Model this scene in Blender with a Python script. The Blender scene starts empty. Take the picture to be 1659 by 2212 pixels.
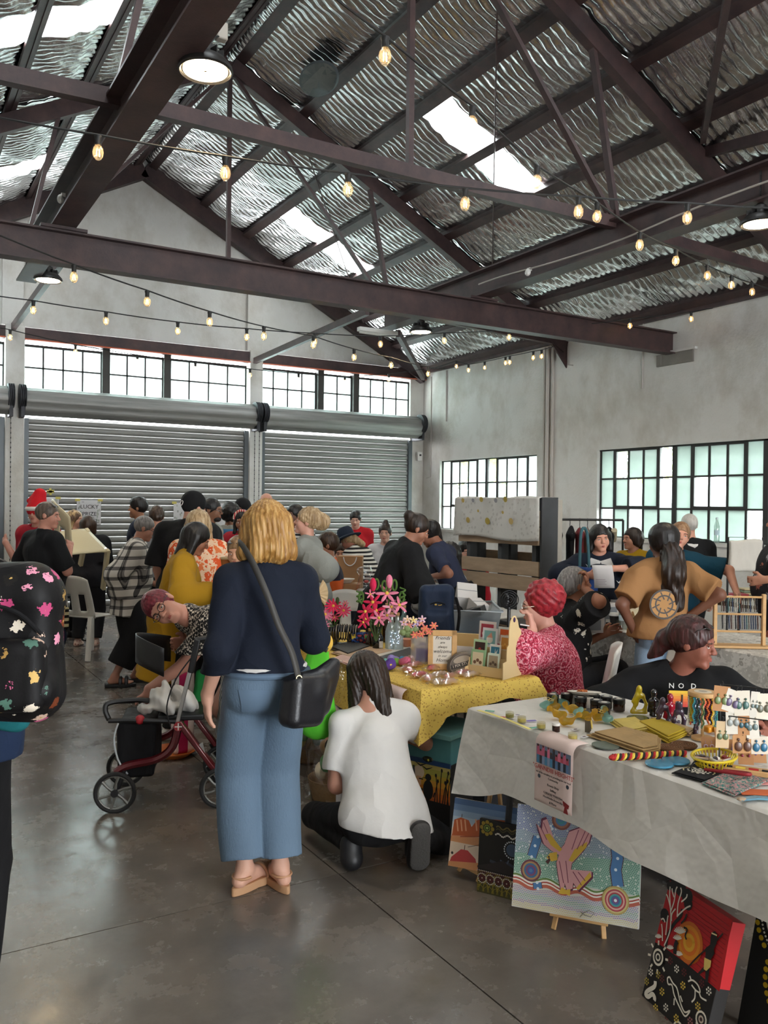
import bpy, bmesh, math, random
import numpy as np
from math import sin, cos, radians as rad
from mathutils import Vector, Matrix, Quaternion
random.seed(5); RNG = np.random.RandomState(5)
PI = math.pi
SC = bpy.context.scene; COL = SC.collection
V = Vector
# ------------------------------------------------------------------ camera
FPX, YAW, PITCH, ROLL, EYE = 1834.565, 0.536512, -0.00744866, 0.0110973, 1.62
fw = V((sin(YAW)*cos(PITCH), cos(YAW)*cos(PITCH), sin(PITCH)))
r0 = V((cos(YAW), -sin(YAW), 0)); u0 = r0.cross(fw)
rt = r0*cos(ROLL) + u0*sin(ROLL); up = u0*cos(ROLL) - r0*sin(ROLL)
cam = bpy.data.cameras.new('camera'); co = bpy.data.objects.new('camera', cam); COL.objects.link(co)
cam.sensor_fit = 'HORIZONTAL'; cam.sensor_width = 36; cam.lens = FPX/1659*36; cam.clip_start = .05; cam.clip_end = 300
co.matrix_world = Matrix(((rt.x, up.x, -fw.x, 0), (rt.y, up.y, -fw.y, 0), (rt.z, up.z, -fw.z, EYE), (0, 0, 0, 1)))
SC.camera = co
# ------------------------------------------------------------------ sky and exposure
SC.view_settings.view_transform = 'Standard'; SC.view_settings.look = 'None'
SC.view_settings.gamma = 1.0; SC.view_settings.exposure = 1.22
try: SC.view_settings.use_curve_mapping = False
except Exception: pass
SC.cycles.max_bounces = 7; SC.cycles.diffuse_bounces = 4; SC.cycles.glossy_bounces = 3
SC.cycles.transmission_bounces = 4; SC.cycles.transparent_max_bounces = 10
SC.cycles.caustics_reflective = False; SC.cycles.caustics_refractive = False
SC.cycles.sample_clamp_indirect = 4.0; SC.cycles.use_denoising = True
SKY = 9.0
W = bpy.data.worlds.new('World'); SC.world = W; W.use_nodes = True
bg = W.node_tree.nodes['Background']; bg.inputs[0].default_value = (.93, .97, 1, 1); bg.inputs[1].default_value = SKY
def portal(name, loc, rot, sx, sy):
    l = bpy.data.lights.new(name, 'AREA'); l.shape = 'RECTANGLE'; l.size = sx; l.size_y = sy
    l.cycles.is_portal = True
    o = bpy.data.objects.new(name, l); COL.objects.link(o); o.location = loc; o.rotation_euler = rot
    return o
# room numbers (metres): walls, ridge and roof slope
XL, XR, YB, YF, EAVE, RX, RZ, SL = -1.74, 8.54, 13.0, -6.2, 4.03, 3.40, 6.80, .525
for y in (-4.0, -.15, 3.7, 7.55, 11.38):
    for s in (-1, 1):
        portal('sky_portal', (RX+s*2.3, y, RZ-SL*2.3+.12), (0, -s*-.483, 0), 1.5, .55)
portal('sky_portal', (XR+.12, 6.7, 1.82), (0, PI/2, 0), 1.25, 3.9)
portal('sky_portal', (XR+.12, 11.15, 1.82), (0, PI/2, 0), 1.25, 2.6)
portal('sky_portal', (3.4, YB+.12, 3.55), (-PI/2, 0, 0), 3.3, .7)
portal('sky_portal', (6.8, YB+.12, 3.55), (-PI/2, 0, 0), 3.0, .7)
portal('sky_portal', (3.4, YF-.12, 1.6), (PI/2, 0, 0), 4.2, 3.2)
# ------------------------------------------------------------------ helpers
def lin(h):
    if isinstance(h, (tuple, list)): return tuple(h[:3])
    h = h.lstrip('#'); c = [int(h[i:i+2], 16)/255 for i in (0, 2, 4)]
    return tuple(x/12.92 if x <= .04045 else ((x+.055)/1.055)**2.4 for x in c)
def ray(px, py): return rt*((px-829.5)/FPX) - up*((py-1106)/FPX) + fw
def at(px, py, d): return V((0, 0, EYE)) + ray(px, py)*d            # a point d metres ahead of the camera
def on(px, py, z=0.0):                                               # a point of a level surface at height z
    d = ray(px, py); return V((0, 0, EYE)) + d*((z-EYE)/d.z)
def onx(px, py, x):
    d = ray(px, py); return V((0, 0, EYE)) + d*(x/d.x)
class NT:
    def __init__(s, m): s.t = m.node_tree; s.n = s.t.nodes
    def new(s, kind, **kw):
        n = s.n.new(kind)
        for k, v in kw.items():
            if k.startswith('i_'): n.inputs[k[2:].replace('_', ' ')].default_value = v
            else: setattr(n, k, v)
        return n
    def link(s, a, b): s.t.links.new(a, b)
    def coord(s, kind='Object', scale=(1, 1, 1), rot=(0, 0, 0)):
        c = s.new('ShaderNodeTexCoord'); m = s.new('ShaderNodeMapping')
        m.inputs['Scale'].default_value = scale; m.inputs['Rotation'].default_value = rot
        s.link(c.outputs[kind], m.inputs[0]); return m.outputs[0]
    def math(s, op, a, b=None, c=None):
        n = s.new('ShaderNodeMath', operation=op)
        for i, x in enumerate((a, b, c)):
            if x is None: continue
            if hasattr(x, 'links'): s.link(x, n.inputs[i])
            else: n.inputs[i].default_value = x
        return n.outputs[0]
    def noise(s, vec, scale, detail=3, rough=.55, out=0):
        n = s.new('ShaderNodeTexNoise'); n.inputs['Scale'].default_value = scale; n.inputs['Detail'].default_value = detail
        n.inputs['Roughness'].default_value = rough; s.link(vec, n.inputs['Vector']); return n.outputs[out]
    def voro(s, vec, scale, feature='F1', out='Distance'):
        n = s.new('ShaderNodeTexVoronoi', feature=feature); n.inputs['Scale'].default_value = scale; s.link(vec, n.inputs['Vector'])
        return n.outputs[out]
    def ramp(s, fac, stops, interp='LINEAR'):
        n = s.new('ShaderNodeValToRGB'); n.color_ramp.interpolation = interp; e = n.color_ramp.elements
        while len(e) < len(stops): e.new(.5)
        for i, (p, c) in enumerate(stops):
            e[i].position = p; e[i].color = (*lin(c), 1)
        s.link(fac, n.inputs[0]); return n.outputs[0]
    def mix(s, fac, a, b, mode='MIX'):
        n = s.new('ShaderNodeMix', data_type='RGBA', blend_type=mode)
        for sock, x in ((n.inputs[0], fac), (n.inputs[6], a), (n.inputs[7], b)):
            if hasattr(x, 'links'): s.link(x, sock)
            elif isinstance(x, (int, float)): sock.default_value = x
            else: sock.default_value = (*lin(x), 1)
        return n.outputs[2]
    def bump(s, h, strength, dist=.01):
        n = s.new('ShaderNodeBump'); n.inputs['Strength'].default_value = strength; n.inputs['Distance'].default_value = dist
        s.link(h, n.inputs['Height']); return n.outputs[0]
    @property
    def bsdf(s): return s.n['Principled BSDF']
    def color(s, c): s.link(c, s.bsdf.inputs['Base Color'])
    def normal(s, c): s.link(c, s.bsdf.inputs['Normal'])
MATS = {}
def mat(name, col='808080', rough=.6, metal=0.0, var=0.0, vs=6, bump=0.0, bs=60, spec=.5, alpha=1.0, trans=0.0, emit=None, es=0, vscale=(1, 1, 1), coat=0, sheen=0):
    if name in MATS: return MATS[name]
    m = bpy.data.materials.new(name); m.use_nodes = True; n = NT(m); b = n.bsdf; c = lin(col)
    b.inputs['Base Color'].default_value = (*c, 1); b.inputs['Roughness'].default_value = rough; b.inputs['Metallic'].default_value = metal
    b.inputs['Specular IOR Level'].default_value = spec; b.inputs['Alpha'].default_value = alpha; b.inputs['Transmission Weight'].default_value = trans
    b.inputs['Coat Weight'].default_value = coat; b.inputs['Sheen Weight'].default_value = sheen
    if emit: b.inputs['Emission Color'].default_value = (*lin(emit), 1); b.inputs['Emission Strength'].default_value = es
    if var or bump: vec = n.coord('Object', vscale)
    if var:
        f = n.noise(vec, vs, 4)
        n.color(n.mix(f, tuple(x*(1-var) for x in c), tuple(min(1, x*(1+var)) for x in c)))
    if bump: n.normal(n.bump(n.noise(vec, bs, 3), bump))
    MATS[name] = m; return m
def vmat(name='paint_colours', rough=.55, bump=0.0):
    if name in MATS: return MATS[name]
    m = mat(name, 'ffffff', rough); n = NT(m); a = n.new('ShaderNodeAttribute', attribute_name='Col'); n.color(a.outputs['Color'])
    if bump: n.normal(n.bump(n.noise(n.coord('Object'), 160, 2), bump))
    return m
def link(o, parent=None):
    COL.objects.link(o)
    if parent is not None: o.parent = parent
    return o
def tag(o, label=None, cat=None, group=None, kind=None):
    if label: o['label'] = label
    if cat: o['category'] = cat
    if group: o['group'] = group
    if kind: o['kind'] = kind
    return o
def thing(name, label, cat, loc=(0, 0, 0), rz=0.0, group=None, rot=None):
    o = bpy.data.objects.new(name, None); COL.objects.link(o); o.location = loc; o.empty_display_size = .1
    o.rotation_euler = rot if rot else (0, 0, rz)
    return tag(o, label, cat, group)
def rawmesh(name, v, quads, smooth=True):
    me = bpy.data.meshes.new(name); n = len(quads)
    me.vertices.add(len(v)); me.vertices.foreach_set('co', np.asarray(v, np.float32).ravel())
    me.loops.add(n*4); me.loops.foreach_set('vertex_index', np.asarray(quads, np.int32).ravel())
    me.polygons.add(n); me.polygons.foreach_set('loop_start', np.arange(0, n*4, 4, dtype=np.int32))
    me.polygons.foreach_set('use_smooth', np.full(n, smooth)); me.update(); me.validate(); return me
class MB:
    """collects boxes, bars, tubes, lathes, prisms; build() links them as ONE mesh object"""
    def __init__(s): s.v = []; s.f = []; s.c = []; s.col = None
    def add(s, vs, fs):
        b = len(s.v); s.v += [tuple(x) for x in vs]; s.f += [tuple(b+i for i in f) for f in fs]
        if s.col: s.c += [s.col]*len(vs)
        return s
    def box(s, c, d, R=None, taper=1.0):
        c = V(c); vs = []
        for z in (-1, 1):
            t = taper if z > 0 else 1
            for x, y in ((-1, -1), (1, -1), (1, 1), (-1, 1)):
                p = V((x*d[0]/2*t, y*d[1]/2*t, z*d[2]/2)); vs.append(c + (R @ p if R else p))
        return s.add(vs, [(0, 3, 2, 1), (4, 5, 6, 7), (0, 1, 5, 4), (1, 2, 6, 5), (2, 3, 7, 6), (3, 0, 4, 7)])
    def bar(s, a, b, w, h, upv=(0, 0, 1)):
        a = V(a); b = V(b); d = (b-a); L = d.length; d.normalize(); u = V(upv)
        if abs(d.dot(u)) > .98: u = V((0, 1, 0))
        x = d.cross(u).normalized(); z = x.cross(d)
        R = Matrix((x, d, z)).transposed(); return s.box((a+b)/2, (w, L, h), R)
    def tube(s, pts, r, n=8, cap=True, closed=False):
        pts = [V(p) for p in pts]; m = len(pts); rr = r if isinstance(r, (list, tuple)) else [r]*m; vs = []; prev = None
        for i, p in enumerate(pts):
            if closed: t = pts[(i+1) % m]-pts[i-1]
            else: t = (pts[min(i+1, m-1)]-pts[max(i-1, 0)])
            t.normalize()
            if prev is None:
                a = V((0, 0, 1)) if abs(t.z) < .9 else V((1, 0, 0)); x = t.cross(a).normalized()
            else: x = (prev - t*prev.dot(t)).normalized()
            prev = x; y = t.cross(x)
            for k in range(n): vs.append(p + (x*cos(2*PI*k/n)+y*sin(2*PI*k/n))*rr[i])
        fs = []; q = m if closed else m-1
        for i in range(q):
            j = (i+1) % m
            for k in range(n): fs.append((i*n+k, i*n+(k+1) % n, j*n+(k+1) % n, j*n+k))
        if cap and not closed: fs += [tuple(range(n-1, -1, -1)), tuple((m-1)*n+k for k in range(n))]
        return s.add(vs, fs)
    def lathe(s, prof, n=16, c=(0, 0, 0), R=None, sc=(1, 1)):
        c = V(c); vs = []; m = len(prof)
        for r, z in prof:
            for k in range(n):
                p = V((r*cos(2*PI*k/n)*sc[0], r*sin(2*PI*k/n)*sc[1], z)); vs.append(c + (R @ p if R else p))
        fs = [(i*n+k, i*n+(k+1) % n, (i+1)*n+(k+1) % n, (i+1)*n+k) for i in range(m-1) for k in range(n)]
        if prof[0][0] > 1e-6: fs.append(tuple(range(n-1, -1, -1)))
        if prof[-1][0] > 1e-6: fs.append(tuple((m-1)*n+k for k in range(n)))
        return s.add(vs, fs)
    def prism(s, poly, h, O=(0, 0, 0), X=(1, 0, 0), Y=(0, 1, 0), N=None):
        O = V(O); X = V(X); Y = V(Y); N = V(N) if N else X.cross(Y).normalized(); n = len(poly)
        vs = [O+X*a+Y*b for a, b in poly] + [O+X*a+Y*b+N*h for a, b in poly]
        return s.add(vs, [tuple(range(n-1, -1, -1)), tuple(range(n, 2*n))] + [(i, (i+1) % n, n+(i+1) % n, n+i) for i in range(n)])
    def grid(s, fn, nu, nv, closeu=False):
        vs = [fn(i/nu, j/nv) for j in range(nv+1) for i in range(nu+1)]; w = nu+1
        return s.add(vs, [(j*w+i, j*w+i+1, (j+1)*w+i+1, (j+1)*w+i) for j in range(nv) for i in range(nu)])
    def ball(s, c, r, n=10, m=7, sc=(1, 1, 1), R=None):
        c = V(c); vs = []
        for j in range(m+1):
            t = PI*j/m
            for k in range(n):
                p = V((sin(t)*cos(2*PI*k/n)*sc[0], sin(t)*sin(2*PI*k/n)*sc[1], -cos(t)*sc[2]))*r
                vs.append(c + (R @ p if R else p))
        return s.add(vs, [(j*n+k, j*n+(k+1) % n, (j+1)*n+(k+1) % n, (j+1)*n+k) for j in range(m) for k in range(n)])
    def mesh(s, name, m=None, smooth=35):
        me = bpy.data.meshes.new(name); me.from_pydata(s.v, [], s.f)
        if s.c:
            a = me.color_attributes.new('Col', 'FLOAT_COLOR', 'POINT'); a.data.foreach_set('color', [x for c in s.c for x in (*lin(c), 1)])
        if smooth:
            me.polygons.foreach_set('use_smooth', [True]*len(me.polygons)); me.update()
            me.set_sharp_from_angle(angle=rad(smooth))
        if m: me.materials.append(m)
        me.update(); return me
    def bd(s, name, m, parent=None, smooth=35, bevel=0, solid=0):
        o = bpy.data.objects.new(name, s.mesh(name, m, smooth)); link(o, parent)
        if solid: md = o.modifiers.new('solid', 'SOLIDIFY'); md.thickness = solid; md.offset = 0
        if bevel: md = o.modifiers.new('bevel', 'BEVEL'); md.width = bevel; md.segments = 2; md.limit_method = 'ANGLE'
        return o
def struct(o): o['kind'] = 'structure'; return o
def clone(o, name=None, parent=None, loc=None):
    c = o.copy()
    if name: c.name = name
    COL.objects.link(c)
    if parent is not None: c.parent = parent
    if loc is not None: c.location = loc
    return c
def copy_tree(o, parent=None):
    kids = list(o.children); c = o.copy(); COL.objects.link(c)
    if parent is not None: c.parent = parent
    for k in kids: copy_tree(k, c)
    return c
def text(body, name, size, m, parent, loc, X=(1, 0, 0), Y=(0, 0, 1), ext=.0006, align='CENTER', shear=0, space=1.0):
    cu = bpy.data.curves.new(name, 'FONT'); cu.body = body; cu.size = size; cu.extrude = ext; cu.align_x = align; cu.align_y = 'CENTER'
    cu.shear = shear; cu.resolution_u = 2; cu.space_character = space
    t = bpy.data.objects.new(name, cu); COL.objects.link(t)
    me = bpy.data.meshes.new_from_object(t.evaluated_get(bpy.context.evaluated_depsgraph_get())); me.name = name
    COL.objects.unlink(t); bpy.data.objects.remove(t)
    me.materials.clear(); me.materials.append(m)
    X = V(X).normalized(); Y = V(Y).normalized(); N = X.cross(Y); M = Matrix((X, Y, N)).transposed().to_4x4(); M.translation = V(loc)
    me.transform(M); o = bpy.data.objects.new(name, me); link(o, parent); return o
class Draw:
    """flat coloured shapes (paint, print) laid on a face; coordinates in metres on that face"""
    def __init__(s, O, X, Y, lift=.0004, sc=1.0): s.O = V(O); s.X = V(X).normalized()*sc; s.Y = V(Y).normalized()*sc; s.N = s.X.cross(s.Y).normalized(); s.h = lift; s.m = MB()
    def poly(s, pts, col, raise_=True):
        s.m.col = col; s.m.add([s.O+s.X*a+s.Y*b+s.N*s.h for a, b in pts], [tuple(range(len(pts)))])
        if raise_: s.h += .00006
    def disc(s, x, y, r, col, n=14, ry=None, raise_=True, ph=0):
        s.poly([(x+r*cos(ph+2*PI*k/n), y+(ry or r)*sin(ph+2*PI*k/n)) for k in range(n)], col, raise_)
    def line(s, pts, w, col, closed=False):
        s.m.col = col; L = len(pts); ws = w if isinstance(w, (list, tuple)) else [w]*L; vs = []
        P = [V((a, b)) for a, b in pts]
        for i in range(L):
            t = (P[(i+1) % L]-P[i-1]) if closed else (P[min(i+1, L-1)]-P[max(i-1, 0)])
            t = t.normalized() if t.length > 1e-9 else V((1, 0)); nn = V((-t.y, t.x))*ws[i]/2
            for q in (P[i]-nn, P[i]+nn): vs.append(s.O+s.X*q.x+s.Y*q.y+s.N*s.h)
        s.m.add(vs, [(2*i, 2*((i+1) % L), 2*((i+1) % L)+1, 2*i+1) for i in range(L if closed else L-1)]); s.h += .00006
    def dots(s, pts, r, col, n=6):
        for a, b in pts: s.disc(a, b, r, col, n, raise_=False)
        s.h += .00006
    def dotline(s, pts, step, r, col, n=6):
        out = []; acc = 0
        for (a, b), (c, d) in zip(pts, pts[1:]):
            L = math.hypot(c-a, d-b)
            while acc < L: out.append((a+(c-a)*acc/L, b+(d-b)*acc/L)); acc += step
            acc -= L
        s.dots(out, r, col, n)
    def bd(s, name, parent, m=None): return tag(s.m.bd(name, m or vmat(), parent, smooth=0), kind='stuff')
def spath(pts, n=6):
    out = []; P = [V(p) for p in pts]; L = len(P)
    for i in range(L-1):
        a, b, c, d = P[max(i-1, 0)], P[i], P[i+1], P[min(i+2, L-1)]
        for k in range(n):
            t = k/n; out.append(.5*((2*b)+(c-a)*t+(2*a-5*b+4*c-d)*t*t+(3*b-a-3*c+d)*t**3))
    out.append(P[-1]); return out
# ------------------------------------------------------------------ structure materials
def m_wall():
    m = mat('painted_render', 'c9c6c0', .85); n = NT(m); v = n.coord('Object')
    a = n.noise(v, .9, 5, .6); b = n.noise(n.coord('Object', (1, 1, .7)), 1.7, 5, .65); c = n.noise(v, 9, 5, .7)
    col = n.mix(1.0, n.ramp(a, [(.3, 'cdcac4'), (.7, 'dcdad6')]), n.ramp(b, [(.3, 'e2ded8'), (.55, 'ffffff')]), 'MULTIPLY')
    col = n.mix(n.ramp(c, [(.62, '000000'), (.72, '555555')]), col, 'a8a39b')
    n.color(col); n.normal(n.bump(n.math('ADD', c, n.noise(v, 30, 3)), .35, .012)); return m
def m_foil():
    m = mat('silver_foil', 'd4d6d8', .3, 1.0); n = NT(m); v = n.coord('Object')
    cr = n.voro(v, 14, 'DISTANCE_TO_EDGE'); f = n.noise(v, 22, 4, .65); g = n.noise(v, 3, 2)
    n.color(n.ramp(g, [(.3, 'd2d4d5'), (.7, 'eeeff0')]))
    n.link(n.ramp(f, [(.3, (.15, .15, .15)), (.75, (.27, .27, .27))]), n.bsdf.inputs['Roughness'])
    h = n.math('ADD', n.math('MULTIPLY', cr, .8), f); n.normal(n.bump(h, .13, .02)); return m
def m_steel():
    m = mat('oxide_painted_steel', '44322f', .5, 0, spec=.4); n = NT(m); v = n.coord('Object')
    n.color(n.ramp(n.noise(v, 4, 5, .65), [(.3, '33282a'), (.55, '463534'), (.8, '553f3c')])); n.normal(n.bump(n.noise(v, 70, 3), .12)); return m
def m_concrete():
    m = mat('polished_concrete', '5b544d', .3, spec=.5); n = NT(m); v = n.coord('Object')
    a = n.noise(v, .8, 6, .62); b = n.noise(v, 4.5, 6, .7); c = n.noise(v, 26, 4, .6)
    col = n.ramp(a, [(.3, '6a655f'), (.5, '7d766e'), (.72, '90847a')])
    col = n.mix(.55, col, n.ramp(b, [(.3, '8f8a86'), (.5, 'bdb7b1'), (.75, 'e8dccb')]), 'MULTIPLY')
    col = n.mix(n.ramp(c, [(.66, '000000'), (.78, '404040')]), col, '8d8478')
    n.color(col); n.link(n.ramp(b, [(.3, (.16, .16, .16)), (.7, (.34, .34, .34))]), n.bsdf.inputs['Roughness'])
    n.normal(n.bump(n.math('ADD', n.math('MULTIPLY', b, .6), c), .06, .01)); return m
def m_pane(name, transp, tint, glossy=.06):
    m = bpy.data.materials.new(name); m.use_nodes = True; n = NT(m); n.n.remove(n.bsdf)
    o = n.n['Material Output']; t = n.new('ShaderNodeBsdfTransparent'); l = n.new('ShaderNodeBsdfTranslucent'); g = n.new('ShaderNodeBsdfGlossy'); x = n.new('ShaderNodeMixShader'); y = n.new('ShaderNodeMixShader')
    t.inputs[0].default_value = (*lin(tint), 1); g.inputs['Roughness'].default_value = .08
    vec = n.coord('Object'); n.link(n.mix(n.noise(vec, 5, 4), lin(tint), tuple(min(1, 1.3*c_) for c_ in lin(tint))), l.inputs[0])
    x.inputs[0].default_value = 1-transp; n.link(t.outputs[0], x.inputs[1]); n.link(l.outputs[0], x.inputs[2])
    y.inputs[0].default_value = glossy; n.link(x.outputs[0], y.inputs[1]); n.link(g.outputs[0], y.inputs[2]); n.link(y.outputs[0], o.inputs[0]); return m
def m_galv():
    m = mat('galvanised_steel', '8d9092', .5, .3); n = NT(m); v = n.coord('Object')
    n.color(n.ramp(n.noise(n.coord('Object', (.6, 1, 14)), 2.5, 4, .6), [(.3, '777775'), (.6, '8e8d8a'), (.8, '9c9a96')])); return m
WALL, FOIL, STEEL, CONC, GALV = m_wall(), m_foil(), m_steel(), m_concrete(), m_galv()
FROST = m_pane('frosted_glass', .12, 'd9e8e2'); SIDEFROST = m_pane('dimmed_frosted_glass', .03, '8a938e'); CLEAR = m_pane('clear_glass', .93, 'f2f8f5'); POLY = m_pane('skylight_sheet', .5, 'f6faf8', .02)  # side panes tinted darker in place of the shade outside
BLACKSTEEL = mat('black_steel', '1b1a1a', .5); DKSTEEL = mat('grey_steel', '5a6064', .45, .4, var=.1)
# ------------------------------------------------------------------ floor: poured slabs with saw-cut joints
fl = MB().box((3.4, 3.4, -.06), (10.7, 20, .1)).bd('floor', mat('joint_filler', '15130f', .9), smooth=0); struct(fl)
jx = [XL-.05, 1.745, 5.2, XR+.05]; jy = [-6.4, -2.9, .2, 3.29, 7.2, 10.2, YB+.1]
for i in range(3):
    for j in range(6):
        a, b, c, d = jx[i]+.003, jx[i+1]-.003, jy[j]+.003, jy[j+1]-.003
        MB().box(((a+b)/2, (c+d)/2, -.01), (b-a, d-c, .02)).bd('slab', CONC, fl, smooth=0)
# ------------------------------------------------------------------ walls
def wall_boxes(name, boxes):
    m = MB()
    for (x0, x1, y0, y1, z0, z1) in boxes: m.box(((x0+x1)/2, (y0+y1)/2, (z0+z1)/2), (x1-x0, y1-y0, z1-z0))
    return struct(m.bd(name, WALL, smooth=0))
BW = (4.74, 8.6); SW = (9.86, 12.44); SILL, HEAD = 1.22, 2.42; T = .24
wr = wall_boxes('wall_right', [(XR, XR+T, YF, YB+.3, 0, SILL), (XR, XR+T, YF, YB+.3, HEAD, EAVE+.12), (XR, XR+T, YF, BW[0], SILL, HEAD), (XR, XR+T, BW[1], SW[0], SILL, HEAD), (XR, XR+T, SW[1], YB+.3, SILL, HEAD)])
wl = wall_boxes('wall_left', [(XL-T, XL, YF, YB+.3, 0, EAVE+.12)])
wf = struct(MB().prism([(XL, 3.5), (XR, 3.5), (XR, EAVE+.1), (RX, RZ+.1), (XL, EAVE+.1)], T, (0, YF, 0), (1, 0, 0), (0, 0, 1)).box(((XL+1.3)/2, YF-.12, 1.75), (1.3-XL, T, 3.5)).box(((5.5+XR)/2, YF-.12, 1.75), (XR-5.5, T, 3.5)).bd('wall_front', WALL, smooth=0))  # unseen end wall; its opening is added to let in soft frontal daylight
wb = struct(MB().prism([(XL, 4.1), (XR, 4.1), (XR, EAVE+.12), (RX, RZ+.1), (XL, EAVE+.12)], T, (0, YB+.24, 0), (1, 0, 0), (0, 0, 1)).bd('wall_back', WALL, smooth=0))
for a, b, y in ((XL, -1.6, 12.94), (1.5, 1.75, 12.86), (5.12, 5.34, 12.86), (8.25, XR, 12.98)):
    MB().box(((a+b)/2, y+.17, 2.05), (b-a, .34, 4.1)).bd('pillar', WALL, wb, smooth=0, bevel=.01)
for a, b in ((1.46, 1.74), (5.1, 5.36)):                       # shallow pilasters carried up the gable
    MB().box(((a+b)/2, YB-.03, 4.75), (b-a, .06, 1.3)).bd('pilaster', WALL, wb, smooth=0, bevel=.006)
lm = MB().box(((XL+XR)/2, YB-.05, 3.99), (XR-XL, .12, .17)).bd('lintel_beam', STEEL, wb, smooth=0)
MB().tube([(XL, YB-.13, 3.91), (1.5, YB-.125, 3.912), (5.2, YB-.13, 3.905), (XR-.02, YB-.12, 3.91)], .011, 6).bd('orange_conduit', mat('orange_conduit', 'b2573a', .5), wb)
# dark strip standing in for the shadowed gap where foil meets the walls
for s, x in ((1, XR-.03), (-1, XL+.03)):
    MB().box((x, (YB+YF)/2, EAVE+.03), (.06, YB-YF, .08)).bd('eave_gap_strip', STEEL, wr if s > 0 else wl, smooth=0)
# ------------------------------------------------------------------ windows
BAR = mat('window_steel', '231f1e', .55)
def window(name, O, A, cols, rows, clear=(), hoppers=(), mull=(), bar=.022, fr_m=None):
    """O lower left corner, A axis along the wall, column and row edges in metres"""
    A = V(A); w = struct(thing(name, None, None, O)); del w['kind']
    fr = MB(); Z = V((0, 0, 1)); L, Hh = cols[-1], rows[-1]; N = A.cross(Z)
    for c in (0, L): fr.bar(A*c, A*c+Z*Hh, .035, .05)
    for r in (0, Hh): fr.bar(Z*r, A*L+Z*r, .05, .035)
    f = fr.bd(name, BAR, smooth=0); f.location = O; struct(f); bpy.data.objects.remove(w)
    for i, c in enumerate(cols[1:-1], 1): MB().bar(A*c, A*c+Z*Hh, *((.05, .06) if i in mull else (bar, .03))).bd('glazing_bar', BAR, f, smooth=0)
    for r in rows[1:-1]: MB().bar(Z*r, A*L+Z*r, .03, bar).bd('glazing_bar', BAR, f, smooth=0)
    for (c0, c1, r0, r1) in hoppers:
        h = MB(); a, b, p, q = cols[c0], cols[c1], rows[r0], rows[r1]
        for c in (a+.012, b-.012): h.bar(A*c+Z*p-N*.012, A*c+Z*q-N*.012, .045, .05)
        for r in (p+.012, q-.012): h.bar(A*a+Z*r-N*.012, A*b+Z*r-N*.012, .05, .045)
        h.bd('hopper_sash', BAR, f, smooth=0); MB().box(A*(b-.01)+Z*((p+q)/2)-N*.06, (.02, .03, .07)).bd('latch', BAR, f)
    cache = {}
    for i in range(len(cols)-1):
        for j in range(len(rows)-1):
            cl = (i, j) in clear; key = (round(cols[i+1]-cols[i], 3), round(rows[j+1]-rows[j], 3), cl)
            if key not in cache:
                cache[key] = MB().box(A*(key[0]/2)+Z*(key[1]/2), (abs(A.x)*key[0]+abs(A.y)*.005, abs(A.y)*key[0]+abs(A.x)*.005, key[1])).mesh('pane', CLEAR if cl else (fr_m or FROST), 0)
            p = bpy.data.objects.new('pane', cache[key]); link(p, f); p.location = A*cols[i]+Z*rows[j]
    return f
u = 1.283; rows = [0, .4, .8, 1.2]
def cc(n): return [u*k/5 for k in range(5*n+1)]
window('window_1', V((XR+.07, SW[1], SILL)), (0, -1, 0), cc(2)[:-1]+[2.58], rows, {(2, 2), (5, 2), (1, 1), (2, 1), (1, 0), (2, 0), (6, 1), (5, 0), (0, 0)}, [(1, 4, 1, 3), (6, 9, 1, 3)], (5,))
window('window_2', V((XR+.07, BW[1], SILL)), (0, -1, 0), cc(3)[:-1]+[3.86], rows, {(1, 2), (4, 2), (2, 1), (4, 1), (6, 1), (7, 1), (0, 0), (2, 0), (9, 0), (11, 1), (12, 2)}, [(1, 4, 1, 3), (6, 9, 1, 3), (11, 14, 1, 3)], (5, 10), fr_m=SIDEFROST)
MB().box((XR+.02, (SW[0]+SW[1])/2, SILL-.02), (.1, 2.6, .05)).bd('window_sill', WALL, wr, smooth=0)
MB().box((XR+.02, (BW[0]+BW[1])/2, SILL-.02), (.1, 3.9, .05)).bd('window_sill', WALL, wr, smooth=0)
zr = [0, .31, .62]
def bwin(k, x0, x1, n): window('window_%d' % k, V((x0, YB+.06, 3.23)), (1, 0, 0), [(x1-x0)*i/n for i in range(n+1)], zr)
for k, (a, b, n) in enumerate(((1.75, 2.84, 4), (2.94, 3.76, 3), (3.86, 5.12, 4), (5.34, 6.38, 4), (6.51, 7.07, 2), (7.19, 8.25, 4), (-1.6, -.4, 4), (-.3, 1.5, 5)), 3): bwin(k, a, b, n)
for x in (2.89, 3.81, 6.445, 7.13, -.35): MB().box((x, YB+.04, 3.55), (.11, .14, .72)).bd('mullion_post', mat('dark_post', '34322f', .6), wb, smooth=0)
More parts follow.
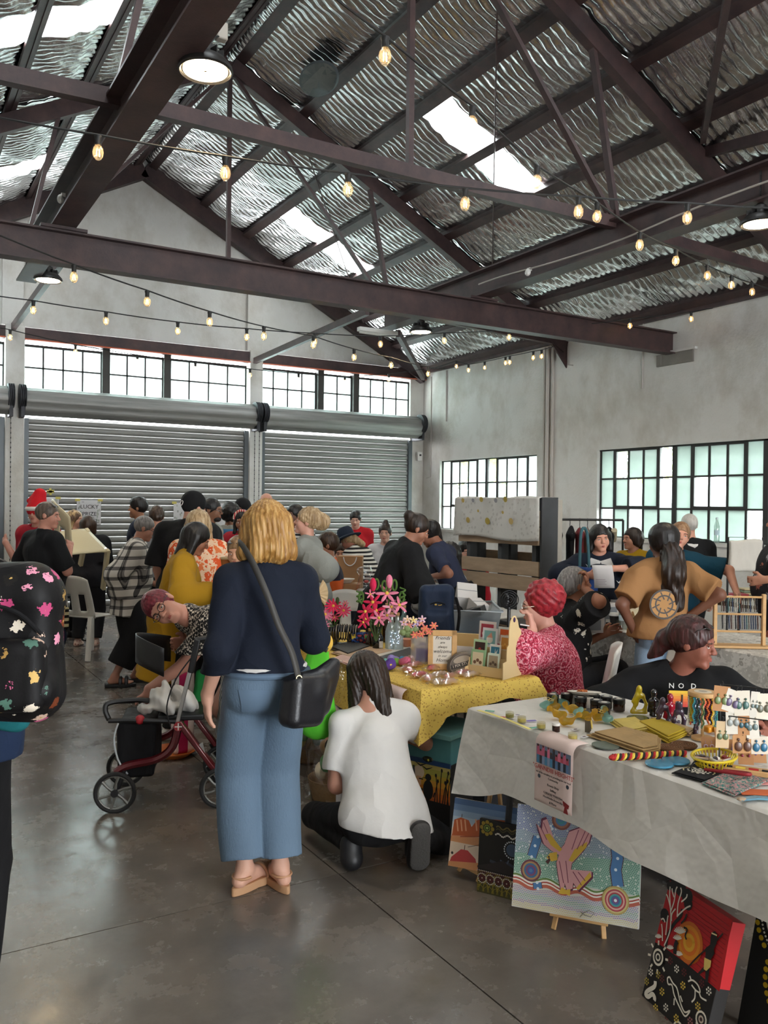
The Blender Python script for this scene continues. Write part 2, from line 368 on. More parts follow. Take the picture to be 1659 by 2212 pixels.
# ------------------------------------------------------------------ roller doors
def slat_mesh(L):
    prof = [(-.004, 0), (.016, .006), (.027, .026), (.027, .06), (.014, .079), (-.006, .084), (-.012, .0965)]
    m = MB(); n = len(prof); m.add([(x, -a, b) for x in (0, L) for a, b in prof], [(i, i+1, n+i+1, n+i) for i in range(n-1)]); return m.mesh('slat', GALV, 60)
def roller(k, x0, x1):
    d = struct(MB().box(((x0+x1)/2, YB-.03, .04), (x1-x0, .05, .08)).bd('door_%d' % k, GALV, smooth=0)); me = slat_mesh(x1-x0-.04)
    for i in range(29):
        s = bpy.data.objects.new('slat', me); link(s, d); s.location = (x0+.02, YB-.02, .08+i*.0945)
    r = MB(); pr = [(0, .19)]+[(.0, .2)]
    N = 44; prof = []
    def ring(x, rad): return [(x, YB-.23+rad(k)*cos(2*PI*k/N), 3.02+rad(k)*sin(2*PI*k/N)) for k in range(N)]
    rad = lambda k: .185+.012*cos(2*PI*k/11*2)
    vs = ring(x0-.02, rad)+ring(x1+.03, rad); r.add(vs, [(k, (k+1) % N, N+(k+1) % N, N+k) for k in range(N)]+[tuple(range(N-1, -1, -1)), tuple(range(N, 2*N))])
    r.bd('roller_drum', GALV, d, smooth=50)
    for x in (x0+.03, x1-.03): MB().box((x, YB-.05, 1.4), (.07, .08, 2.8)).bd('guide_rail', DKSTEEL, d, smooth=0)
    for x in (x0-.05, x1+.05):
        b = MB().box((x, YB-.2, 3.0), (.05, .36, .42)); b.bd('drum_bracket', mat('dark_iron', '35363a', .55, .4), d, smooth=0)
        w = MB(); R = Matrix.Rotation(PI/2, 3, 'Y')
        for q in (-.035, -.012, .012, .035): w.lathe([(0, -.006), (.17, -.006), (.17, .006), (0, .006)], 20, (x+q, YB-.3, 3.08), R)
        tag(w.bd('chain_wheel', mat('dark_iron'), d), kind='stuff')
    return d
roller(1, -1.6, 1.5); roller(2, 1.75, 5.12); roller(3, 5.34, 8.25)
def chain(x, y, z0, z1):
    m = MB(); z = z1; i = 0
    while z > z0:
        m.box((x, y, z), (.012 if i % 2 else .004, .004 if i % 2 else .012, .03)); z -= .034; i += 1
    return tag(m.bd('hand_chain', mat('dark_iron'), smooth=0), kind='stuff')
for i, (x, lab) in enumerate(((5.19, 'left run of hand chain on the pillar between the two roller doors'), (5.27, 'right run of hand chain on the pillar between the two roller doors'), (1.57, 'hand chain on the pillar left of the wide roller door'))):
    c = chain(x, YB-.18, .7, 2.95); tag(c, lab, 'chain')
# ------------------------------------------------------------------ roof: foil bays, purlins, skylights
NX, NZ = SL/math.hypot(1, SL), 1/math.hypot(1, SL)
def foil_panel(x0, x1, y0, y1, s, fine=True):
    dy = .0175 if fine else .08; du = .055 if fine else .2
    ny = max(2, int((y1-y0)/dy)); nu = max(2, int((x1-x0)/du)); y = np.linspace(y0, y1, ny+1)[None, :]; x = np.linspace(x0, x1, nu+1)[:, None]
    ph = .25*np.sin(y*3.1+x*2)+.2*np.sin(y*7.7+1.3)
    rib = np.abs(np.sin(PI*(y/.088)+ph+.25*np.sin(x*9+y*4)))
    wire = np.minimum(np.abs(((x*1.13) % .21)-.105), .03)/.03
    env = np.clip(np.minimum(x-x0, x1-x)/.08, 0, 1)
    amp = (.03+.008*np.sin(x*5.3+y*2.1)+.005*np.sin(y*11+x*17))*(.45+.55*wire)
    h = -(rib*amp)*env - .03*np.sin(PI*(x-x0)/(x1-x0)) + .006*np.sin(y*23+x*31)*env
    h = h + RNG.uniform(-.0012, .0012, h.shape)*env
    P = np.stack([RX+s*(x+0*y) + s*NX*h, y+0*x, RZ-SL*(x+0*y) + NZ*h], -1).reshape(-1, 3)
    w = ny+1; I, J = np.meshgrid(np.arange(nu), np.arange(ny), indexing='ij'); a = (I*w+J).ravel()
    q = np.stack([a, a+w, a+w+1, a+1], 1)
    if s > 0: q = q[:, ::-1]
    me = rawmesh('foil_panel', P, q); me.materials.append(FOIL); return me
ceil = struct(MB().box((RX, (YB+YF)/2, RZ+.02), (.4, YB-YF, .02)).bd('ceiling', FOIL, smooth=0))
PX = [.0, .89, 1.59, 2.29, 2.98, 3.68, 4.38, 5.16]
TY = [YF, -2.3, 1.55, 5.4, 9.25, 13.05]; SKY_Y = [(-4.25, -3.75), (-.4, .1), (3.47, 3.97), (7.3, 7.8), (11.12, 11.64)]
for s in (-1, 1):
    for i in range(7):
        for j in range(5):
            ys = [(TY[j], TY[j+1])]
            if i in (2, 3) or (s < 0 and i == 3):
                a, b = SKY_Y[j]; ys = [(TY[j], a), (b, TY[j+1])]
                for (c0, c1, yy) in ((PX[i]+.03, PX[i+1]-.03, None),):
                    m = MB(); z0, z1 = RZ+.02-SL*PX[i], RZ+.02-SL*PX[i+1]; X0, X1 = RX+s*PX[i], RX+s*PX[i+1]
                    m.add([(X0, a, z0), (X1, a, z1), (X1, b, z1), (X0, b, z0)], [(0, 1, 2, 3)]); m.bd('skylight', POLY, ceil, smooth=0)
            for a, b in ys:
                o = bpy.data.objects.new('foil_panel', foil_panel(PX[i], PX[i+1], a, b, s, TY[j+1] > 2)); link(o, ceil)
    for i, p in enumerate(PX[:-1]+[5.0]):
        if i == 0: p = .1
        R = Matrix.Rotation(s*math.atan(SL), 3, 'Y')
        m = MB(); z = RZ-SL*p-.035
        m.box((RX+s*p, (YB+YF)/2, z), (.05, YB-YF, .1), R); m.box((RX+s*(p+.03), (YB+YF)/2, z-.07+.02), (.09, YB-YF, .02), R)
        m.bd('purlin', STEEL, ceil, smooth=0)
# ------------------------------------------------------------------ roof steel
def ibeam(m, a, b, w, h, t=.016):
    a, b = V(a), V(b); d = (b-a).normalized(); x = d.cross(V((0, 0, 1))).normalized(); Z = V((0, 0, 1))
    for q in (h/2-t/2, -h/2+t/2): m.bar(a+Z*q, b+Z*q, w, t)
    m.bar(a, b, t, h-2*t); return m
def truss(y, lab, full=True):
    t = thing('roof_truss', lab, 'truss', (0, y, 0), group='roof trusses')
    ap = RZ-.2
    for s in (-1, 1):
        MB().bar((RX+s*.02, 0, ap), (RX+s*5.1, 0, ap-SL*5.08), .09, .17).bd('rafter', STEEL, t, smooth=0)
        f = RX+s*2.1
        MB().bar((RX+s*.05, .0, ap-.1), (f, 0, 4.15), .035, .055, (0, 1, 0)).bd('diagonal', STEEL, t, smooth=0)
        MB().bar((RX+s*1.84, 0, ap-SL*1.84-.06), (f+s*.05, 0, 4.15), .04, .06, (0, 1, 0)).bd('strut', STEEL, t, smooth=0)
        MB().prism([(-.12, 0), (.12, 0), (.07, .15), (-.05, .15)], .012, (f, .005, 4.08), (1, 0, 0), (0, 0, 1)).bd('gusset', STEEL, t, smooth=0)
        MB().prism([(0, 0), (.3, 0), (.3, -.34)] if s > 0 else [(0, 0), (-.3, -.34), (-.3, 0)][::1], .02, (RX+s*4.84, 0, 3.98), (1, 0, 0), (0, 0, 1)).bd('knee_plate', STEEL, t, smooth=0)
    MB().bar((XL, 0, 4.03), (RX-2.1, 0, 4.12), .07, .1).bar((RX-2.1, 0, 4.12), (RX+2.1, 0, 4.12), .07, .1).bar((RX+2.1, 0, 4.12), (XR, 0, 4.0), .07, .1).bd('bottom_chord', STEEL, t, smooth=0)
    MB().bar((RX, 0, 4.12), (RX, 0, ap+.02), .045, .045, (0, 1, 0)).bd('king_post', STEEL, t, smooth=0)
    MB().prism([(-.16, -.13), (.16, -.13), (.05, .05), (-.05, .05)], .02, (RX, .01, ap), (1, 0, 0), (0, 0, 1)).bd('ridge_gusset', STEEL, t, smooth=0)
    return t
truss(1.55, 'roof truss nearest the viewer, mostly out of the top of the picture'); truss(5.4, 'dark roof truss nearer than the big cross beam, with fanned struts'); truss(9.25, 'dark roof truss just behind the big cross beam')
e = thing('end_truss', 'pair of dark rafters lying against the white gable wall', 'truss', (0, YB-.1, 0))
for s in (-1, 1): MB().bar((RX, 0, RZ-.17), (RX+s*5.1, 0, RZ-.17-SL*5.1), .14, .24).bd('rafter', STEEL, e, smooth=0)
tb = thing('tie_beam', 'heavy dark red-brown steel beam crossing the hall below the trusses', 'beam', (0, 7.33, 3.69))
ibeam(MB(), (XL, 0, 0), (XR+.02, 0, 0), .14, .27).bd('beam', STEEL, tb, smooth=0)
for x in (1.275, 5.525): MB().box((x, 0, .148), (.36, .18, .024)).bd('bearing_plate', STEEL, tb, smooth=0)
for x, lab in ((1.275, 'long steel girder running lengthwise left of the ridge'), (5.525, 'long steel girder running lengthwise right of the ridge')):
    g = thing('girder', lab, 'beam', (x, 0, 3.99), group='lengthwise girders')
    ibeam(MB(), (0, YF, 0), (0, 9.32, 0), .19, .27).bd('beam', STEEL, g, smooth=0)
def brace(a, b, lab, w=.06):
    t = MB().bar(a, b, w, .09).bd('brace', STEEL, smooth=0); tag(t, lab, 'brace', 'roof braces')
brace((1.6, 9.2, 4.1), (1.6, 12.95, 4.06), 'thin steel brace from the left girder back to the left door pillar')
brace((5.2, 9.2, 4.03), (5.2, 12.95, 3.93), 'thin steel brace from the right girder back to the middle door pillar')
brace((5.68, 9.25, 3.82), (8.3, 12.65, 3.9), 'slanting steel brace running into the far corner of the hall')
brace((6.7, 5.45, 5.0), (5.97, 1.65, 4.2), 'upper right brace sloping out of the picture edge beside the near rafter')
brace((6.55, 5.3, 5.05), (2.7, 1.6, 5.9), 'upper right brace rising from the near rafter to the top edge', .05)
for y0, y1, x0, x1 in ((5.5, 9.15, 4.29, 7.1), (9.35, 12.7, 4.29, 7.1)):
    tag(MB().tube([(x0, y0, RZ-SL*(x0-RX)-.11), (x1, y1, RZ-SL*(x1-RX)-.11)], .008, 6).bd('tension_rod', STEEL), 'thin dark tension rod crossing under the purlins at %s bay' % ('the nearer' if y0 < 6 else 'the farther'), 'rod', 'roof rods')
# ------------------------------------------------------------------ wall fittings
def conduit(pts, r, lab, m=None): tag(MB().tube(pts, r, 8).bd('conduit', m or mat('conduit_paint', 'b9b2ab', .6)), lab, 'pipe', 'wall conduits')
conduit([(XR-.02, 9.68, 4.0), (XR-.02, 9.68, .3)], .02, 'leftmost of the three pipes on the white right wall')
conduit([(XR-.032, 9.6, 4.0), (XR-.032, 9.6, .3)], .028, 'middle and thickest of the three pipes on the white right wall')
conduit([(XR-.02, 9.5, 3.98), (XR-.02, 9.5, .3)], .024, 'rightmost of the three pipes on the white right wall')
conduit([(XR-.012, 12.25, 4.0), (XR-.012, 12.25, 3.11)], .012, 'short pipe hanging down the wall left of the far window')
conduit([(XR-.01, 12.73, 3.95), (XR-.01, 12.72, 2.15), (XR-.01, 12.85, 2.13)], .009, 'thin conduit with a hooked end by the corner roller door')
conduit([(XR-.01, 7.8, 4.03), (XR-.01, 7.8, 3.18)], .01, 'short thin pipe on the wall left of the beam end')
conduit([(XR-.01, 9.2, 3.98), (XR-.01, 9.19, 3.68), (XR-.01, 9.1, 3.66)], .009, 'small bent pipe beside the truss bracket on the wall')
pt = thing('beam_pocket', 'recessed concrete bearing block under the end of the big cross beam', 'ledge', (XR, 7.28, 3.5))
MB().box((-.012, 0, 0), (.03, .56, .15)).bd('recess', mat('grey_mortar', '7d7871', .9, var=.2), pt, smooth=0); MB().box((-.02, -.02, .085), (.06, .62, .03)).bd('bearing_stone', WALL, pt, smooth=0); MB().box((-.03, .23, 0), (.03, .07, .13)).bd('packer', mat('grey_mortar'), pt, smooth=0)
bx = thing('switch_box', 'small white switch box on the wall beside the corner roller door', 'switch', (8.4, 12.9, 2.52)); MB().box((0, 0, 0), (.09, .06, .16)).bd('box', mat('white_plastic', 'e4e2dd', .4), bx, bevel=.008, smooth=0); MB().box((0, -.04, .02), (.03, .02, .03)).bd('button', mat('dark_iron'), bx, smooth=0)
# ------------------------------------------------------------------ smooth-union surfaces (bodies, clothes, bags)
def snet(d, org, h):
    s = d < 0
    c = np.zeros(tuple(n-1 for n in d.shape), np.int8); sl = (slice(None, -1), slice(1, None))
    for i in (0, 1):
        for j in (0, 1):
            for k in (0, 1): c += s[sl[i], sl[j], sl[k]]
    ijk = np.argwhere((c > 0) & (c < 8))
    if len(ijk) == 0: return np.zeros((0, 3)), np.zeros((0, 4), int)
    idx = np.full(c.shape, -1, np.int32); idx[tuple(ijk.T)] = np.arange(len(ijk))
    acc = np.zeros((len(ijk), 3)); cnt = np.zeros(len(ijk)); o = [(i, j, k) for i in (0, 1) for j in (0, 1) for k in (0, 1)]
    for a in o:
        for b in o:
            if sum(abs(x-y) for x, y in zip(a, b)) != 1 or a > b: continue
            va = d[ijk[:, 0]+a[0], ijk[:, 1]+a[1], ijk[:, 2]+a[2]]; vb = d[ijk[:, 0]+b[0], ijk[:, 1]+b[1], ijk[:, 2]+b[2]]
            x = (va < 0) != (vb < 0); t = np.where(x, va/np.where(x, va-vb, 1), 0)
            p = np.array(a)[None]+t[:, None]*(np.array(b)-np.array(a))[None]; acc += p*x[:, None]; cnt += x
    v = (ijk+acc/cnt[:, None])*h+org; qs = []
    for ax in range(3):
        u, w = (ax+1) % 3, (ax+2) % 3; lo = [slice(None)]*3; hi = [slice(None)]*3; lo[ax] = slice(None, -1); hi[ax] = slice(1, None)
        A, B = s[tuple(lo)], s[tuple(hi)]; e = np.argwhere(A != B); e = e[(e[:, u] > 0) & (e[:, w] > 0) & (e[:, u] < d.shape[u]-1) & (e[:, w] < d.shape[w]-1)]
        if len(e) == 0: continue
        f = A[tuple(e.T)]; q = []
        for du, dw in ((1, 1), (0, 1), (0, 0), (1, 0)):
            g = e.copy(); g[:, u] -= du; g[:, w] -= dw; q.append(idx[tuple(g.T)])
        q = np.stack(q, 1); q[~f] = q[~f][:, ::-1]; qs.append(q)
    return v, np.concatenate(qs)
class Sdf:
    def __init__(s, res=.012, k=.02): s.p = []; s.res = res; s.k = k; s.cuts = []; s.disp = None
    def cone(s, a, b, ra, rb=None, k=None, cut=0, cuta=0, flat=None, sub=False):
        rb = ra if rb is None else rb; a, b = np.array(a, float), np.array(b, float)
        s.p.append(('c', a, b, ra, rb, k, cut, cuta, flat, sub)); return s
    def ell(s, c, r, R=None, k=None, sub=False):
        r = np.array([r]*3 if isinstance(r, (int, float)) else r, float)
        s.p.append(('e', np.array(c, float), r, np.array(R) if R is not None else None, None, k, 0, 0, None, sub)); return s
    def box(s, c, hsz, rnd=.01, R=None, k=None, sub=False):
        s.p.append(('b', np.array(c, float), np.array(hsz, float), np.array(R) if R is not None else None, rnd, k, 0, 0, None, sub)); return s
    def chain(s, pts, rs, k=None):
        for i in range(len(pts)-1): s.cone(pts[i], pts[i+1], rs[i], rs[i+1], k)
        return s
    def cutp(s, p, n): s.cuts.append((np.array(p, float), np.array(n, float)/np.linalg.norm(n))); return s
    def bounds(s, q):
        if q[0] == 'c': r = max(q[3], q[4])*max(1, (q[8][1] if q[8] else 1)); return np.minimum(q[1], q[2])-r, np.maximum(q[1], q[2])+r
        r = np.linalg.norm(q[2]) if q[3] is not None else q[2]
        return q[1]-r, q[1]+r
    def dist(s, q, X, Y, Z):
        if q[0] == 'c':
            _, a, b, ra, rb, _, cut, cuta, flat, _ = q; ab = b-a; L2 = ab@ab+1e-12
            dx, dy, dz = X-a[0], Y-a[1], Z-a[2]; tt = (dx*ab[0]+dy*ab[1]+dz*ab[2])/L2; t = np.clip(tt, 0, 1)
            qx, qy, qz = dx-t*ab[0], dy-t*ab[1], dz-t*ab[2]; sc = 1
            if flat:
                n, f = np.array(flat[0], float), flat[1]; n = n/np.linalg.norm(n); m = (qx*n[0]+qy*n[1]+qz*n[2])*(1/f-1); qx, qy, qz = qx+n[0]*m, qy+n[1]*m, qz+n[2]*m; sc = min(1, f)
            d = (np.sqrt(qx*qx+qy*qy+qz*qz)-(ra+(rb-ra)*t))*sc; L = math.sqrt(L2)
            if cut: d = np.maximum(d, (tt-1)*L)
            if cuta: d = np.maximum(d, -tt*L)
            return d
        c, r, R = q[1], q[2], q[3]; dx, dy, dz = X-c[0], Y-c[1], Z-c[2]
        if R is not None: dx, dy, dz = (dx*R[0, i]+dy*R[1, i]+dz*R[2, i] for i in range(3))
        if q[0] == 'e':
            k0 = np.sqrt((dx/r[0])**2+(dy/r[1])**2+(dz/r[2])**2); k1 = np.sqrt((dx/r[0]**2)**2+(dy/r[1]**2)**2+(dz/r[2]**2)**2)
            return k0*(k0-1)/np.maximum(k1, 1e-6)
        g = q[4]; ax, ay, az = np.abs(dx)-r[0]+g, np.abs(dy)-r[1]+g, np.abs(dz)-r[2]+g
        return np.sqrt(np.maximum(ax, 0)**2+np.maximum(ay, 0)**2+np.maximum(az, 0)**2)+np.minimum(np.maximum(ax, np.maximum(ay, az)), 0)-g
    def verts(s):
        h = s.res; bs = [s.bounds(q) for q in s.p if not q[9]]; lo = np.min([b[0] for b in bs], 0)-3*h-.01; hi = np.max([b[1] for b in bs], 0)+3*h+.01
        n = np.ceil((hi-lo)/h).astype(int)+1; d = np.full(n, 1., np.float32); ax = [lo[i]+h*np.arange(n[i]) for i in range(3)]
        for q in s.p:
            k = q[5] or s.k; b = s.bounds(q); m = k+2.5*h
            i0 = np.clip(np.floor((b[0]-m-lo)/h).astype(int), 0, n-1); i1 = np.clip(np.ceil((b[1]+m-lo)/h).astype(int)+1, 1, n)
            if (i1 <= i0).any(): continue
            S = tuple(slice(x, y) for x, y in zip(i0, i1)); X, Y, Z = (ax[i][S[i]].reshape([-1 if j == i else 1 for j in range(3)]) for i in range(3))
            e = s.dist(q, X, Y, Z)
            if q[9]: e = -e; g = np.clip(.5-.5*(d[S]-e)/k, 0, 1); d[S] = d[S]*(1-g)+e*g+k*g*(1-g)
            else: g = np.clip(.5+.5*(d[S]-e)/k, 0, 1); d[S] = d[S]*(1-g)+e*g-k*g*(1-g)
        X, Y, Z = (ax[i].reshape([-1 if j == i else 1 for j in range(3)]) for i in range(3))
        if s.disp:
            band = np.argwhere(np.abs(d) < .04); t = tuple(band.T); d[t] += s.disp(ax[0][t[0]], ax[1][t[1]], ax[2][t[2]])
        for p, nn in s.cuts: d = np.maximum(d, (X-p[0])*nn[0]+(Y-p[1])*nn[1]+(Z-p[2])*nn[2])
        for i in range(3):
            for e in (0, -1):
                sl = [slice(None)]*3; sl[i] = e; d[tuple(sl)] = np.maximum(d[tuple(sl)], h)
        return snet(d, lo, h)
    def bd(s, name, m, parent=None):
        v, q = s.verts(); me = rawmesh(name, v, q); me.materials.append(m); o = bpy.data.objects.new(name, me); return link(o, parent)
def folds(seed, amp, fz=12, fxy=38):
    r = np.random.RandomState(seed); w = [(r.uniform(-1, 1, 2)*fxy, r.uniform(-1, 1)*fz, r.uniform(0, 6)) for _ in range(5)]
    def f(x, y, z):
        t = 0
        for (a, b), c, p in w: t = t+np.sin(a*x+b*y+c*z+p+1.2*np.sin(7*z+p))
        return amp*t/2.2
    return f
# ------------------------------------------------------------------ cloth, skin and hair materials
def skin(tone):
    m = mat('skin_'+tone, tone, .55, var=.08, vs=18, bump=.08, bs=220); m.node_tree.nodes['Principled BSDF'].inputs['Subsurface Weight'].default_value = .0; return m
def hairmat(name, stops, sc=(55, 55, 3)):
    if name in MATS: return MATS[name]
    m = mat(name, '333333', .42, spec=.4); n = NT(m); f = n.noise(n.coord('Object', sc), 1.0, 4, .6)
    n.color(n.ramp(f, [(.28+.44*i/(len(stops)-1), c) for i, c in enumerate(stops)])); n.normal(n.bump(f, .5, .008)); return m
def wrinkle(n, weave=.12):
    v = n.coord('Object'); a = n.noise(n.coord('Object', (7, 7, 4), (.4, .3, 0)), 1.0, 2, .4); r = n.math('ABSOLUTE', n.math('SUBTRACT', a, .5))
    n.normal(n.bump(n.math('ADD', n.math('MULTIPLY', r, -2.2), n.math('MULTIPLY', n.noise(v, 90, 2), weave*.35)), .5, .028))
def cloth(name, col='808080', rough=.85, weave=.12, var=.12): 
    if name in MATS: return MATS[name]
    m = mat(name, col, rough, var=var, vs=5, spec=.25); wrinkle(NT(m), weave); return m
def pattern(name, kind, cols, sc=1.0, rough=.85):
    if name in MATS: return MATS[name]
    m = mat(name, 'ffffff', rough, spec=.25); n = NT(m); v = n.coord('Object', (sc, sc, sc))
    sx = n.new('ShaderNodeSeparateXYZ'); n.link(v, sx.inputs[0]); x, y, z = sx.outputs
    wob = n.math('MULTIPLY', n.math('SUBTRACT', n.noise(v, 3, 2), .5), .5)
    def band(c, p, duty): return n.math('LESS_THAN', n.math('FRACT', n.math('MULTIPLY', c, p)), duty)
    if kind == 'stripe_z': col = n.mix(band(n.math('ADD', z, n.math('MULTIPLY', wob, .02)), 1, .5), cols[0], cols[1])
    elif kind == 'stripe_x': col = n.mix(band(n.math('ADD', n.math('ADD', x, n.math('MULTIPLY', y, .6)), n.math('MULTIPLY', wob, .02)), 1, .45), cols[0], cols[1])
    elif kind == 'plaid':
        h = n.math('ADD', x, n.math('MULTIPLY', y, .8)); a = band(h, 1, .34); b = band(z, 1, .34); fa = n.math('MULTIPLY', band(h, 6, .5), a); fb = n.math('MULTIPLY', band(z, 6, .5), b)
        s = n.math('MULTIPLY', n.math('ADD', n.math('ADD', a, b), n.math('ADD', fa, fb)), .25); col = n.ramp(s, [(0, cols[0]), (.3, cols[1]), (.75, cols[2])])
    elif kind == 'dots':
        d = n.voro(v, 1); r = n.voro(v, 1, out='Color'); col = n.mix(n.math('LESS_THAN', d, .3), cols[0], cols[1])
    elif kind == 'floral':
        d = n.voro(v, 1); c = n.voro(v, 1, out='Color'); sp = n.new('ShaderNodeSeparateColor'); n.link(c, sp.inputs[0])
        pet = n.math('ADD', d, n.math('MULTIPLY', n.noise(v, 5, 3), .75)); fl = n.ramp(sp.outputs[0], [(i/len(cols[1:]), k) for i, k in enumerate(cols[1:])], 'CONSTANT')
        col = n.mix(n.math('LESS_THAN', pet, .72), cols[0], fl); col = n.mix(n.math('LESS_THAN', pet, .42), col, cols[-1])
    elif kind == 'marble':
        a = n.noise(v, 1, 5, .6); b = n.noise(v, 2.7, 3, .6); col = n.ramp(n.math('ADD', n.math('MULTIPLY', a, .7), n.math('MULTIPLY', b, .3)), [(.36+.28*i/(len(cols)-1), c) for i, c in enumerate(cols)], 'CONSTANT')
    elif kind == 'paisley':
        d = n.voro(v, 1); e = n.voro(v, 2.3, 'DISTANCE_TO_EDGE'); w = n.math('FRACT', n.math('MULTIPLY', n.math('ADD', d, n.math('MULTIPLY', n.noise(v, 2, 2), .6)), 3.2))
        col = n.ramp(w, [(0, cols[0]), (.3, cols[1]), (.55, cols[2]), (.8, cols[1])], 'CONSTANT'); col = n.mix(n.math('LESS_THAN', e, .035), col, cols[3])
    elif kind == 'check':
        d = n.new('ShaderNodeTexChecker'); d.inputs['Scale'].default_value = 1; n.link(n.coord('Object', (sc, sc, sc), (.5, .6, .78)), d.inputs[0]); k = n.noise(v, 1.1, 2)
        col = n.mix(d.outputs[1], cols[0], n.mix(n.math('GREATER_THAN', k, .52), cols[1], cols[0]))
    n.color(col); wrinkle(n); MATS[name] = m; return m
# ------------------------------------------------------------------ people
def npv(v): return np.array([v[0], v[1], v[2]], float)
def ik(a, b, l1, l2, hint):
    a, b, hint = V(a), V(b), V(hint); d = b-a; L = min(d.length, (l1+l2)*.999); d.normalize(); L = max(L, abs(l1-l2)+.01)
    x = (l1*l1-l2*l2+L*L)/(2*L); y = math.sqrt(max(l1*l1-x*x, 0)); n = hint-d*hint.dot(d)
    n = n.normalized() if n.length > 1e-4 else V((0, 1, 0)); return a+d*x+n*y, a+d*L
def hand(S, w, d, pn, s=1.0, curl=.5, side=1, grip=None):
    """palm and five separate fingers at wrist w pointing along d, pn = out of the palm"""
    d = V(d).normalized(); pn = V(pn); pn = (pn-d*pn.dot(d)).normalized(); x = d.cross(pn)*side; w = V(w)
    S.cone(w, w+d*.03*s, .024*s, .026*s, .015)
    for q in (-.024, -.008, .008, .024): S.cone(w+d*.025*s+x*q*.7*s, w+d*.085*s+x*q*s, .0135*s, .012*s, .012)
    for q, L, ph in ((-.027, .058, .1), (-.009, .07, 0), (.0095, .074, 0), (.028, .066, 0)):
        p = w+d*.085*s+x*q*s; dd = d.copy(); r = .0098*s
        for seg, f in ((.45, .55), (.32, .9), (.23, .8)):
            dd = (dd*cos(curl*f)+(pn-dd*pn.dot(dd)).normalized()*sin(curl*f)).normalized(); e = p+dd*L*seg*s+x*q*.08*s
            S.cone(p, e, r, r*.9, .004); p = e; r *= .9
    p = w+d*.03*s+x*.026*s; m1 = p+(d*.55+x*.65+pn*.35).normalized()*.042*s; S.cone(w+d*.02*s+x*.012*s, m1, .015*s, .0125*s, .01)
    m2 = m1+(d*.8+x*.15+pn*.45*curl).normalized()*.032*s; S.cone(m1, m2, .0125*s, .0095*s, .005)
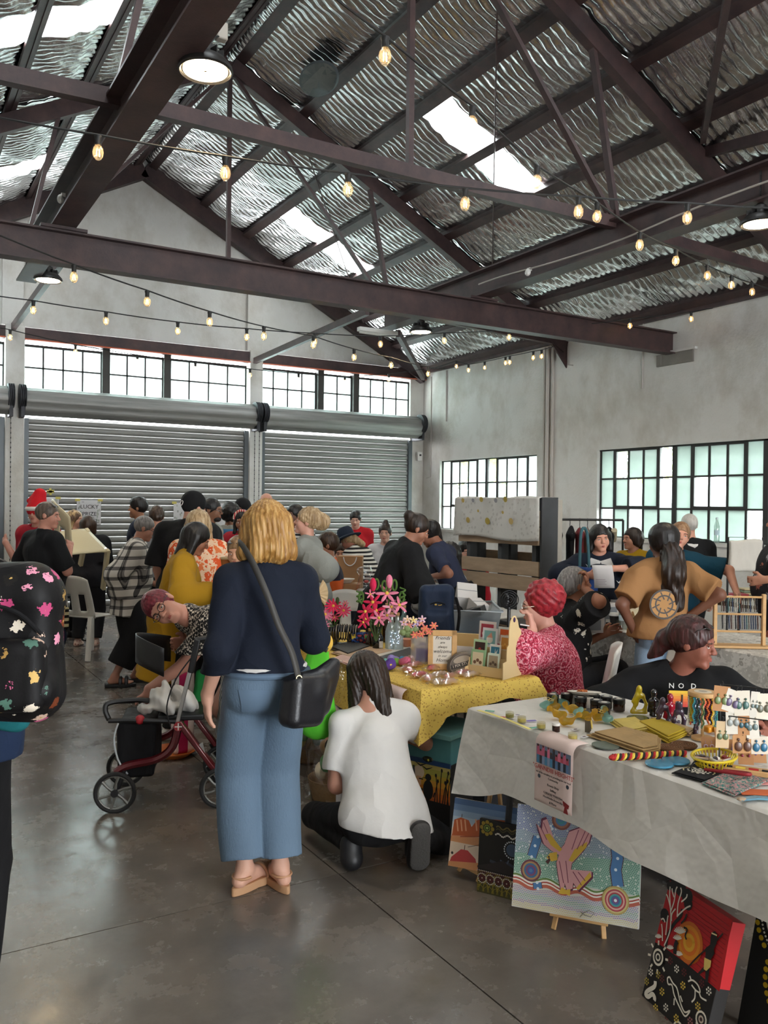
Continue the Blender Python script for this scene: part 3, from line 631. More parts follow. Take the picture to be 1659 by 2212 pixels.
class Person:
    def __init__(s, label, loc, face, H=1.68, tone='c68f74', group=None, lean=0, side=0, hip=None, fwd=0, bulk=1.0, fem=True, head=(0, 0, 0), sit=False, res=.012, cap=None, sh=0, neckf=0, M=None):
        mm_ = M is not None; M_in = M
        s.H = H; s.k = k = H/1.7; s.b = bulk; s.res = res; s.fem = fem
        s.t = thing('person', label, 'person', loc, rad(face), group)
        s.tone = tone; hz = hip if hip is not None else (.56 if sit else .93*k); s.hip = hz
        a, b = rad(lean), rad(side)
        s.U = V((sin(b), sin(a)*cos(b), cos(a)*cos(b))); tw = rad(sh)
        R0 = V((cos(tw), sin(tw), 0)); s.R = (R0-s.U*R0.dot(s.U)).normalized(); s.F = s.U.cross(s.R)
        s.P = V((0, fwd, hz)); s.C = s.P+s.U*.31*k; s.N = s.P+s.U*.515*k; shw = (.15 if fem else .172)*k*(.5+.5*bulk)
        s.S = {q: s.P+s.U*.425*k+s.R*shw*q for q in (-1, 1)}; s.J = {q: s.P+s.R*.09*k*q-s.U*.03*k for q in (-1, 1)}
        y, p, r = (rad(v) for v in head)
        M = Matrix(M_in).transposed() if mm_ else Matrix.Rotation(y, 3, 'Z') @ Matrix.Rotation(p, 3, 'X') @ Matrix.Rotation(r, 3, 'Y'); s.M = M
        hu, hf = M @ V((0, 0, 1)), M @ V((0, 1, 0)); s.hu, s.hf, s.hr = hu, hf, M @ V((1, 0, 0))
        s.hc = s.N+s.U*.035*k+(hu*.105+hf*.028)*k+s.F*neckf*k; s.hs = k
        s.el = {}; s.wr = {}; s.hd = {}; s.kn = {}; s.an = {}; s.ft = {}
        for q in (-1, 1):
            s.arm(q, s.S[q]+V((.07*q, .03, -.52*k)), (0, -1, 0))
            if sit: s.leg(q, V((.11*q, .43, .08*k)), 0)
            else: s.leg(q, V((.1*q, 0, .08*k)), 6*q)
    def w2l(s, p):
        z = s.t.rotation_euler.z; d = V(p)-s.t.location; c, n = cos(z), sin(z); return V((d.x*c+d.y*n, -d.x*n+d.y*c, d.z))
    def arm(s, q, wrist, hint=(0, -1, -.3), hd=None, pn=None, curl=.55):
        e, w = ik(s.S[q], wrist, .29*s.k, .255*s.k, hint); s.el[q], s.wr[q] = e, w
        d = V(hd) if hd else (w-e).normalized(); s.hd[q] = (d, V(pn) if pn else V((-q, .2, 0)), curl); return s
    def leg(s, q, ank, toe=0, hint=(0, 1, 0)):
        kn, an = ik(s.J[q], ank, .43*s.k, .41*s.k, hint); s.kn[q], s.an[q] = kn, an; s.ft[q] = rad(-toe); return s
    def h(s, x, y, z): return s.hc+(s.hr*x+s.hf*y+s.hu*z)*s.hs
    def torso(s, S, i=0.0, k=.05):
        K, b = s.k, s.b; R = np.array([[s.R[j], s.F[j], s.U[j]] for j in range(3)])
        def e(f, x, y, z, up_, r): S.ell(s.P+s.U*up_*K+s.F*f*K+s.R*x*K, [(v*(b if n < 2 else 1))*K+i for n, v in enumerate(r)], R, k)
        if s.fem:
            e(-.015, 0, 0, 0, .0, (.17, .125, .13)); e(0, 0, 0, 0, .15, (.128, .1, .15)); e(.01, 0, 0, 0, .31, (.142, .106, .14))
            for x in (-.07, .07): e(.078, x, 0, 0, .28, (.06, .052, .062))
        else:
            e(0, 0, 0, 0, .0, (.16, .115, .13)); e(.01, 0, 0, 0, .15, (.145, .105, .15)); e(.01, 0, 0, 0, .32, (.168, .115, .15))
        if b > 1.12: e(.07, 0, 0, 0, .13, (.12, .1, .13))
        S.cone(s.S[-1], s.S[1], .052*K+i, None, k)
        for q in (-1, 1): S.cone(s.S[q]+s.U*.0, s.N-s.U*.012*K, .05*K+i, .045*K+i*.5, .03)
        S.cone(s.P+s.U*.36*K, s.N-s.U*.03, .085*K+i, .05*K+i*.5, .03)
    def limbs(s, S, i=0, arms=True, legs=True, k=.025):
        K, b = s.k, .55+.45*s.b
        for q in (-1, 1):
            if arms:
                S.cone(s.S[q], s.el[q], .05*K*b+i, .039*K*b+i, k); S.cone(s.el[q], s.wr[q], .039*K*b+i, .026*K+i, k)
            if legs:
                S.cone(s.J[q], s.kn[q], .079*K*b+i, .048*K*b+i, k); S.cone(s.kn[q], s.an[q], .047*K*b+i, .034*K+i, k)
                if s.hip < .62: continue
                c = s.kn[q]+(s.an[q]-s.kn[q])*.3+V((-sin(s.ft[q]), -cos(s.ft[q]), 0))*.014*K; S.ell(c, (.042*K*b+i, .044*K*b+i, .1*K+i), None, k)
    def foot(s, S, q, i=0.0, k=.02):
        a = s.an[q]; f = V((sin(s.ft[q]), cos(s.ft[q]), 0)); g = s.k
        S.cone(a+V((0, 0, -.01))*g, a-f*.035*g+V((0, 0, -.052))*g, .036*g+i, .028*g+i, k); S.cone(a+V((0, 0, -.02)), a+f*.11*g+V((0, 0, -.058*g)), .034*g+i, .022*g+i, k)
        S.cone(a-f*.035*g+V((0, 0, -.055*g)), a+f*.13*g+V((0, 0, -.064*g)), .026*g+i, .017*g+i, k)
    def body(s, hands=True, feet=False, face=True, bare=True):
        S = Sdf(s.res, .02); s.torso(S, -.004); s.limbs(S)
        for q in (-1, 1):
            if hands: hand(S, s.wr[q], s.hd[q][0], s.hd[q][1], s.k, s.hd[q][2], q)
            if bare: s.foot(S, q)
            if feet:
                a = s.an[q]; f = V((sin(s.ft[q]), cos(s.ft[q]), 0)); x = V((f.y, -f.x, 0))*q
                for j, (o, L) in enumerate(((-.026, .168), (-.009, .166), (.005, .158), (.018, .149), (.03, .138))): S.cone(a+f*.11*s.k-x*-o*1.0+V((0, 0, -.066*s.k)), a+f*L*s.k+x*o*1.1+V((0, 0, -.069*s.k)), .0115 if j else .014, .0095 if j else .012, .006)
        S.cone(s.N-s.U*.05*s.k, s.h(0, -.015, -.05), .056*s.k, .052*s.k, .03)
        h = s.h; u = s.hs; R = np.array([[s.hr[j], s.hf[j], s.hu[j]] for j in range(3)])
        def e(c, r, k=.015, sub=False): S.ell(h(*c), [v*u for v in r], R, k, sub)
        e((0, -.012, .032), (.074, .094, .086)); e((0, .026, -.042), (.059, .062, .074), .02); S.cone(h(-.012, .072, -.096), h(.012, .072, -.096), .019*u, None, .02)
        for q in (-1, 1):
            e((.037*q, .054, -.03), (.029, .03, .034), .02); e((.076*q, -.008, -.004), (.01, .02, .031), .006)
        S.cone(h(-.034, .079, .021), h(.034, .079, .021), .0135*u, None, .02)
        for q in (-1, 1): e((.031*q, .1, .003), (.018, .016, .011), .01, True)
        S.cone(h(0, .084, .012), h(0, .107, -.027), .0085*u, .0125*u, .01)
        for q in (-1, 1): e((.0125*q, .098, -.031), (.009, .011, .008), .006)
        S.cone(h(-.016, .086, -.057), h(.016, .086, -.057), .0085*u, None, .006); S.cone(h(-.014, .084, -.069), h(.014, .084, -.069), .009*u, None, .006)
        e((0, .104, -.0632), (.02, .008, .0014), .003, True)
        s.body_o = S.bd('body', skin(s.tone), s.t)
        if face: s.face()
        return s
    def face(s, brow='3a2a22', lip='a5584f', iris='3c2b20', open_=1.0):
        h = s.h; u = s.hs
        for q in (-1, 1):
            m = MB(); m.ball(h(.031*q, .077, .003), .0122*u, 10, 7); o = m.bd('eye', mat('eye_white', 'ddd5cd', .25), s.t)
            MB().ball(h(.031*q, .0832, .002), .0066*u, 8, 6).bd('iris', mat('iris_'+iris, iris, .2), o)
            l = MB(); l.tube([h((.031+a)*q, .089-abs(a)*.35, .003+(.0062*open_)-abs(a)*.22) for a in (-.017, -.008, 0, .008, .017)], .0048*u, 6); l.bd('eyelid', skin(s.tone), o)
            MB().tube([h((.031+a)*q, .0915-max(0, a)*.45, .022-abs(a-.004)*.25) for a in (-.019, -.009, 0, .01, .021)], [.0022*u, .0035*u, .0036*u, .003*u, .0016*u], 6).bd('eyebrow', mat('brow_'+brow, brow, .8), s.t)
        m = MB(); m.tube([h(a, .0955-abs(a)*.45, -.0585-.03*abs(a)+(.0012 if a else 0)) for a in (-.023, -.011, 0, .011, .023)], [.0012*u, .0042*u, .0042*u, .0042*u, .0012*u], 6)
        m2 = MB(); m2.tube([h(a, .0948-abs(a)*.45, -.0672+.2*abs(a)) for a in (-.022, -.01, 0, .01, .022)], [.0012*u, .005*u, .0056*u, .005*u, .0012*u], 6)
        mm = mat('lip_'+lip, lip, .45); m.bd('upper_lip', mm, s.t); m2.bd('lower_lip', mm, s.t); return s
    def hair(s, m, prims, cut=True, name='hair', grow=.012, rough=.004, fr=70, res=None, low=-.02, front=.055, k=.02):
        """prims in head space: ('e',c,r) ball, ('c',a,b,ra,rb) strand, ('w',a,b,ra,rb) the same in world-upright offsets"""
        S = Sdf(res or s.res, k); h = s.h; u = s.hs; R = np.array([[s.hr[j], s.hf[j], s.hu[j]] for j in range(3)])
        if cut: S.ell(h(0, -.014, .034), [(v+grow)*u for v in (.074, .094, .087)], R)
        for p in prims:
            if p[0] == 'e': S.ell(h(*p[1]), [v*u for v in p[2]], R)
            elif p[0] == 'c': S.cone(h(*p[1]), h(*p[2]), p[3]*u, p[4]*u)
            elif p[0] == 'w': a = h(*p[1]); S.cone(a, a+V(p[2])*u, p[3]*u, p[4]*u)
            elif p[0] == 's': S.ell(h(*p[1]), [v*u for v in p[2]], R, .012, True)
        if cut:
            S.ell(h(0, front+.062, -.035), [v*u for v in (.066, .075, .085)], R, .012, True)
            if low is not None: S.cutp(h(0, -.06, low-.045), -(s.hu)-(s.hf*-.5))
        hc, hr, hf, hu = npv(s.hc), npv(s.hr), npv(s.hf), npv(s.hu)
        if rough:
            def disp(x, y, z):
                dx, dy, dz = x-hc[0], y-hc[1], z-hc[2]; a = np.arctan2(dx*hr[0]+dy*hr[1]+dz*hr[2], -(dx*hf[0]+dy*hf[1]+dz*hf[2])); w = dx*hu[0]+dy*hu[1]+dz*hu[2]
                return rough*(np.sin(a*fr*.3+w*16+2*np.sin(w*23))+.6*np.sin(a*fr*.61-w*9+1.3))
            S.disp = disp
        return S.bd(name, m, s.t)
    def curls(s, m, c, r, n, amp, name='hair'):
        S = Sdf(s.res, .015); u = s.hs; R = np.array([[s.hr[j], s.hf[j], s.hu[j]] for j in range(3)]); S.ell(s.h(*c), [v*u for v in r], R)
        S.ell(s.h(0, .13, -.05), [v*u for v in (.07, .085, .1)], R, .012, True); q = np.random.RandomState(n)
        w = q.uniform(-1, 1, (6, 3))*150
        S.disp = lambda x, y, z: amp*sum(np.sin(a*x+b*y+c2*z+3*np.sin(20*z+i)) for i, (a, b, c2) in enumerate(w))/2.5
        return S.bd(name, m, s.t)
    def top(s, m, sleeve=.5, loose=.012, hem=-.02, flare=0.0, fold=.004, name='shirt', neck=True, seed=1, slw=0.0, k=.05, res=None, open_=False):
        """sleeve: 0 none, .5 above the elbow, 1 elbow, 2 wrist; hem: metres above (+) or below (-) the hip"""
        S = Sdf(res or s.res, .03); K = s.k; s.torso(S, loose, k); b = .55+.45*s.b
        if hem < .02:
            wx = (.17 if s.fem else .16)*s.b*K+loose; dn = V((0, 0, -1)) if s.U.z < .8 else -s.U
            L = -hem+.06
            for q in (-1, 1): S.cone(s.P+s.R*wx*.45*q, s.P+s.R*(wx*.45+flare*.5)*q+dn*L, wx*.62, wx*.62+flare*.5, .05, flat=(s.F, .98 if s.b > 1.1 else .9))
            S.cutp(s.P+dn*(-hem), dn)
        else: S.cutp(s.P+s.U*hem, -s.U)
        for q in (-1, 1):
            sh, e, w = s.S[q], s.el[q], s.wr[q]; r0, r1, r2 = .05*K*b+loose, .043*K*b+loose+slw, .03*K+loose+slw
            if sleeve > 0:
                t = min(sleeve, 1); S.cone(sh, sh+(e-sh)*t, r0, r0+(r1-r0)*t, .03, cut=1 if sleeve <= 1 else 0)
                if sleeve > 1: S.cone(e, e+(w-e)*(sleeve-1), r1, r1+(r2-r1)*(sleeve-1), .025, cut=1)
        if neck: S.ell(s.N+s.U*.035*K+s.F*.03*K, [.068*K, .075*K, .06*K], np.array([[s.R[j], s.F[j], s.U[j]] for j in range(3)]), .012, True)
        if fold: S.disp = folds(seed, fold)
        return S.bd(name, m, s.t)
    def trousers(s, m, ankle=.98, loose=.012, wide=0.0, top=.06, fold=.004, name='trousers', seed=2, res=None, knee=0):
        S = Sdf(res or s.res, .03); K = s.k; b = .55+.45*s.b; R = np.array([[s.R[j], s.F[j], s.U[j]] for j in range(3)])
        S.ell(s.P-s.F*.012, [(.17 if s.fem else .16)*K*s.b+loose, .125*K*s.b+loose, .15*K], R)
        for q in (-1, 1):
            S.ell(s.J[q]-s.F*.045*K-s.U*.0, [.085*K*b+loose, .085*K*b+loose, .1*K], R)
            e = s.kn[q]+(s.an[q]-s.kn[q])*ankle; S.cone(s.kn[q], e, .06*K*b+loose+wide*.5+knee, .042*K+loose+wide, .008, cut=1); S.cone(s.J[q], s.kn[q], .088*K*b+loose, .06*K*b+loose+wide*.5+knee, .012)
        if s.hip > .8*s.k: S.cutp(s.P+s.U*top, s.U)
        if fold: S.disp = folds(seed, fold, 9, 30)
        return S.bd(name, m, s.t)
    def skirt(s, m, hem=.5, flare=.1, loose=.02, name='skirt', fold=.008, top=.08, seed=3):
        S = Sdf(s.res, .03); K = s.k; R = np.array([[s.R[j], s.F[j], s.U[j]] for j in range(3)]); S.ell(s.P, [.17*K*s.b+loose, .13*K*s.b+loose, .15*K], R)
        dn = V((0, 0, -1)); S.cone(s.P, s.P+dn*hem, .15*K*s.b+loose, .15*K*s.b+loose+flare, .05, cut=1); S.cutp(s.P+s.U*top, s.U); S.disp = folds(seed, fold, 3, 55); return S.bd(name, m, s.t)
    def shoes(s, m, sole=None, inf=.006):
        for q in (-1, 1):
            S = Sdf(min(s.res, .009), .012); s.foot(S, q, inf); a = s.an[q]; S.cutp(a+V((0, 0, .015)), (0, 0, 1)); S.cutp((0, 0, .004), (0, 0, -1)) if a.z < .1 else None
            o = S.bd('shoe', m, s.t)
            if sole:
                f = V((sin(s.ft[q]), cos(s.ft[q]), 0)); x = V((f.y, -f.x, 0)); g = s.k
                pl = [(.035*cos(t)*(1.15 if sin(t) > 0 else .85), .045+.125*sin(t)) for t in [2*PI*i/20 for i in range(20)]]
                MB().prism([(c*g, d*g) for c, d in pl], .018, V((a.x, a.y, max(a.z-.078*g, .001))), x, f, (0, 0, 1)).bd('sole', sole, o, bevel=.003)
        return s
    def specs(s, m, up_=0, tilt=0, tint=None, r=.022):
        y = .103 if not up_ else .02; z = .002 if not up_ else .105
        f = MB()
        if up_:
            c = [s.h(.033*q, .062, .092) for q in (-1, 1)]; n1, n2 = s.hr, (s.hu*.45-s.hf*.9).normalized()
        else: c = [s.h(.033*q, .104, -.001) for q in (-1, 1)]; n1, n2 = s.hr, s.hu
        for p in c: f.tube([p+(n1*cos(a)*r*1.08+n2*sin(a)*r*.86)*s.hs for a in [2*PI*i/14 for i in range(14)]], .0021, 5, closed=True)
        f.tube([c[0]+n1*r*s.hs, c[1]-n1*r*s.hs], .002, 5)
        for q, p in zip((-1, 1), c): f.tube([p+n1*q*r*s.hs, s.h(.078*q, .07 if not up_ else .03, .006 if not up_ else .075), s.h(.081*q, -.01, .005 if not up_ else .03)], .002, 5)
        g = f.bd('spectacles' if not tint else 'sunglasses', m, s.t)
        if tint:
            for p in c: MB().prism([(cos(a)*r*s.hs, sin(a)*r*.8*s.hs) for a in [2*PI*i/14 for i in range(14)]], .002, p, n1, n2).bd('lens', tint, g)
        return s

def man(label, at_, v, **kw):
    """stands (or seats) a person so that the head is at the given place; v: 0 = back to the viewer, 90 = facing left, 180 = facing the viewer"""
    a = Person(label, (0, 0, 0), v-30.74, **kw); w = at(*at_)
    if kw.get('sit') or 'hip' in kw: kw['hip'] = a.hip+w.z-a.hc.z
    else: kw['H'] = a.H*w.z/a.hc.z
    bpy.data.objects.remove(a.t); b = Person(label, (0, 0, 0), v-30.74, **kw); r = rad(v-30.74)
    b.t.location = (w.x-b.hc.x*cos(r)+b.hc.y*sin(r), w.y-b.hc.x*sin(r)-b.hc.y*cos(r), 0)
    b.v = v; return b

def L(v, a, b, c):
    """a direction given as seen (right, up, towards the viewer) turned into the frame of a person facing v"""
    r = rad(v); x, y = a, -c; return V((x*cos(r)+y*sin(r), -x*sin(r)+y*cos(r), b)).normalized()
def wrap(o, on_, off=.004):
    m = o.modifiers.new('wrap', 'SHRINKWRAP'); m.target = on_; m.wrap_mode = 'ABOVE_SURFACE'; m.offset = off; return o
# ------------------------------------------------------------------ people: shared looks
BLACK = cloth('black_cloth', '141416'); NAVY = cloth('navy_knit', '161c2a', weave=.25); DENIM = cloth('dark_denim', '27344a'); WHITE_T = cloth('white_cotton', 'd9d6d2', weave=.08, var=.05)
H_BLACK = hairmat('black_hair', ['0c0a0a', '1a1614', '262020']); H_BROWN = hairmat('brown_hair', ['21160f', '3a281c', '4d3828']); H_DKBROWN = hairmat('dark_brown_hair', ['150d0a', '24170f', '35241b'])
H_BLOND = hairmat('golden_blond_hair', ['6f4a22', '9a6e35', 'ba9054', 'cfae74'], (60, 60, 4)); H_FAIR = hairmat('fair_hair', ['7d6345', 'a98d68', 'cdb694']); H_GREY = hairmat('grey_hair', ['4e4a48', '75706d', '9a9591'], (80, 80, 12))
H_RED = hairmat('bright_red_hair', ['560f1a', '94202c', 'b83a42'], (40, 40, 30)); H_MAROON = hairmat('maroon_hair', ['3a0f17', '6a1c2a', '8a3040'], (70, 70, 30)); H_AUBURN = hairmat('auburn_hair', ['1c0f0d', '351a17', '55292a'])
SOLE = mat('shoe_sole', 'c9c6c0', .7); SHOE = mat('black_shoe', '17171a', .5); GLASSF = mat('spectacle_frame', '1d1716', .3); LENS = mat('dark_lens', '0b0b0d', .1)
BOB = [('e', (0, -.03, 0), (.092, .1, .1)), ('c', (-.068, -.02, .02), (-.078, -.01, -.1), .045, .03), ('c', (.068, -.02, .02), (.078, -.01, -.1), .045, .03), ('c', (0, -.06, .02), (0, -.075, -.1), .065, .05)]
def LONG(n=.3): return [('e', (0, -.02, .02), (.088, .1, .1)), ('c', (-.06, -.03, .02), (-.07, -.06, -n*.8), .05, .04), ('c', (.06, -.03, .02), (.07, -.06, -n*.8), .05, .04), ('c', (0, -.06, .02), (0, -.09, -n), .07, .05)]
def BUN(z=.06, y=-.12, r=.045): return [('e', (0, y, z), (r, r*.9, r))]
R_ = lambda d: .006 if d < 4.1 else .0075 if d < 5.3 else .0095 if d < 7 else .013
# ------------------------------------------------------------------ woman in front, seen from behind: navy cardigan, flared jeans, handbag
p = man('fair-haired woman seen from behind in a navy cardigan and pale flared jeans', (576, 1143, 3.56), 22, res=.006, head=(-8, -4, 0), bulk=1.02, H=1.66, tone='c99a84')
p.arm(-1, (-.235, .04, .84), (-.12, -1, 0), hd=(.04, .12, -1), pn=(1, .1, 0), curl=.3); p.arm(1, (.17, .3, 1.05), (.35, -1, -.3), curl=.6)
p.leg(-1, V((-.07, .05, .105)), -55); p.leg(1, V((.075, .02, .105)), 12)
p.body(feet=True, face=True)
p.hair(H_BLOND, [('e', (0, -.022, .026), (.092, .106, .092)), ('c', (-.062, -.02, .03), (-.088, -.02, -.1), .05, .042), ('c', (.062, -.02, .03), (.09, -.02, -.1), .05, .042), ('c', (-.03, -.075, .02), (-.045, -.085, -.105), .052, .045), ('c', (.03, -.075, .02), (.045, -.085, -.11), .052, .045), ('c', (.09, -.03, -.09), (.1, -.02, -.125), .034, .02), ('c', (-.09, -.03, -.085), (-.105, -.01, -.115), .034, .02), ('c', (0, -.095, -.08), (0, -.07, -.125), .042, .03)], rough=.0026, fr=120, low=None, res=.005, k=.02)
p.top(NAVY, 1.97, .018, .045, fold=.005, name='cardigan', seed=8, slw=.002)
m = MB(); m.lathe([(.168, 0), (.172, .025), (.166, .03)], 28, p.P+V((0, -.005, .04)), None, (1.0, .8)); m.bd('white_shirt_hem', WHITE_T, p.t)
JEANS = mat('washed_denim', '5c7186', .85, var=.25, vs=3, bump=.3, bs=140, vscale=(1, 1, .35))
tr = p.trousers(JEANS, .93, .008, .05, .05, fold=.006, seed=14, knee=.012)
p.body_o.name = 'body'
for q in (-1, 1):
    b = p.R*.075*q; m = MB()
    m.grid(lambda a, c, b=b: p.P+b+p.R*(a-.5)*.12+V((0, -.135-.014*sin(3*c)+.05*abs(a-.5), -.01-.115*c-.012*(1-abs(2*a-1))*c)), 12, 12); wrap(m.bd('back_pocket', mat('denim_pocket', '5a6f85', .85, var=.25, vs=5), tr), tr)
m = MB(); m.tube([p.P+V((.172*cos(t), -.012+.135*sin(t), .04)) for t in [2*PI*i/30 for i in range(30)]], .013, 8, closed=True); m.bd('waistband', mat('denim_pocket'), tr)
TAN = mat('tan_strap', 'b08260', .6)
for q in (-1, 1):
    a = p.an[q]; f = V((sin(p.ft[q]), cos(p.ft[q]), 0)); x = V((f.y, -f.x, 0)); S = Sdf(.006, .012)
    pl = [(.04*cos(t)*(1.1 if sin(t) > 0 else .82), .052+.128*sin(t)) for t in [2*PI*i/26 for i in range(26)]]
    so = MB().prism(pl, .034, V((a.x, a.y, .001)), x, f, (0, 0, 1)).bd('sandal', mat('tan_sole', 'ae8561', .7, var=.1), p.t, bevel=.006)
    m = MB(); c = V((a.x, a.y, .034))
    for w in (.1, .116): MB().tube([c+f*w+x*.045*cos(t)+V((0, 0, .046*sin(t))) for t in [PI*i/10 for i in range(11)]], .01, 6).bd('strap', TAN, so)
    m.tube([c-f*.01+x*.04*cos(t)-f*.045*sin(t)+V((0, 0, .035)) for t in [PI*i/10-.1 for i in range(12)]], .006, 6); m.bd('strap', TAN, so)
FRONT = p
bagm = mat('black_leather', '15151a', .38, bump=.12, bs=120); lg = thing('handbag', 'black leather handbag hanging at the fair-haired woman\'s right hip', 'bag', p.t.location, p.t.rotation_euler.z)
S = Sdf(.007, .03); Rb = Matrix.Rotation(.5, 3, 'Z') @ Matrix.Rotation(.12, 3, 'Y'); S.box((.105, -.185, .84), (.098, .055, .108), .04, Rb).cone((.16, -.155, .88), (.27, -.07, .95), .06, .03).cone((.19, -.13, .8), (.25, -.08, .9), .05, .04); S.cutp((.11, -.18, .955), (-.3, 0, 1)); S.res = .006; S.bd('bag_body', bagm, lg)
m = MB(); path = spath([(.07, -.24, .94), (.045, -.225, 1.04), (.0, -.2, 1.14), (-.045, -.19, 1.26), (-.09, -.14, 1.38), (-.12, -.06, 1.455), (-.11, .03, 1.44), (0, .14, 1.25), (.14, .2, 1.1), (.3, .1, .98)], 6)
vs = []
for i, q in enumerate(path):
    t = (path[min(i+1, len(path)-1)]-path[max(i-1, 0)]).normalized(); o = V((q.x, q.y, 0)).normalized(); w = t.cross(o).normalized()*.013; vs += [q-w, q+w]
m.add(vs, [(2*i, 2*i+1, 2*i+3, 2*i+2) for i in range(len(path)-1)]); m.bd('shoulder_strap', mat('grey_strap', '3b3936', .6), lg, solid=.003)
m = MB(); m.tube([V((.07, -.246, .94))+V((.011*cos(t), 0, .011*sin(t))) for t in [2*PI*i/10 for i in range(10)]], .0022, 5, closed=True); m.tube([(.07, -.246, .928), (.077, -.25, .906)], .0035, 6); m.tube([V((.08, -.25, .895))+V((.009*cos(t), 0, .012*sin(t))) for t in [2*PI*i/10 for i in range(9)]], .002, 5); m.bd('gold_clasp', mat('pale_gold', 'd8c48a', .25, 1), lg)
# ------------------------------------------------------------------ woman kneeling, long dark hair, white T-shirt
p = man('woman squatting with her back to us in a loose white T-shirt', (788, 1462, 4.08), 12, res=.006, head=(18, -22, 0), lean=24, hip=.4, H=1.62, tone='b98570', bulk=1.0)
p.leg(-1, V((-.13, -.02, .115)), -15, (0, 1, .6)); p.leg(1, V((.15, -.1, .16)), 5, (.2, 1, -.1))
p.arm(-1, p.w2l(at(716, 1604, 4.1)), (-.1, -.3, -1), hd=(-.1, .8, .6), pn=(1, 0, 0), curl=.9); p.arm(1, (.1, .45, .5), (1, 0, -.5)); p.body(bare=False)
p.hair(H_DKBROWN, [('e', (0, -.02, .02), (.086, .1, .098)), ('c', (-.055, -.03, .04), (-.085, .03, -.27), .05, .025), ('c', (.055, -.03, .04), (.085, .0, -.24), .055, .03), ('c', (0, -.06, .03), (.03, -.085, -.2), .068, .04), ('c', (.05, -.06, 0), (.1, -.04, -.27), .05, .018), ('c', (-.06, -.01, 0), (-.08, .07, -.24), .035, .02)], low=None, rough=.0022, fr=110, res=.0055, k=.012)
S = Sdf(.0065, .03); p.torso(S, .016, .05)
for q in (-1, 1):
    S.cone(p.S[q], p.S[q]+(p.el[q]-p.S[q])*.72, .06, .062, .03, cut=1)
S.cone(p.P+p.U*.2, p.P+V((.03, -.1, -.12)), .13, .155, .05, flat=((0, 1, .3), .8)); S.cone(p.P+p.U*.3, p.P+V((.08, -.06, -.14)), .11, .165, .05, flat=((0, 1, .3), .72))
S.cutp((0, -.1, .19), (-.12, -.1, -1)); S.ell(p.N+p.U*.03+p.F*.02, .062, None, .012, True)
r = folds(21, .014, 10, 16); r2 = folds(5, .006, 22, 32); S.disp = lambda x, y, z: r(x, y, z)+r2(x, y, z); S.bd('t_shirt', WHITE_T, p.t)
p.trousers(BLACK, .97, .006, 0, .03); KN = p
for q, so in ((-1, SHOE), (1, mat('grey_sole', '4c4a48', .8, bump=.4, bs=120))):
    a = p.an[q]; f = V((sin(p.ft[q]), cos(p.ft[q]), 0)); S = Sdf(.007, .015)
    if q < 0: S.cone(a+V((0, -.03, -.06)), a+f*.15+V((0, 0, -.075)), .045, .036).cone(a, a+V((0, -.02, -.05)), .05, .05); S.cutp((0, 0, .003), (0, 0, -1)); S.bd('boot', SHOE, p.t)
    else:
        S.cone(a+V((0, -.06, .05)), a+V((.01, .02, -.115)), .048, .05, flat=((0, 1, .35), .6)).cone(a+V((0, .03, 0)), a+V((0, .05, -.09)), .045, .04); S.cutp((0, 0, .004), (0, 0, -1)); b = S.bd('boot', SHOE, p.t)
        S = Sdf(.006, .01); S.cone(a+V((0, -.085, .055)), a+V((.01, -.025, -.105)), .043, .047, flat=((0, 1, .35), .3)); S.cutp((0, 0, .004), (0, 0, -1)); S.bd('boot_sole', so, b)
w = p.wr[-1]; MB().tube([w-p.hd[-1][0]*.02+V((.03*cos(t), .012*sin(t), .03*sin(t))) for t in [2*PI*i/16 for i in range(16)]], .008, 6, closed=True).bd('wrist_band', mat('black_rubber', '1b1a19', .8), p.t)
# ------------------------------------------------------------------ bending woman with maroon crop and glasses
CHECK = pattern('black_white_weave', 'check', ['1d1b1b', 'cfc4b4'], 62); STRIPE = pattern('navy_white_stripe', 'stripe_x', ['d6d3cd', '23232c'], 62)
vb = 128; hu = L(vb, -.86, .4, .1); hf = L(vb, .2, -.25, .9); hf = (hf-hu*hf.dot(hu)).normalized(); hr = hf.cross(hu)
p = man('woman with cropped maroon hair and glasses bending down over the walking frame', (352, 1312, 4.72), vb, res=.007, lean=66, side=0, hip=.95, H=1.66, tone='c48c78', M=[hr, hf, hu], bulk=1.15)
l = p.w2l(on(312, 1515, .62)); p.arm(-1, p.w2l(at(322, 1488, 4.75)), (-.3, -1, .2), hd=(0, .1, -1), curl=.3); p.arm(1, p.w2l(at(408, 1385, 4.95)), (0, -1, .5), curl=.8)
p.body(); p.hair(H_MAROON, [], rough=.002, grow=.009); p.specs(GLASSF)
p.top(CHECK, .95, .025, .0, name='tunic', fold=.006, slw=.02)
p.skirt(STRIPE, .52, .05, .03, fold=.006); sh = MB(); BEND = p
p.shoes(SHOE, SHOE)
m = MB(); m.grid(lambda a, c: p.N+p.R*(-.11+.05*sin(c*3))+V((-.05-.02*a, -.12+.11*a-.1*c, .02-.02*a-.2*c)), 6, 8); m.bd('striped_scarf', pattern('thin_stripe', 'stripe_x', ['d9d7d2', '3a4257'], 85), p.t, solid=.006)
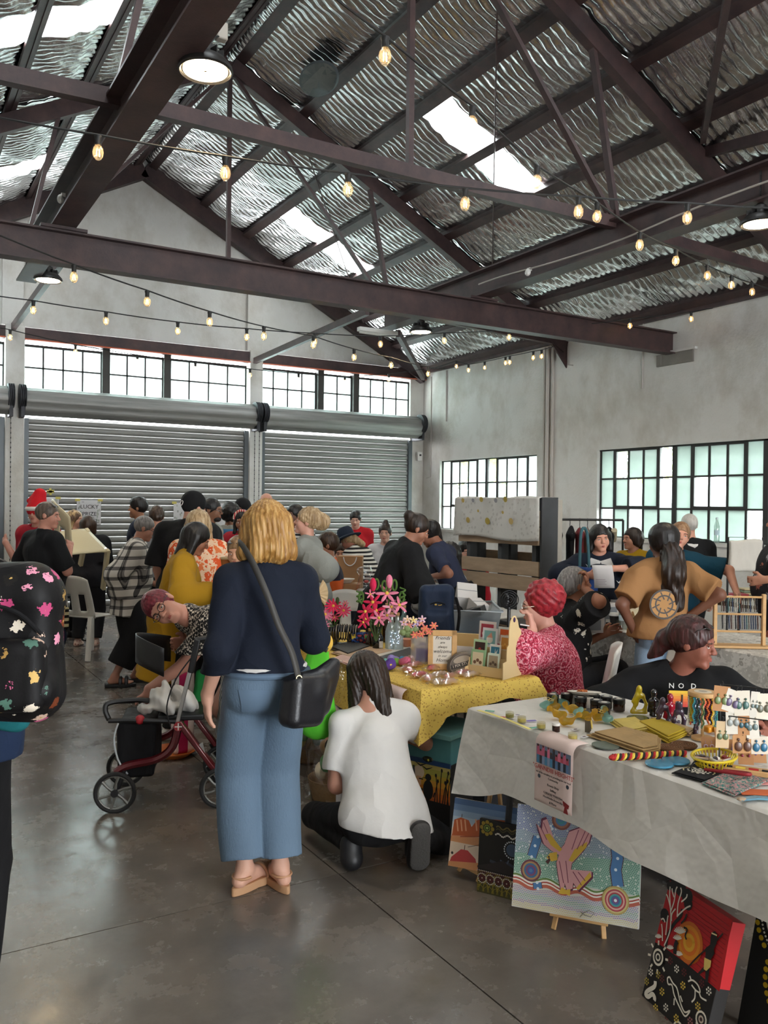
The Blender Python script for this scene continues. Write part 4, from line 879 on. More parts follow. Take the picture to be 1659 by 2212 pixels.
# ------------------------------------------------------------------ left edge: walker with flowered backpack
FLOW = pattern('pink_flower_print', 'floral', ['100f11', '100f11', 'c24a7a', 'e79ab4', '1c1a18', 'b08a4c', '7a3b1e', '567a6c', 'efe3d0', 'd96a94', 'e9c9b4', 'd9b36a'], 19, .55)
p = man('person at the left edge in a navy top carrying a flowered backpack', (-118, 1125, 2.62), 8, res=.009, head=(30, 0, 0), H=1.7, bulk=1.1)
p.arm(1, (.12, .3, 1.1)); p.body(); p.hair(H_BROWN, BOB, low=None); p.top(cloth('navy_jersey', '1d2c47'), 2, .025, -.08); p.trousers(BLACK); p.shoes(SHOE)
for i, (tx, z, sz) in enumerate((('n', 1.33, .075), ('ON', 1.27, .045))): text(tx, 'printed_letters', sz, WHITE_T, p.t, (.105-.01*i, -.168, z), (1, .12, 0), (0, -.05, 1), align='RIGHT', ext=.004)
tb_ = MB(); b = thing('backpack', 'black backpack printed with pink flowers at the left edge of the picture', 'bag', on(70, 1540, .86) if False else at(28, 1398, 2.42), rad(-25))
S = Sdf(.008, .04); S.box((0, 0, 0), (.135, .09, .2), .07).cone((-.09, -.08, -.1), (.09, -.08, -.1), .05, .05).cone((-.05, 0, .16), (.05, 0, .16), .08); S.disp = folds(3, .006, 12, 14); S.bd('bag_body', FLOW, b)
S = Sdf(.008, .03); S.box((.02, -.1, -.06), (.1, .045, .1), .035); S.bd('front_pocket', FLOW, b)
for x, w in ((-.03, .02), (.06, .012)): MB().tube(spath([(x-.05, .02, .2), (x-.12, .05, .24), (x-.19, .1, .22), (x-.16, .12, .0), (x-.1, .1, -.14)], 5), w, 6).bd('strap', FLOW, b)
MB().tube(spath([(-.06, -.09, .08), (-.02, -.115, .13), (.05, -.11, .11), (.1, -.08, .05)], 4), .006, 6).bd('zip', BLACK, b)
tw = thing('hanging_wrap', 'teal cloth hanging below the flowered backpack', 'cloth', at(-8, 1535, 2.5), -.4); S = Sdf(.01, .03); S.box((0, 0, 0), (.1, .04, .05), .03); S.disp = folds(4, .01, 20, 30); S.bd('cloth', cloth('teal_cloth', '1d6a70'), tw)
# ------------------------------------------------------------------ seated stall holders and the people behind the tables
PAIS = pattern('red_paisley_print', 'paisley', ['9c2239', 'c9546a', 'dfa3ad', '6a1228'], 20)
p = man('seated woman with curly bright red hair and a red paisley top', (1166, 1308, 4.9), 78, res=.0075, sit=True, bulk=1.42, head=(4, -6, 0), tone='cf9a88', lean=6)
p.arm(-1, p.w2l(at(1150, 1362, 4.72)), (-.5, -.5, -1), hd=(.1, .15, 1), pn=(.1, 1, 0), curl=1.2); p.body(); p.curls(H_RED, (.0, -.035, .04), (.106, .118, .114), 5, .0055); p.specs(mat('silver_wire', 'b9b4ae', .3, 1))
p.top(PAIS, 1.12, .035, -.16, flare=.05, fold=.007, name='blouse', slw=.03, k=.07); p.trousers(BLACK); p.shoes(SHOE); RED = p
cig = MB().tube([(0, 0, 0), (-.045, .02, .008)], .004, 6).bd('sweet_stick', WHITE_T); cig.location = at(1143, 1352, 4.62); tag(cig, 'thin white stick held to the mouth of the red-haired seated woman', 'stick')
FLB = pattern('black_cream_flowers', 'floral', ['121112', '121112', 'e4dccb', '121112', 'd8cdb8', '121112', '121112', 'efe8d8'], 13)
p = man('seated woman in a black shirt with cream flowers, sunglasses on her hair', (1243, 1262, 6.0), -82, res=.0085, sit=True, bulk=1.15, lean=12, head=(0, 8, 0), tone='9a664c')
p.arm(1, p.w2l(at(1264, 1272, 5.85)), (.6, -.2, -1), hd=(-.1, .1, 1), pn=(0, -1, 0), curl=1.0); p.arm(-1, p.w2l(at(1300, 1372, 6.0)), (-.3, -1, -.3), curl=.4); p.body(); p.hair(H_GREY, [('e', (0, -.05, .0), (.085, .09, .085)), ('c', (0, -.1, 0), (0, -.13, -.09), .045, .03)], rough=.0015); p.specs(mat('amber_frame', 'b98a2e', .3), 1, tint=LENS)
p.top(FLB, .9, .03, -.1, fold=.006, slw=.02); p.trousers(BLACK); p.shoes(SHOE)
p = man('woman in a navy jumper printed with white birds holding a sheet of paper', (1296, 1163, 6.7), 172, res=.0085, bulk=1.25, head=(10, -4, 4), tone='c98f78')
p.arm(1, p.w2l(at(1268, 1242, 6.5)), (1, -.6, 0), hd=(-.8, .4, -.1)); p.arm(-1, p.w2l(at(1326, 1228, 6.4)), (-1, -.6, 0), hd=(.9, .2, -.1), pn=(0, -.3, -1), curl=.7); p.body(); p.hair(H_BLACK, [('e', (0, -.03, .01), (.095, .1, .1)), ('c', (-.072, -.01, .02), (-.088, .0, -.1), .04, .025), ('c', (.072, -.01, .02), (.088, .0, -.1), .04, .025)], low=None, rough=.0015); p.specs(GLASSF, 1)
p.top(NAVY, 1.5, .025, -.2, fold=.005, name='jumper', slw=.015); p.trousers(BLACK); p.shoes(SHOE)
m = MB()
for q in (-1, 1): m.prism([(0, .02), (.075*q, .045), (.105*q, -.03), (.05*q, -.085), (.01*q, -.03)][::q], .012, p.N+p.F*.105-p.U*.075, p.R, p.U)
m.bd('white_collar', WHITE_T, p.t)
m = MB(); bird = lambda x, z, s: m.prism([(x-s, z+s*.9), (x, z), (x+s*1.1, z+s*.7), (x+s*.2, z-s*.5), (x-s*.2, z-s*.6)], .004, p.P+p.F*.168, p.R, p.U)
for x, z, s in ((-.1, .33, .02), (.02, .28, .028), (.1, .36, .02), (-.05, .2, .022), (.09, .22, .02), (-.13, .24, .018), (-.09, .05, .02), (.08, .02, .018), (.0, .12, .02)): bird(x, z, s)
tag(m.bd('printed_birds', WHITE_T, p.t), kind='stuff')
pp = thing('sheet_of_paper', 'folded printed sheet held by the woman in the bird jumper', 'paper', at(1300, 1243, 6.3)); X = rt; m = MB(); m.grid(lambda a, c: rt*(.15*(a-.5)+.02*c)+V((0, 0, .17*(.45-c)))-fw*(.02*sin(3*c)), 4, 6); m.bd('sheet', mat('paper_white', 'd8d6d8', .7), pp, solid=.001)
d = Draw(-fw*.022-rt*.05+V((0, 0, -.03)), rt, (0, 0, 1), .001); [d.line([(.0, -.012*i), (.07+.01*(i % 2), -.012*i)], .003, '8a7a8c') for i in range(4)]; d.bd('printed_lines', pp)
bg_ = thing('blue_shopping_bag', 'bright blue shopping bag hanging by the woman in the bird jumper', 'bag', at(1262, 1268, 6.55)); S = Sdf(.009, .03); S.box((0, 0, 0), (.11, .06, .15), .04); S.disp = folds(7, .012, 10, 18); S.bd('bag_body', cloth('royal_blue', '1f3f7c', .6), bg_); MB().tube(spath([(-.05, 0, .13), (-.02, .02, .42), (.04, .02, .42), (.05, 0, .13)], 5), .012, 6).bd('strap', cloth('teal_strap', '3d6068'), bg_)
p = man('woman in a mustard T-shirt with short dark hair looking left', (1366, 1164, 7.9), 128, res=.011, head=(-22, 0, 0), tone='b57f66'); p.body(); p.hair(H_DKBROWN, BOB, low=-.06, rough=.002); p.top(cloth('mustard_cotton', 'a37f12'), .8, .03, -.15, fold=.005); p.trousers(BLACK); p.shoes(SHOE)
MB().box(p.P+p.F*.15+p.U*.33*p.k-p.R*.08, (.075, .008, .05)).bd('name_badge', mat('paper_white'), p.t)
# tan T-shirt, pale jeans, long dark tail of hair
p = man('woman seen from behind in a tan T-shirt with a long dark tail of hair', (1430, 1172, 5.5), 4, res=.008, head=(6, 0, 0), tone='6f4633', bulk=1.12)
p.arm(-1, p.w2l(at(1371, 1368, 5.45)), (-1, -.5, 0), curl=1.2); p.arm(1, p.w2l(at(1490, 1330, 5.4)), (1, -.8, .2), curl=.8); p.body()
p.hair(H_BLACK, [('e', (0, -.03, .05), (.112, .112, .1)), ('e', (0, -.035, -.005), (.1, .1, .07))], rough=.0008, name='knitted_cap', low=None)
p.hair(H_DKBROWN, [('c', (0, -.11, -.04), (.0, -.165, -.22), .06, .085), ('c', (0, -.165, -.2), (.03, -.165, -.44), .08, .05), ('c', (.04, -.12, -.06), (.12, -.1, -.24), .05, .03), ('c', (.08, -.1, -.08), (.15, -.04, -.22), .03, .015), ('c', (-.03, -.15, -.3), (-.05, -.16, -.42), .05, .02)], cut=False, rough=.005, fr=60, name='tail_of_hair')
p.top(cloth('tan_cotton', '9a7048', .9), .85, .032, -.03, fold=.007, seed=9, slw=.02); tj = p.trousers(mat('pale_denim', '8296aa', .85, var=.2, vs=6, bump=.3, bs=140), .98, .012, .01, .02, fold=.004); p.shoes(SHOE)
d = Draw(p.P-p.F*.16+p.U*.2-p.R*.06, p.R, p.U, .004)
d.disc(0, 0, .095, '2a1c0c', 24); d.disc(0, 0, .083, 'a8742c', 24); d.disc(0, 0, .06, '2a1c0c', 20); d.disc(0, 0, .05, 'a06e28', 20)
for a in range(8): d.line([(.03*cos(a*PI/4), .03*sin(a*PI/4)), (.08*cos(a*PI/4+.3), .08*sin(a*PI/4+.3))], .008, '2a1c0c')
d.bd('printed_emblem', p.t)
for q in (-1, 1): m = MB(); m.grid(lambda a, c: p.P+p.R*(.078*q+(a-.5)*.12)-p.F*(.153-.02*abs(a-.5))+V((0, 0, -.03-.12*c)), 8, 8); wrap(m.bd('back_pocket', mat('denim_pocket'), tj), tj)
TEAL = cloth('teal_polo', '143f52')
p = man('woman in a teal polo shirt leaning in to talk past the tan T-shirt', (1468, 1158, 6.85), 152, res=.0085, lean=26, side=-8, head=(20, 6, -14), tone='cc927a', bulk=1.15)
p.arm(-1, p.w2l(at(1592, 1282, 6.6)), (-1, -.6, .3), curl=.4); p.arm(1, p.w2l(at(1440, 1300, 6.8)), (1, -.8, 0)); p.body(); p.hair(hairmat('ginger_grey_hair', ['5a4030', '8a6648', 'a88868']), [('e', (0, -.045, .02), (.084, .09, .09))], rough=.0015)
p.top(TEAL, .85, .025, -.12, fold=.006, slw=.02); p.trousers(BLACK); p.shoes(SHOE); MB().box(p.P+p.F*.165+p.U*.31*p.k-p.R*.07, (.09, .008, .025)).bd('name_badge', mat('paper_white'), p.t); MB().lathe([(.014, -.003), (.014, .003)], 14, p.P+p.F*.17+p.U*.36*p.k-p.R*.02, Matrix.Rotation(PI/2, 3, 'X')).bd('green_emblem', mat('leaf_green', '3b8a4a'), p.t)
MB().tube(spath([p.N+p.R*.06, p.N+p.F*.1+p.R*.06-p.U*.1, p.N+p.F*.14-p.U*.22, p.N+p.F*.1-p.R*.06-p.U*.1, p.N-p.R*.06], 5), .007, 6).bd('lanyard', mat('grey_strap'), p.t)
p = man('man with thin grey hair and a black jacket with white yoke, back turned', (1488, 1136, 8.0), 6, res=.012, fem=False, tone='c08a74', bulk=1.1); p.body(); p.hair(hairmat('thin_white_hair', ['a8a29a', 'c6c0b8']), [], grow=.006, rough=.001); p.top(BLACK, 2, .03, -.1); p.trousers(BLACK); p.shoes(SHOE)
MB().tube([p.S[-1]+p.U*.055, p.N-p.F*.085-p.U*.06, p.S[1]+p.U*.055], .022, 8).bd('white_yoke', WHITE_T, p.t)
p = man('person at the right edge in a dark shirt with pale palm leaves', (1690, 1128, 6.3), 70, res=.011, fem=False, bulk=1.35, tone='a8745c'); p.arm(-1, p.w2l(at(1655, 1252, 6.0)), (-.5, -1, 0)); p.body(); p.hair(H_GREY, []); p.top(pattern('palm_print', 'floral', ['221f22', '221f22', 'a99f9c', '2e2a2c', 'a4604f', '221f22', '8d8a90', '2e2a2c'], 11), .95, .045, -.25, fold=.006, slw=.03); p.trousers(BLACK); p.shoes(SHOE)
# black T-shirt, seated nearest on the right
p = man('seated woman in a black T-shirt, auburn hair tied back, looking right', (1496, 1388, 4.05), 176, res=.0065, sit=True, bulk=1.5, head=(62, -8, 0), tone='8e5544', neckf=.05)
p.arm(1, V((.3, .28, .62)), (1, -.3, -.4)); p.arm(-1, V((-.3, .3, .62)), (-1, -.3, -.4)); p.body()
p.hair(H_AUBURN, [('e', (0, -.03, .03), (.086, .1, .095)), ('e', (0, -.12, -.01), (.05, .045, .05)), ('c', (0, -.13, -.01), (.0, -.17, -.11), .045, .03)], rough=.0018, fr=110); p.specs(GLASSF, 1, tint=LENS)
BTS = p.top(cloth('black_jersey', '101012', .9), .95, .035, -.15, fold=.006, slw=.03, k=.07, seed=4); p.trousers(BLACK); p.shoes(SHOE); BT = p
fy = max(v.co.y for v in BTS.data.vertices if abs(v.co.x) < .12 and abs(v.co.z-.76) < .06)+.004; d = Draw((-.005, fy, .745), -p.R, p.U, .001); g = ['d8b01e', 'd99a1c', 'd8801e', 'd3661f', 'cc4a22', 'c43527']
for i, c in enumerate(g): d.poly([(-.11, .035-i*.0125), (.1, .035-i*.0125), (.1, .0225-i*.0125), (-.11, .0225-i*.0125)], c, False)
d.bd('printed_band', p.t)
text('N O  D', 'printed_letters', .034, WHITE_T, p.t, (.045, fy+.003, .802), -p.R, p.U, ext=.002, space=1.2); text('R I  G', 'printed_letters', .05, mat('print_black', '120d0a'), p.t, (.03, fy+.004, .743), -p.R, p.U, ext=.002, space=1.4)
# ------------------------------------------------------------------ middle of the hall
p = man('woman with a dark bun and long black cardigan reaching down to a table', (900, 1143, 6.6), -68, res=.0085, lean=22, head=(-12, -24, 0), tone='9d6a52', bulk=1.12)
p.arm(1, p.w2l(at(932, 1340, 6.2)), (.4, -1, .2), curl=.5); p.arm(-1, p.w2l(at(945, 1310, 6.6)), (-.4, -1, 0)); p.body(); p.hair(H_DKBROWN, BUN(.075, -.11, .045), rough=.0012); p.top(BLACK, 1.35, .04, -.42, flare=.02, fold=.008, name='cardigan', slw=.02); p.trousers(BLACK); p.shoes(SHOE)
p = man('woman with long straight dark hair and navy T-shirt bending over a table', (926, 1152, 7.4), 62, res=.01, lean=24, head=(6, -34, 0), tone='8f5d47'); p.arm(-1, p.w2l(at(925, 1248, 7.2)), (-.4, -1, 0)); p.arm(1, p.w2l(at(912, 1248, 7.4)), (.4, -1, 0)); p.body(); p.hair(H_BLACK, [('e', (0, -.02, .02), (.088, .1, .098)), ('w', (-.03, -.07, .03), (.24, -.0, -.22), .06, .035), ('w', (.03, -.08, .02), (.3, .05, -.26), .05, .02)], low=None, rough=.0015); p.top(cloth('slate_navy', '2c3145'), .75, .02, .03, fold=.005); p.skirt(BLACK, .75, .06); p.shoes(SHOE)
p = man('person with long dark hair sitting behind the woman in the navy T-shirt', (968, 1200, 7.9), 110, res=.013, sit=True); p.body(); p.hair(H_BLACK, LONG(.3), low=None); p.top(cloth('pale_shirt', 'b9b9bd'), 2, .03); p.trousers(BLACK); p.shoes(SHOE)
p = man('seated person in a red top with glasses pushed up on dark hair', (1008, 1190, 9.4), 165, res=.012, sit=True, head=(20, -12, 0), tone='c4907c', bulk=1.2); p.body(); p.hair(H_BLACK, [('e', (0, -.03, .03), (.095, .1, .1))], low=-.03); p.specs(GLASSF, 1); p.top(cloth('red_knit', 'b0202c'), 2, .03); p.trousers(BLACK); p.shoes(SHOE)
p = man('woman in a long grey ribbed cardigan laughing, curly fair hair pinned up', (664, 1128, 6.9), 82, res=.0085, head=(6, 12, 0), tone='cf9a86', bulk=1.3)
p.arm(-1, p.w2l(at(647, 1208, 6.7)), (-.5, -1, -.4), curl=.8); p.arm(1, p.w2l(at(642, 1205, 7.0)), (.5, -1, -.4)); p.body(); p.hair(H_FAIR, [('e', (0, -.02, .05), (.09, .105, .09)), ('e', (0, -.125, .03), (.065, .07, .075)), ('c', (.06, .05, .05), (.072, .055, -.06), .014, .008), ('c', (-.06, .05, .05), (-.072, .055, -.06), .014, .008)], rough=.005, fr=90, low=-.01); p.top(cloth('grey_rib', '8f918c', weave=.3), 1.6, .04, -.38, flare=.05, fold=.006, name='cardigan', slw=.03); p.trousers(BLACK); p.shoes(SHOE)
p = man('woman in a navy sun hat and striped top bending over a table', (752, 1168, 9.7), 52, res=.011, lean=42, head=(10, -25, 0), tone='a8705c', bulk=1.15); p.arm(-1, p.w2l(at(744, 1246, 9.5)), (-.4, -1, 0)); p.body(); p.hair(H_FAIR, [('c', (0, -.08, 0), (.06, -.15, -.12), .06, .04)], low=None, rough=.004); p.top(pattern('black_white_stripe', 'stripe_z', ['d8d6d0', '17171a'], 24), .9, .025, -.1); p.trousers(BLACK); p.shoes(SHOE)
hm = MB(); Rm = p.M; hm.lathe([(.17, -.012), (.172, -.006), (.1, .02), (.092, .09), (.07, .12), (.0, .125)], 24, p.h(0, 0, .045), Rm); hm.bd('sun_hat', cloth('navy_felt', '1f2838'), p.t)
p = man('person in a red T-shirt with dark hair tied back by the roller door', (768, 1122, 11.2), 176, res=.013, tone='d0a592', bulk=1.2, head=(0, -14, 0)); p.body(); p.hair(H_BLACK, [], rough=.001); p.top(cloth('red_cotton', 'b81f2b'), .8, .03, -.1); p.trousers(BLACK); p.shoes(SHOE)
p = man('seated person in a dark green top beyond the paper bag', (737, 1196, 10.1), 176, res=.013, sit=True); p.body(); p.hair(H_BROWN, []); p.top(cloth('bottle_green', '2c4a34'), 2, .03); p.trousers(BLACK); p.shoes(SHOE)
p = man('seated woman with a dark topknot beyond the black cardigan', (832, 1152, 10.9), 172, res=.012, sit=True, tone='c79a86'); p.body(); p.hair(H_DKBROWN, [('e', (0, -.03, .13), (.045, .045, .05))], rough=.001); p.top(cloth('pale_shirt'), 2, .03); p.trousers(BLACK); p.shoes(SHOE)
p = man('seated worker in an orange and navy high-visibility shirt', (706, 1178, 7.9), 95, res=.012, sit=True, fem=False, tone='9a6a50'); p.body(); p.hair(H_BROWN, []); p.top(pattern('orange_navy_panels', 'stripe_z', ['d9622b', '2a2838'], 3.2), 2, .035); p.trousers(BLACK); p.shoes(SHOE)
# ------------------------------------------------------------------ left crowd
p = man('man with glasses in a black and white plaid shirt and wide black trousers', (312, 1142, 7.6), -76, res=.009, lean=10, head=(0, -18, 0), fem=False, bulk=1.18, tone='bb8570')
p.arm(1, p.w2l(at(262, 1296, 7.4)), (.5, -1, 0), curl=.6); p.arm(-1, p.w2l(at(330, 1260, 7.7)), (-.5, -1, 0)); p.leg(1, V((.1, -.1, .1)), 0); p.leg(-1, V((-.1, .08, .1)), 0); p.body(feet=True); p.hair(H_GREY, [], rough=.001, grow=.008); p.specs(GLASSF)
p.top(pattern('plaid', 'plaid', ['d5d0c8', '6b6866', '232326'], 11.5), 1.85, .04, -.2, fold=.007, slw=.02); p.trousers(cloth('black_linen', '19191b'), .72, .04, .04, fold=.008)
for q in (-1, 1):
    a = p.an[q]; f = V((sin(p.ft[q]), cos(p.ft[q]), 0)); x = V((f.y, -f.x, 0)); so = MB().prism([(.045*cos(t), .05+.135*sin(t)) for t in [2*PI*i/20 for i in range(20)]], .03, V((a.x, a.y, .001)), x, f, (0, 0, 1)).bd('sandal', SHOE, p.t, bevel=.005); m = MB()
    for w in (.05, .1): MB().tube([V((a.x, a.y, .03))+f*w+x*.045*cos(t)+V((0, 0, .055*sin(t))) for t in [PI*i/9 for i in range(10)]], .016, 6).bd('strap', SHOE, so)
p = man('big man in a black cap and black jersey with white piping', (418, 1097, 7.0), -18, res=.009, head=(-22, -16, 0), fem=False, bulk=1.25, tone='c08d78'); p.body(); p.hair(cloth('cap_black', '121214'), [('e', (0, -.01, .05), (.086, .103, .085)), ('c', (-.03, .11, .035), (.03, .11, .035), .035, .035)], low=None, rough=0, name='cap'); p.top(BLACK, .95, .045, -.25, slw=.03, fold=.006)
m = MB()
for off in (0, .022): m.tube(spath([p.S[-1]*.75+p.N*.25+p.U*(.062-off)-p.F*.055, p.N-p.F*(.085+off)-p.U*(.035+off), p.S[1]*.75+p.N*.25+p.U*(.062-off)-p.F*.055], 5), .004, 6)
m.bd('white_piping', WHITE_T, p.t); MB().tube([p.h(0, -.125, .005)+p.hr*.016*cos(t)+p.hu*.02*sin(t) for t in [2*PI*i/12 for i in range(12)]], .003, 5, closed=True).bd('cap_buckle', WHITE_T, p.t); p.trousers(BLACK); p.shoes(SHOE)
p = man('woman in a long mustard cardigan with a black bob, looking down', (424, 1164, 5.95), -74, res=.0085, lean=14, head=(0, -26, 0), tone='b57a60'); p.arm(1, V((.2, .28, 1.0)), (.5, -1, 0)); p.body(); p.hair(H_BLACK, [('e', (0, -.03, .01), (.093, .1, .1)), ('c', (.07, -.01, .02), (.085, .0, -.17), .042, .03), ('c', (-.07, -.01, .02), (-.085, .0, -.17), .042, .03), ('c', (0, -.06, .02), (0, -.06, -.16), .065, .045)], low=None, rough=.0018, front=.065); p.top(cloth('mustard_knit', 'a37a18'), 1.9, .035, -.42, flare=.06, fold=.007, name='cardigan', slw=.02); p.trousers(BLACK); p.shoes(WHITE_T, SOLE)
p = man('woman with puffy fair hair and an orange and white marbled top', (428, 1138, 6.5), 176, res=.0095, head=(10, -30, 0), bulk=1.15, tone='cf9882'); p.body(); p.hair(H_FAIR, [('e', (0, -.02, .04), (.1, .11, .1)), ('c', (-.075, 0, 0), (-.085, .01, -.09), .04, .03), ('c', (.075, 0, 0), (.085, .01, -.09), .04, .03)], rough=.004, low=None); p.top(pattern('orange_marble', 'marble', ['e9dccb', 'd95a2e', 'e8c7a8', 'e07a48', 'efe4d6', 'c8452a'], 5), 1.3, .03, -.1, slw=.03); p.trousers(BLACK); p.shoes(SHOE)
p = man('man with glasses and a dark beard in a pale grey T-shirt', (458, 1102, 8.4), -98, res=.011, head=(0, -4, 0), fem=False, tone='8a5f48'); p.body(); p.hair(H_BLACK, [], rough=.0006, grow=.007); p.hair(H_BLACK, [('e', (0, .06, -.085), (.05, .042, .032))], cut=False, rough=.001, name='beard'); p.specs(GLASSF); p.top(cloth('pale_grey', '98988f'), .85, .03, -.1); p.trousers(BLACK); p.shoes(SHOE)
p = man('person with dark curly hair wearing a blue backpack, back turned', (497, 1112, 9.3), 8, res=.013, tone='8a5f48'); p.body(face=False); p.curls(H_BLACK, (0, -.02, .03), (.115, .12, .12), 8, .008); p.top(cloth('pale_grey'), 1, .03); p.trousers(BLACK); p.shoes(SHOE); S = Sdf(.013, .03); S.box(p.P-p.F*.2+p.U*.27, (.14, .08, .2), .06); S.bd('backpack', cloth('blue_nylon', '3d6f94'), p.t)
p = man('girl in a red fleece with a red and white hair band', (524, 1126, 8.8), 168, res=.011, head=(8, -10, 0), tone='96664c'); p.body(); p.hair(H_BLACK, [('e', (0, -.03, .01), (.09, .1, .1)), ('c', (.075, 0, 0), (.09, .03, -.14), .03, .02)], low=None); p.top(cloth('red_fleece', 'a3202e'), 2, .04, -.05, slw=.02); p.trousers(BLACK); p.shoes(SHOE); MB().tube([p.h(.09*cos(t), .03, .03+.1*sin(t)) for t in [PI*i/12 for i in range(13)]], .014, 6).bd('hair_band', pattern('red_white_band', 'stripe_x', ['c8303c', 'e2cdb8'], 40), p.t)
p = man('person in a black beanie behind the girl with the hair band', (524, 1102, 9.8), 150, res=.013, tone='7a4f3c'); p.body(); p.hair(BLACK, [('e', (0, 0, .06), (.09, .1, .09))], name='beanie', rough=0); p.top(BLACK, 2, .03); p.trousers(BLACK); p.shoes(SHOE)
p = man('child with sunglasses on brown hair half hidden by the fair-haired woman', (514, 1192, 5.6), 150, res=.0085, tone='c08d70', head=(20, -10, 0)); p.body(); p.hair(hairmat('light_brown_hair', ['4a3522', '7a5c3e', '9a7b58']), [], rough=.001); p.specs(GLASSF, 1, tint=LENS); p.top(cloth('grey_check', '7a7a7c'), 1, .02); p.trousers(BLACK); p.shoes(SHOE)
p = man('bald man standing behind the fair-haired woman', (576, 1086, 10.8), -10, res=.012, fem=False, tone='c08a76'); p.body(face=False); p.top(BLACK, .8, .03); p.trousers(DENIM); p.shoes(SHOE)
p = man('dark-haired man in a striped shirt just beyond the fair-haired woman', (636, 1113, 9.1), 138, res=.012, fem=False, tone='6b4636'); p.body(); p.hair(H_BLACK, [], rough=.001); p.top(pattern('black_white_stripe', 'stripe_z', ['d8d6d0', '17171a'], 24), 1, .03, -.1); p.trousers(BLACK); p.shoes(SHOE)
p = man('man in a black T-shirt with sunglasses on his head and cross-body bag', (103, 1114, 7.3), -40, res=.0095, fem=False, head=(-45, -4, 0), tone='bd8470', bulk=1.15)
p.arm(-1, p.w2l(at(12, 1172, 7.4)), (-.6, -.3, -1), hd=(-1, .3, .1)); p.arm(1, p.w2l(at(150, 1188, 7.4)), (.8, -.8, -.6)); p.body(); p.hair(hairmat('grey_brown_hair', ['3a302a', '5a4c42', '776a5e']), [], rough=.0006, grow=.007); p.specs(GLASSF, 1, tint=LENS); p.top(BLACK, .9, .03, -.12, fold=.006, slw=.015); p.trousers(DENIM); p.shoes(SHOE)
S = Sdf(.01, .03); c = p.P-p.F*.17+p.U*.06+p.R*.06; S.box(c, (.13, .04, .09), .035); S.bd('cross_body_bag', cloth('dark_grey_nylon', '2f2c29'), p.t)
p = man('person in a red and white Christmas hat behind the cross-body bag man', (80, 1108, 8.7), 172, res=.013, tone='c08a76'); p.body(); p.top(cloth('red_fleece'), 2, .04); p.trousers(BLACK); p.shoes(SHOE); S = Sdf(.01, .03); S.cone(p.h(0, 0, .05), p.h(-.02, -.02, .2), .105, .06).cone(p.h(-.02, -.02, .2), p.h(.1, .0, .13), .05, .02); S.bd('hat', cloth('hat_red', 'c01824'), p.t); MB().tube([p.h(.1*cos(t), .1*sin(t), .045) for t in [2*PI*i/16 for i in range(16)]], .024, 8, closed=True).bd('hat_trim', WHITE_T, p.t)
p = man('woman with long two-tone blond and brown hair by the prize wheel sign', (162, 1122, 10.3), -92, res=.013, tone='c99780'); p.body(); p.hair(hairmat('two_tone_hair', ['4a3324', '5a4230', 'c9a878', 'd8bf95'], (18, 18, 2)), LONG(.28), low=None); p.top(BLACK, 2, .03); p.trousers(BLACK); p.shoes(SHOE)
p = man('heavy-set woman seen from behind in a black polo shirt and black trousers', (191, 1134, 9.6), 2, res=.011, bulk=1.5, tone='b98a76'); p.body(face=False); p.hair(H_BROWN, BOB, low=None, rough=.0025); p.top(cloth('charcoal_polo', '1d1e22'), .95, .035, -.12, slw=.02, fold=.006); p.trousers(cloth('charcoal_slacks', '202022'), .95, .03); p.shoes(pattern('flowered_shoe', 'floral', ['d8b9a8', 'b85a4a', 'e9d8c8', '8a4a3a'], 40))
p = man('young man with short black hair in profile by the roller door', (298, 1098, 9.8), 96, res=.0115, fem=False, tone='a8765a'); p.body(); p.hair(H_BLACK, [('e', (0, 0, .07), (.08, .095, .07))], rough=.0015); p.top(cloth('navy_shirt', '20283a'), .8, .03); p.trousers(BLACK); p.shoes(SHOE)
p = man('person with brown hair in a low bun behind the man in the plaid shirt', (338, 1116, 9.0), 20, res=.013); p.body(face=False); p.hair(H_BROWN, BUN(.0, -.1, .05)); p.top(cloth('grey_check'), 2, .03); p.trousers(BLACK); p.shoes(SHOE)
# ------------------------------------------------------------------ tables and cloths
WOOD = mat('pale_pine', 'c39a66', .6, var=.22, vs=5, bump=.08, bs=60, vscale=(1, 6, 6)); WOOD2 = mat('weathered_pine', 'ab937a', .8, var=.35, vs=4, bump=.2, bs=40, vscale=(6, 1, 6)); PLY = mat('birch_ply', 'd2b787', .6, var=.1)
WPLAS = mat('white_plastic'); PAPER = mat('paper_white'); KRAFT = mat('kraft_paper', '9f7650', .8, var=.12, vs=8)
LEGM = mat('table_leg_grey', '3a3b3d', .5, .3)
def trestle(x0, x1, y0, y1, lab, top='d9d7d2', z=.735):
    t = thing('trestle_table', lab, 'table', ((x0+x1)/2, (y0+y1)/2, 0)); w, l = x1-x0, y1-y0
    MB().box((0, 0, z-.02), (w-.01, l-.01, .035)).bd('tabletop', mat('table_'+top, top, .5), t, bevel=.006)
    for sx in (-1, 1):
        for sy in (-1, 1): MB().tube([(sx*(w/2-.08), sy*(l/2-.18), z-.03), (sx*(w/2-.05), sy*(l/2-.14), .0)], .014, 8).bd('leg', LEGM, t)
    return t
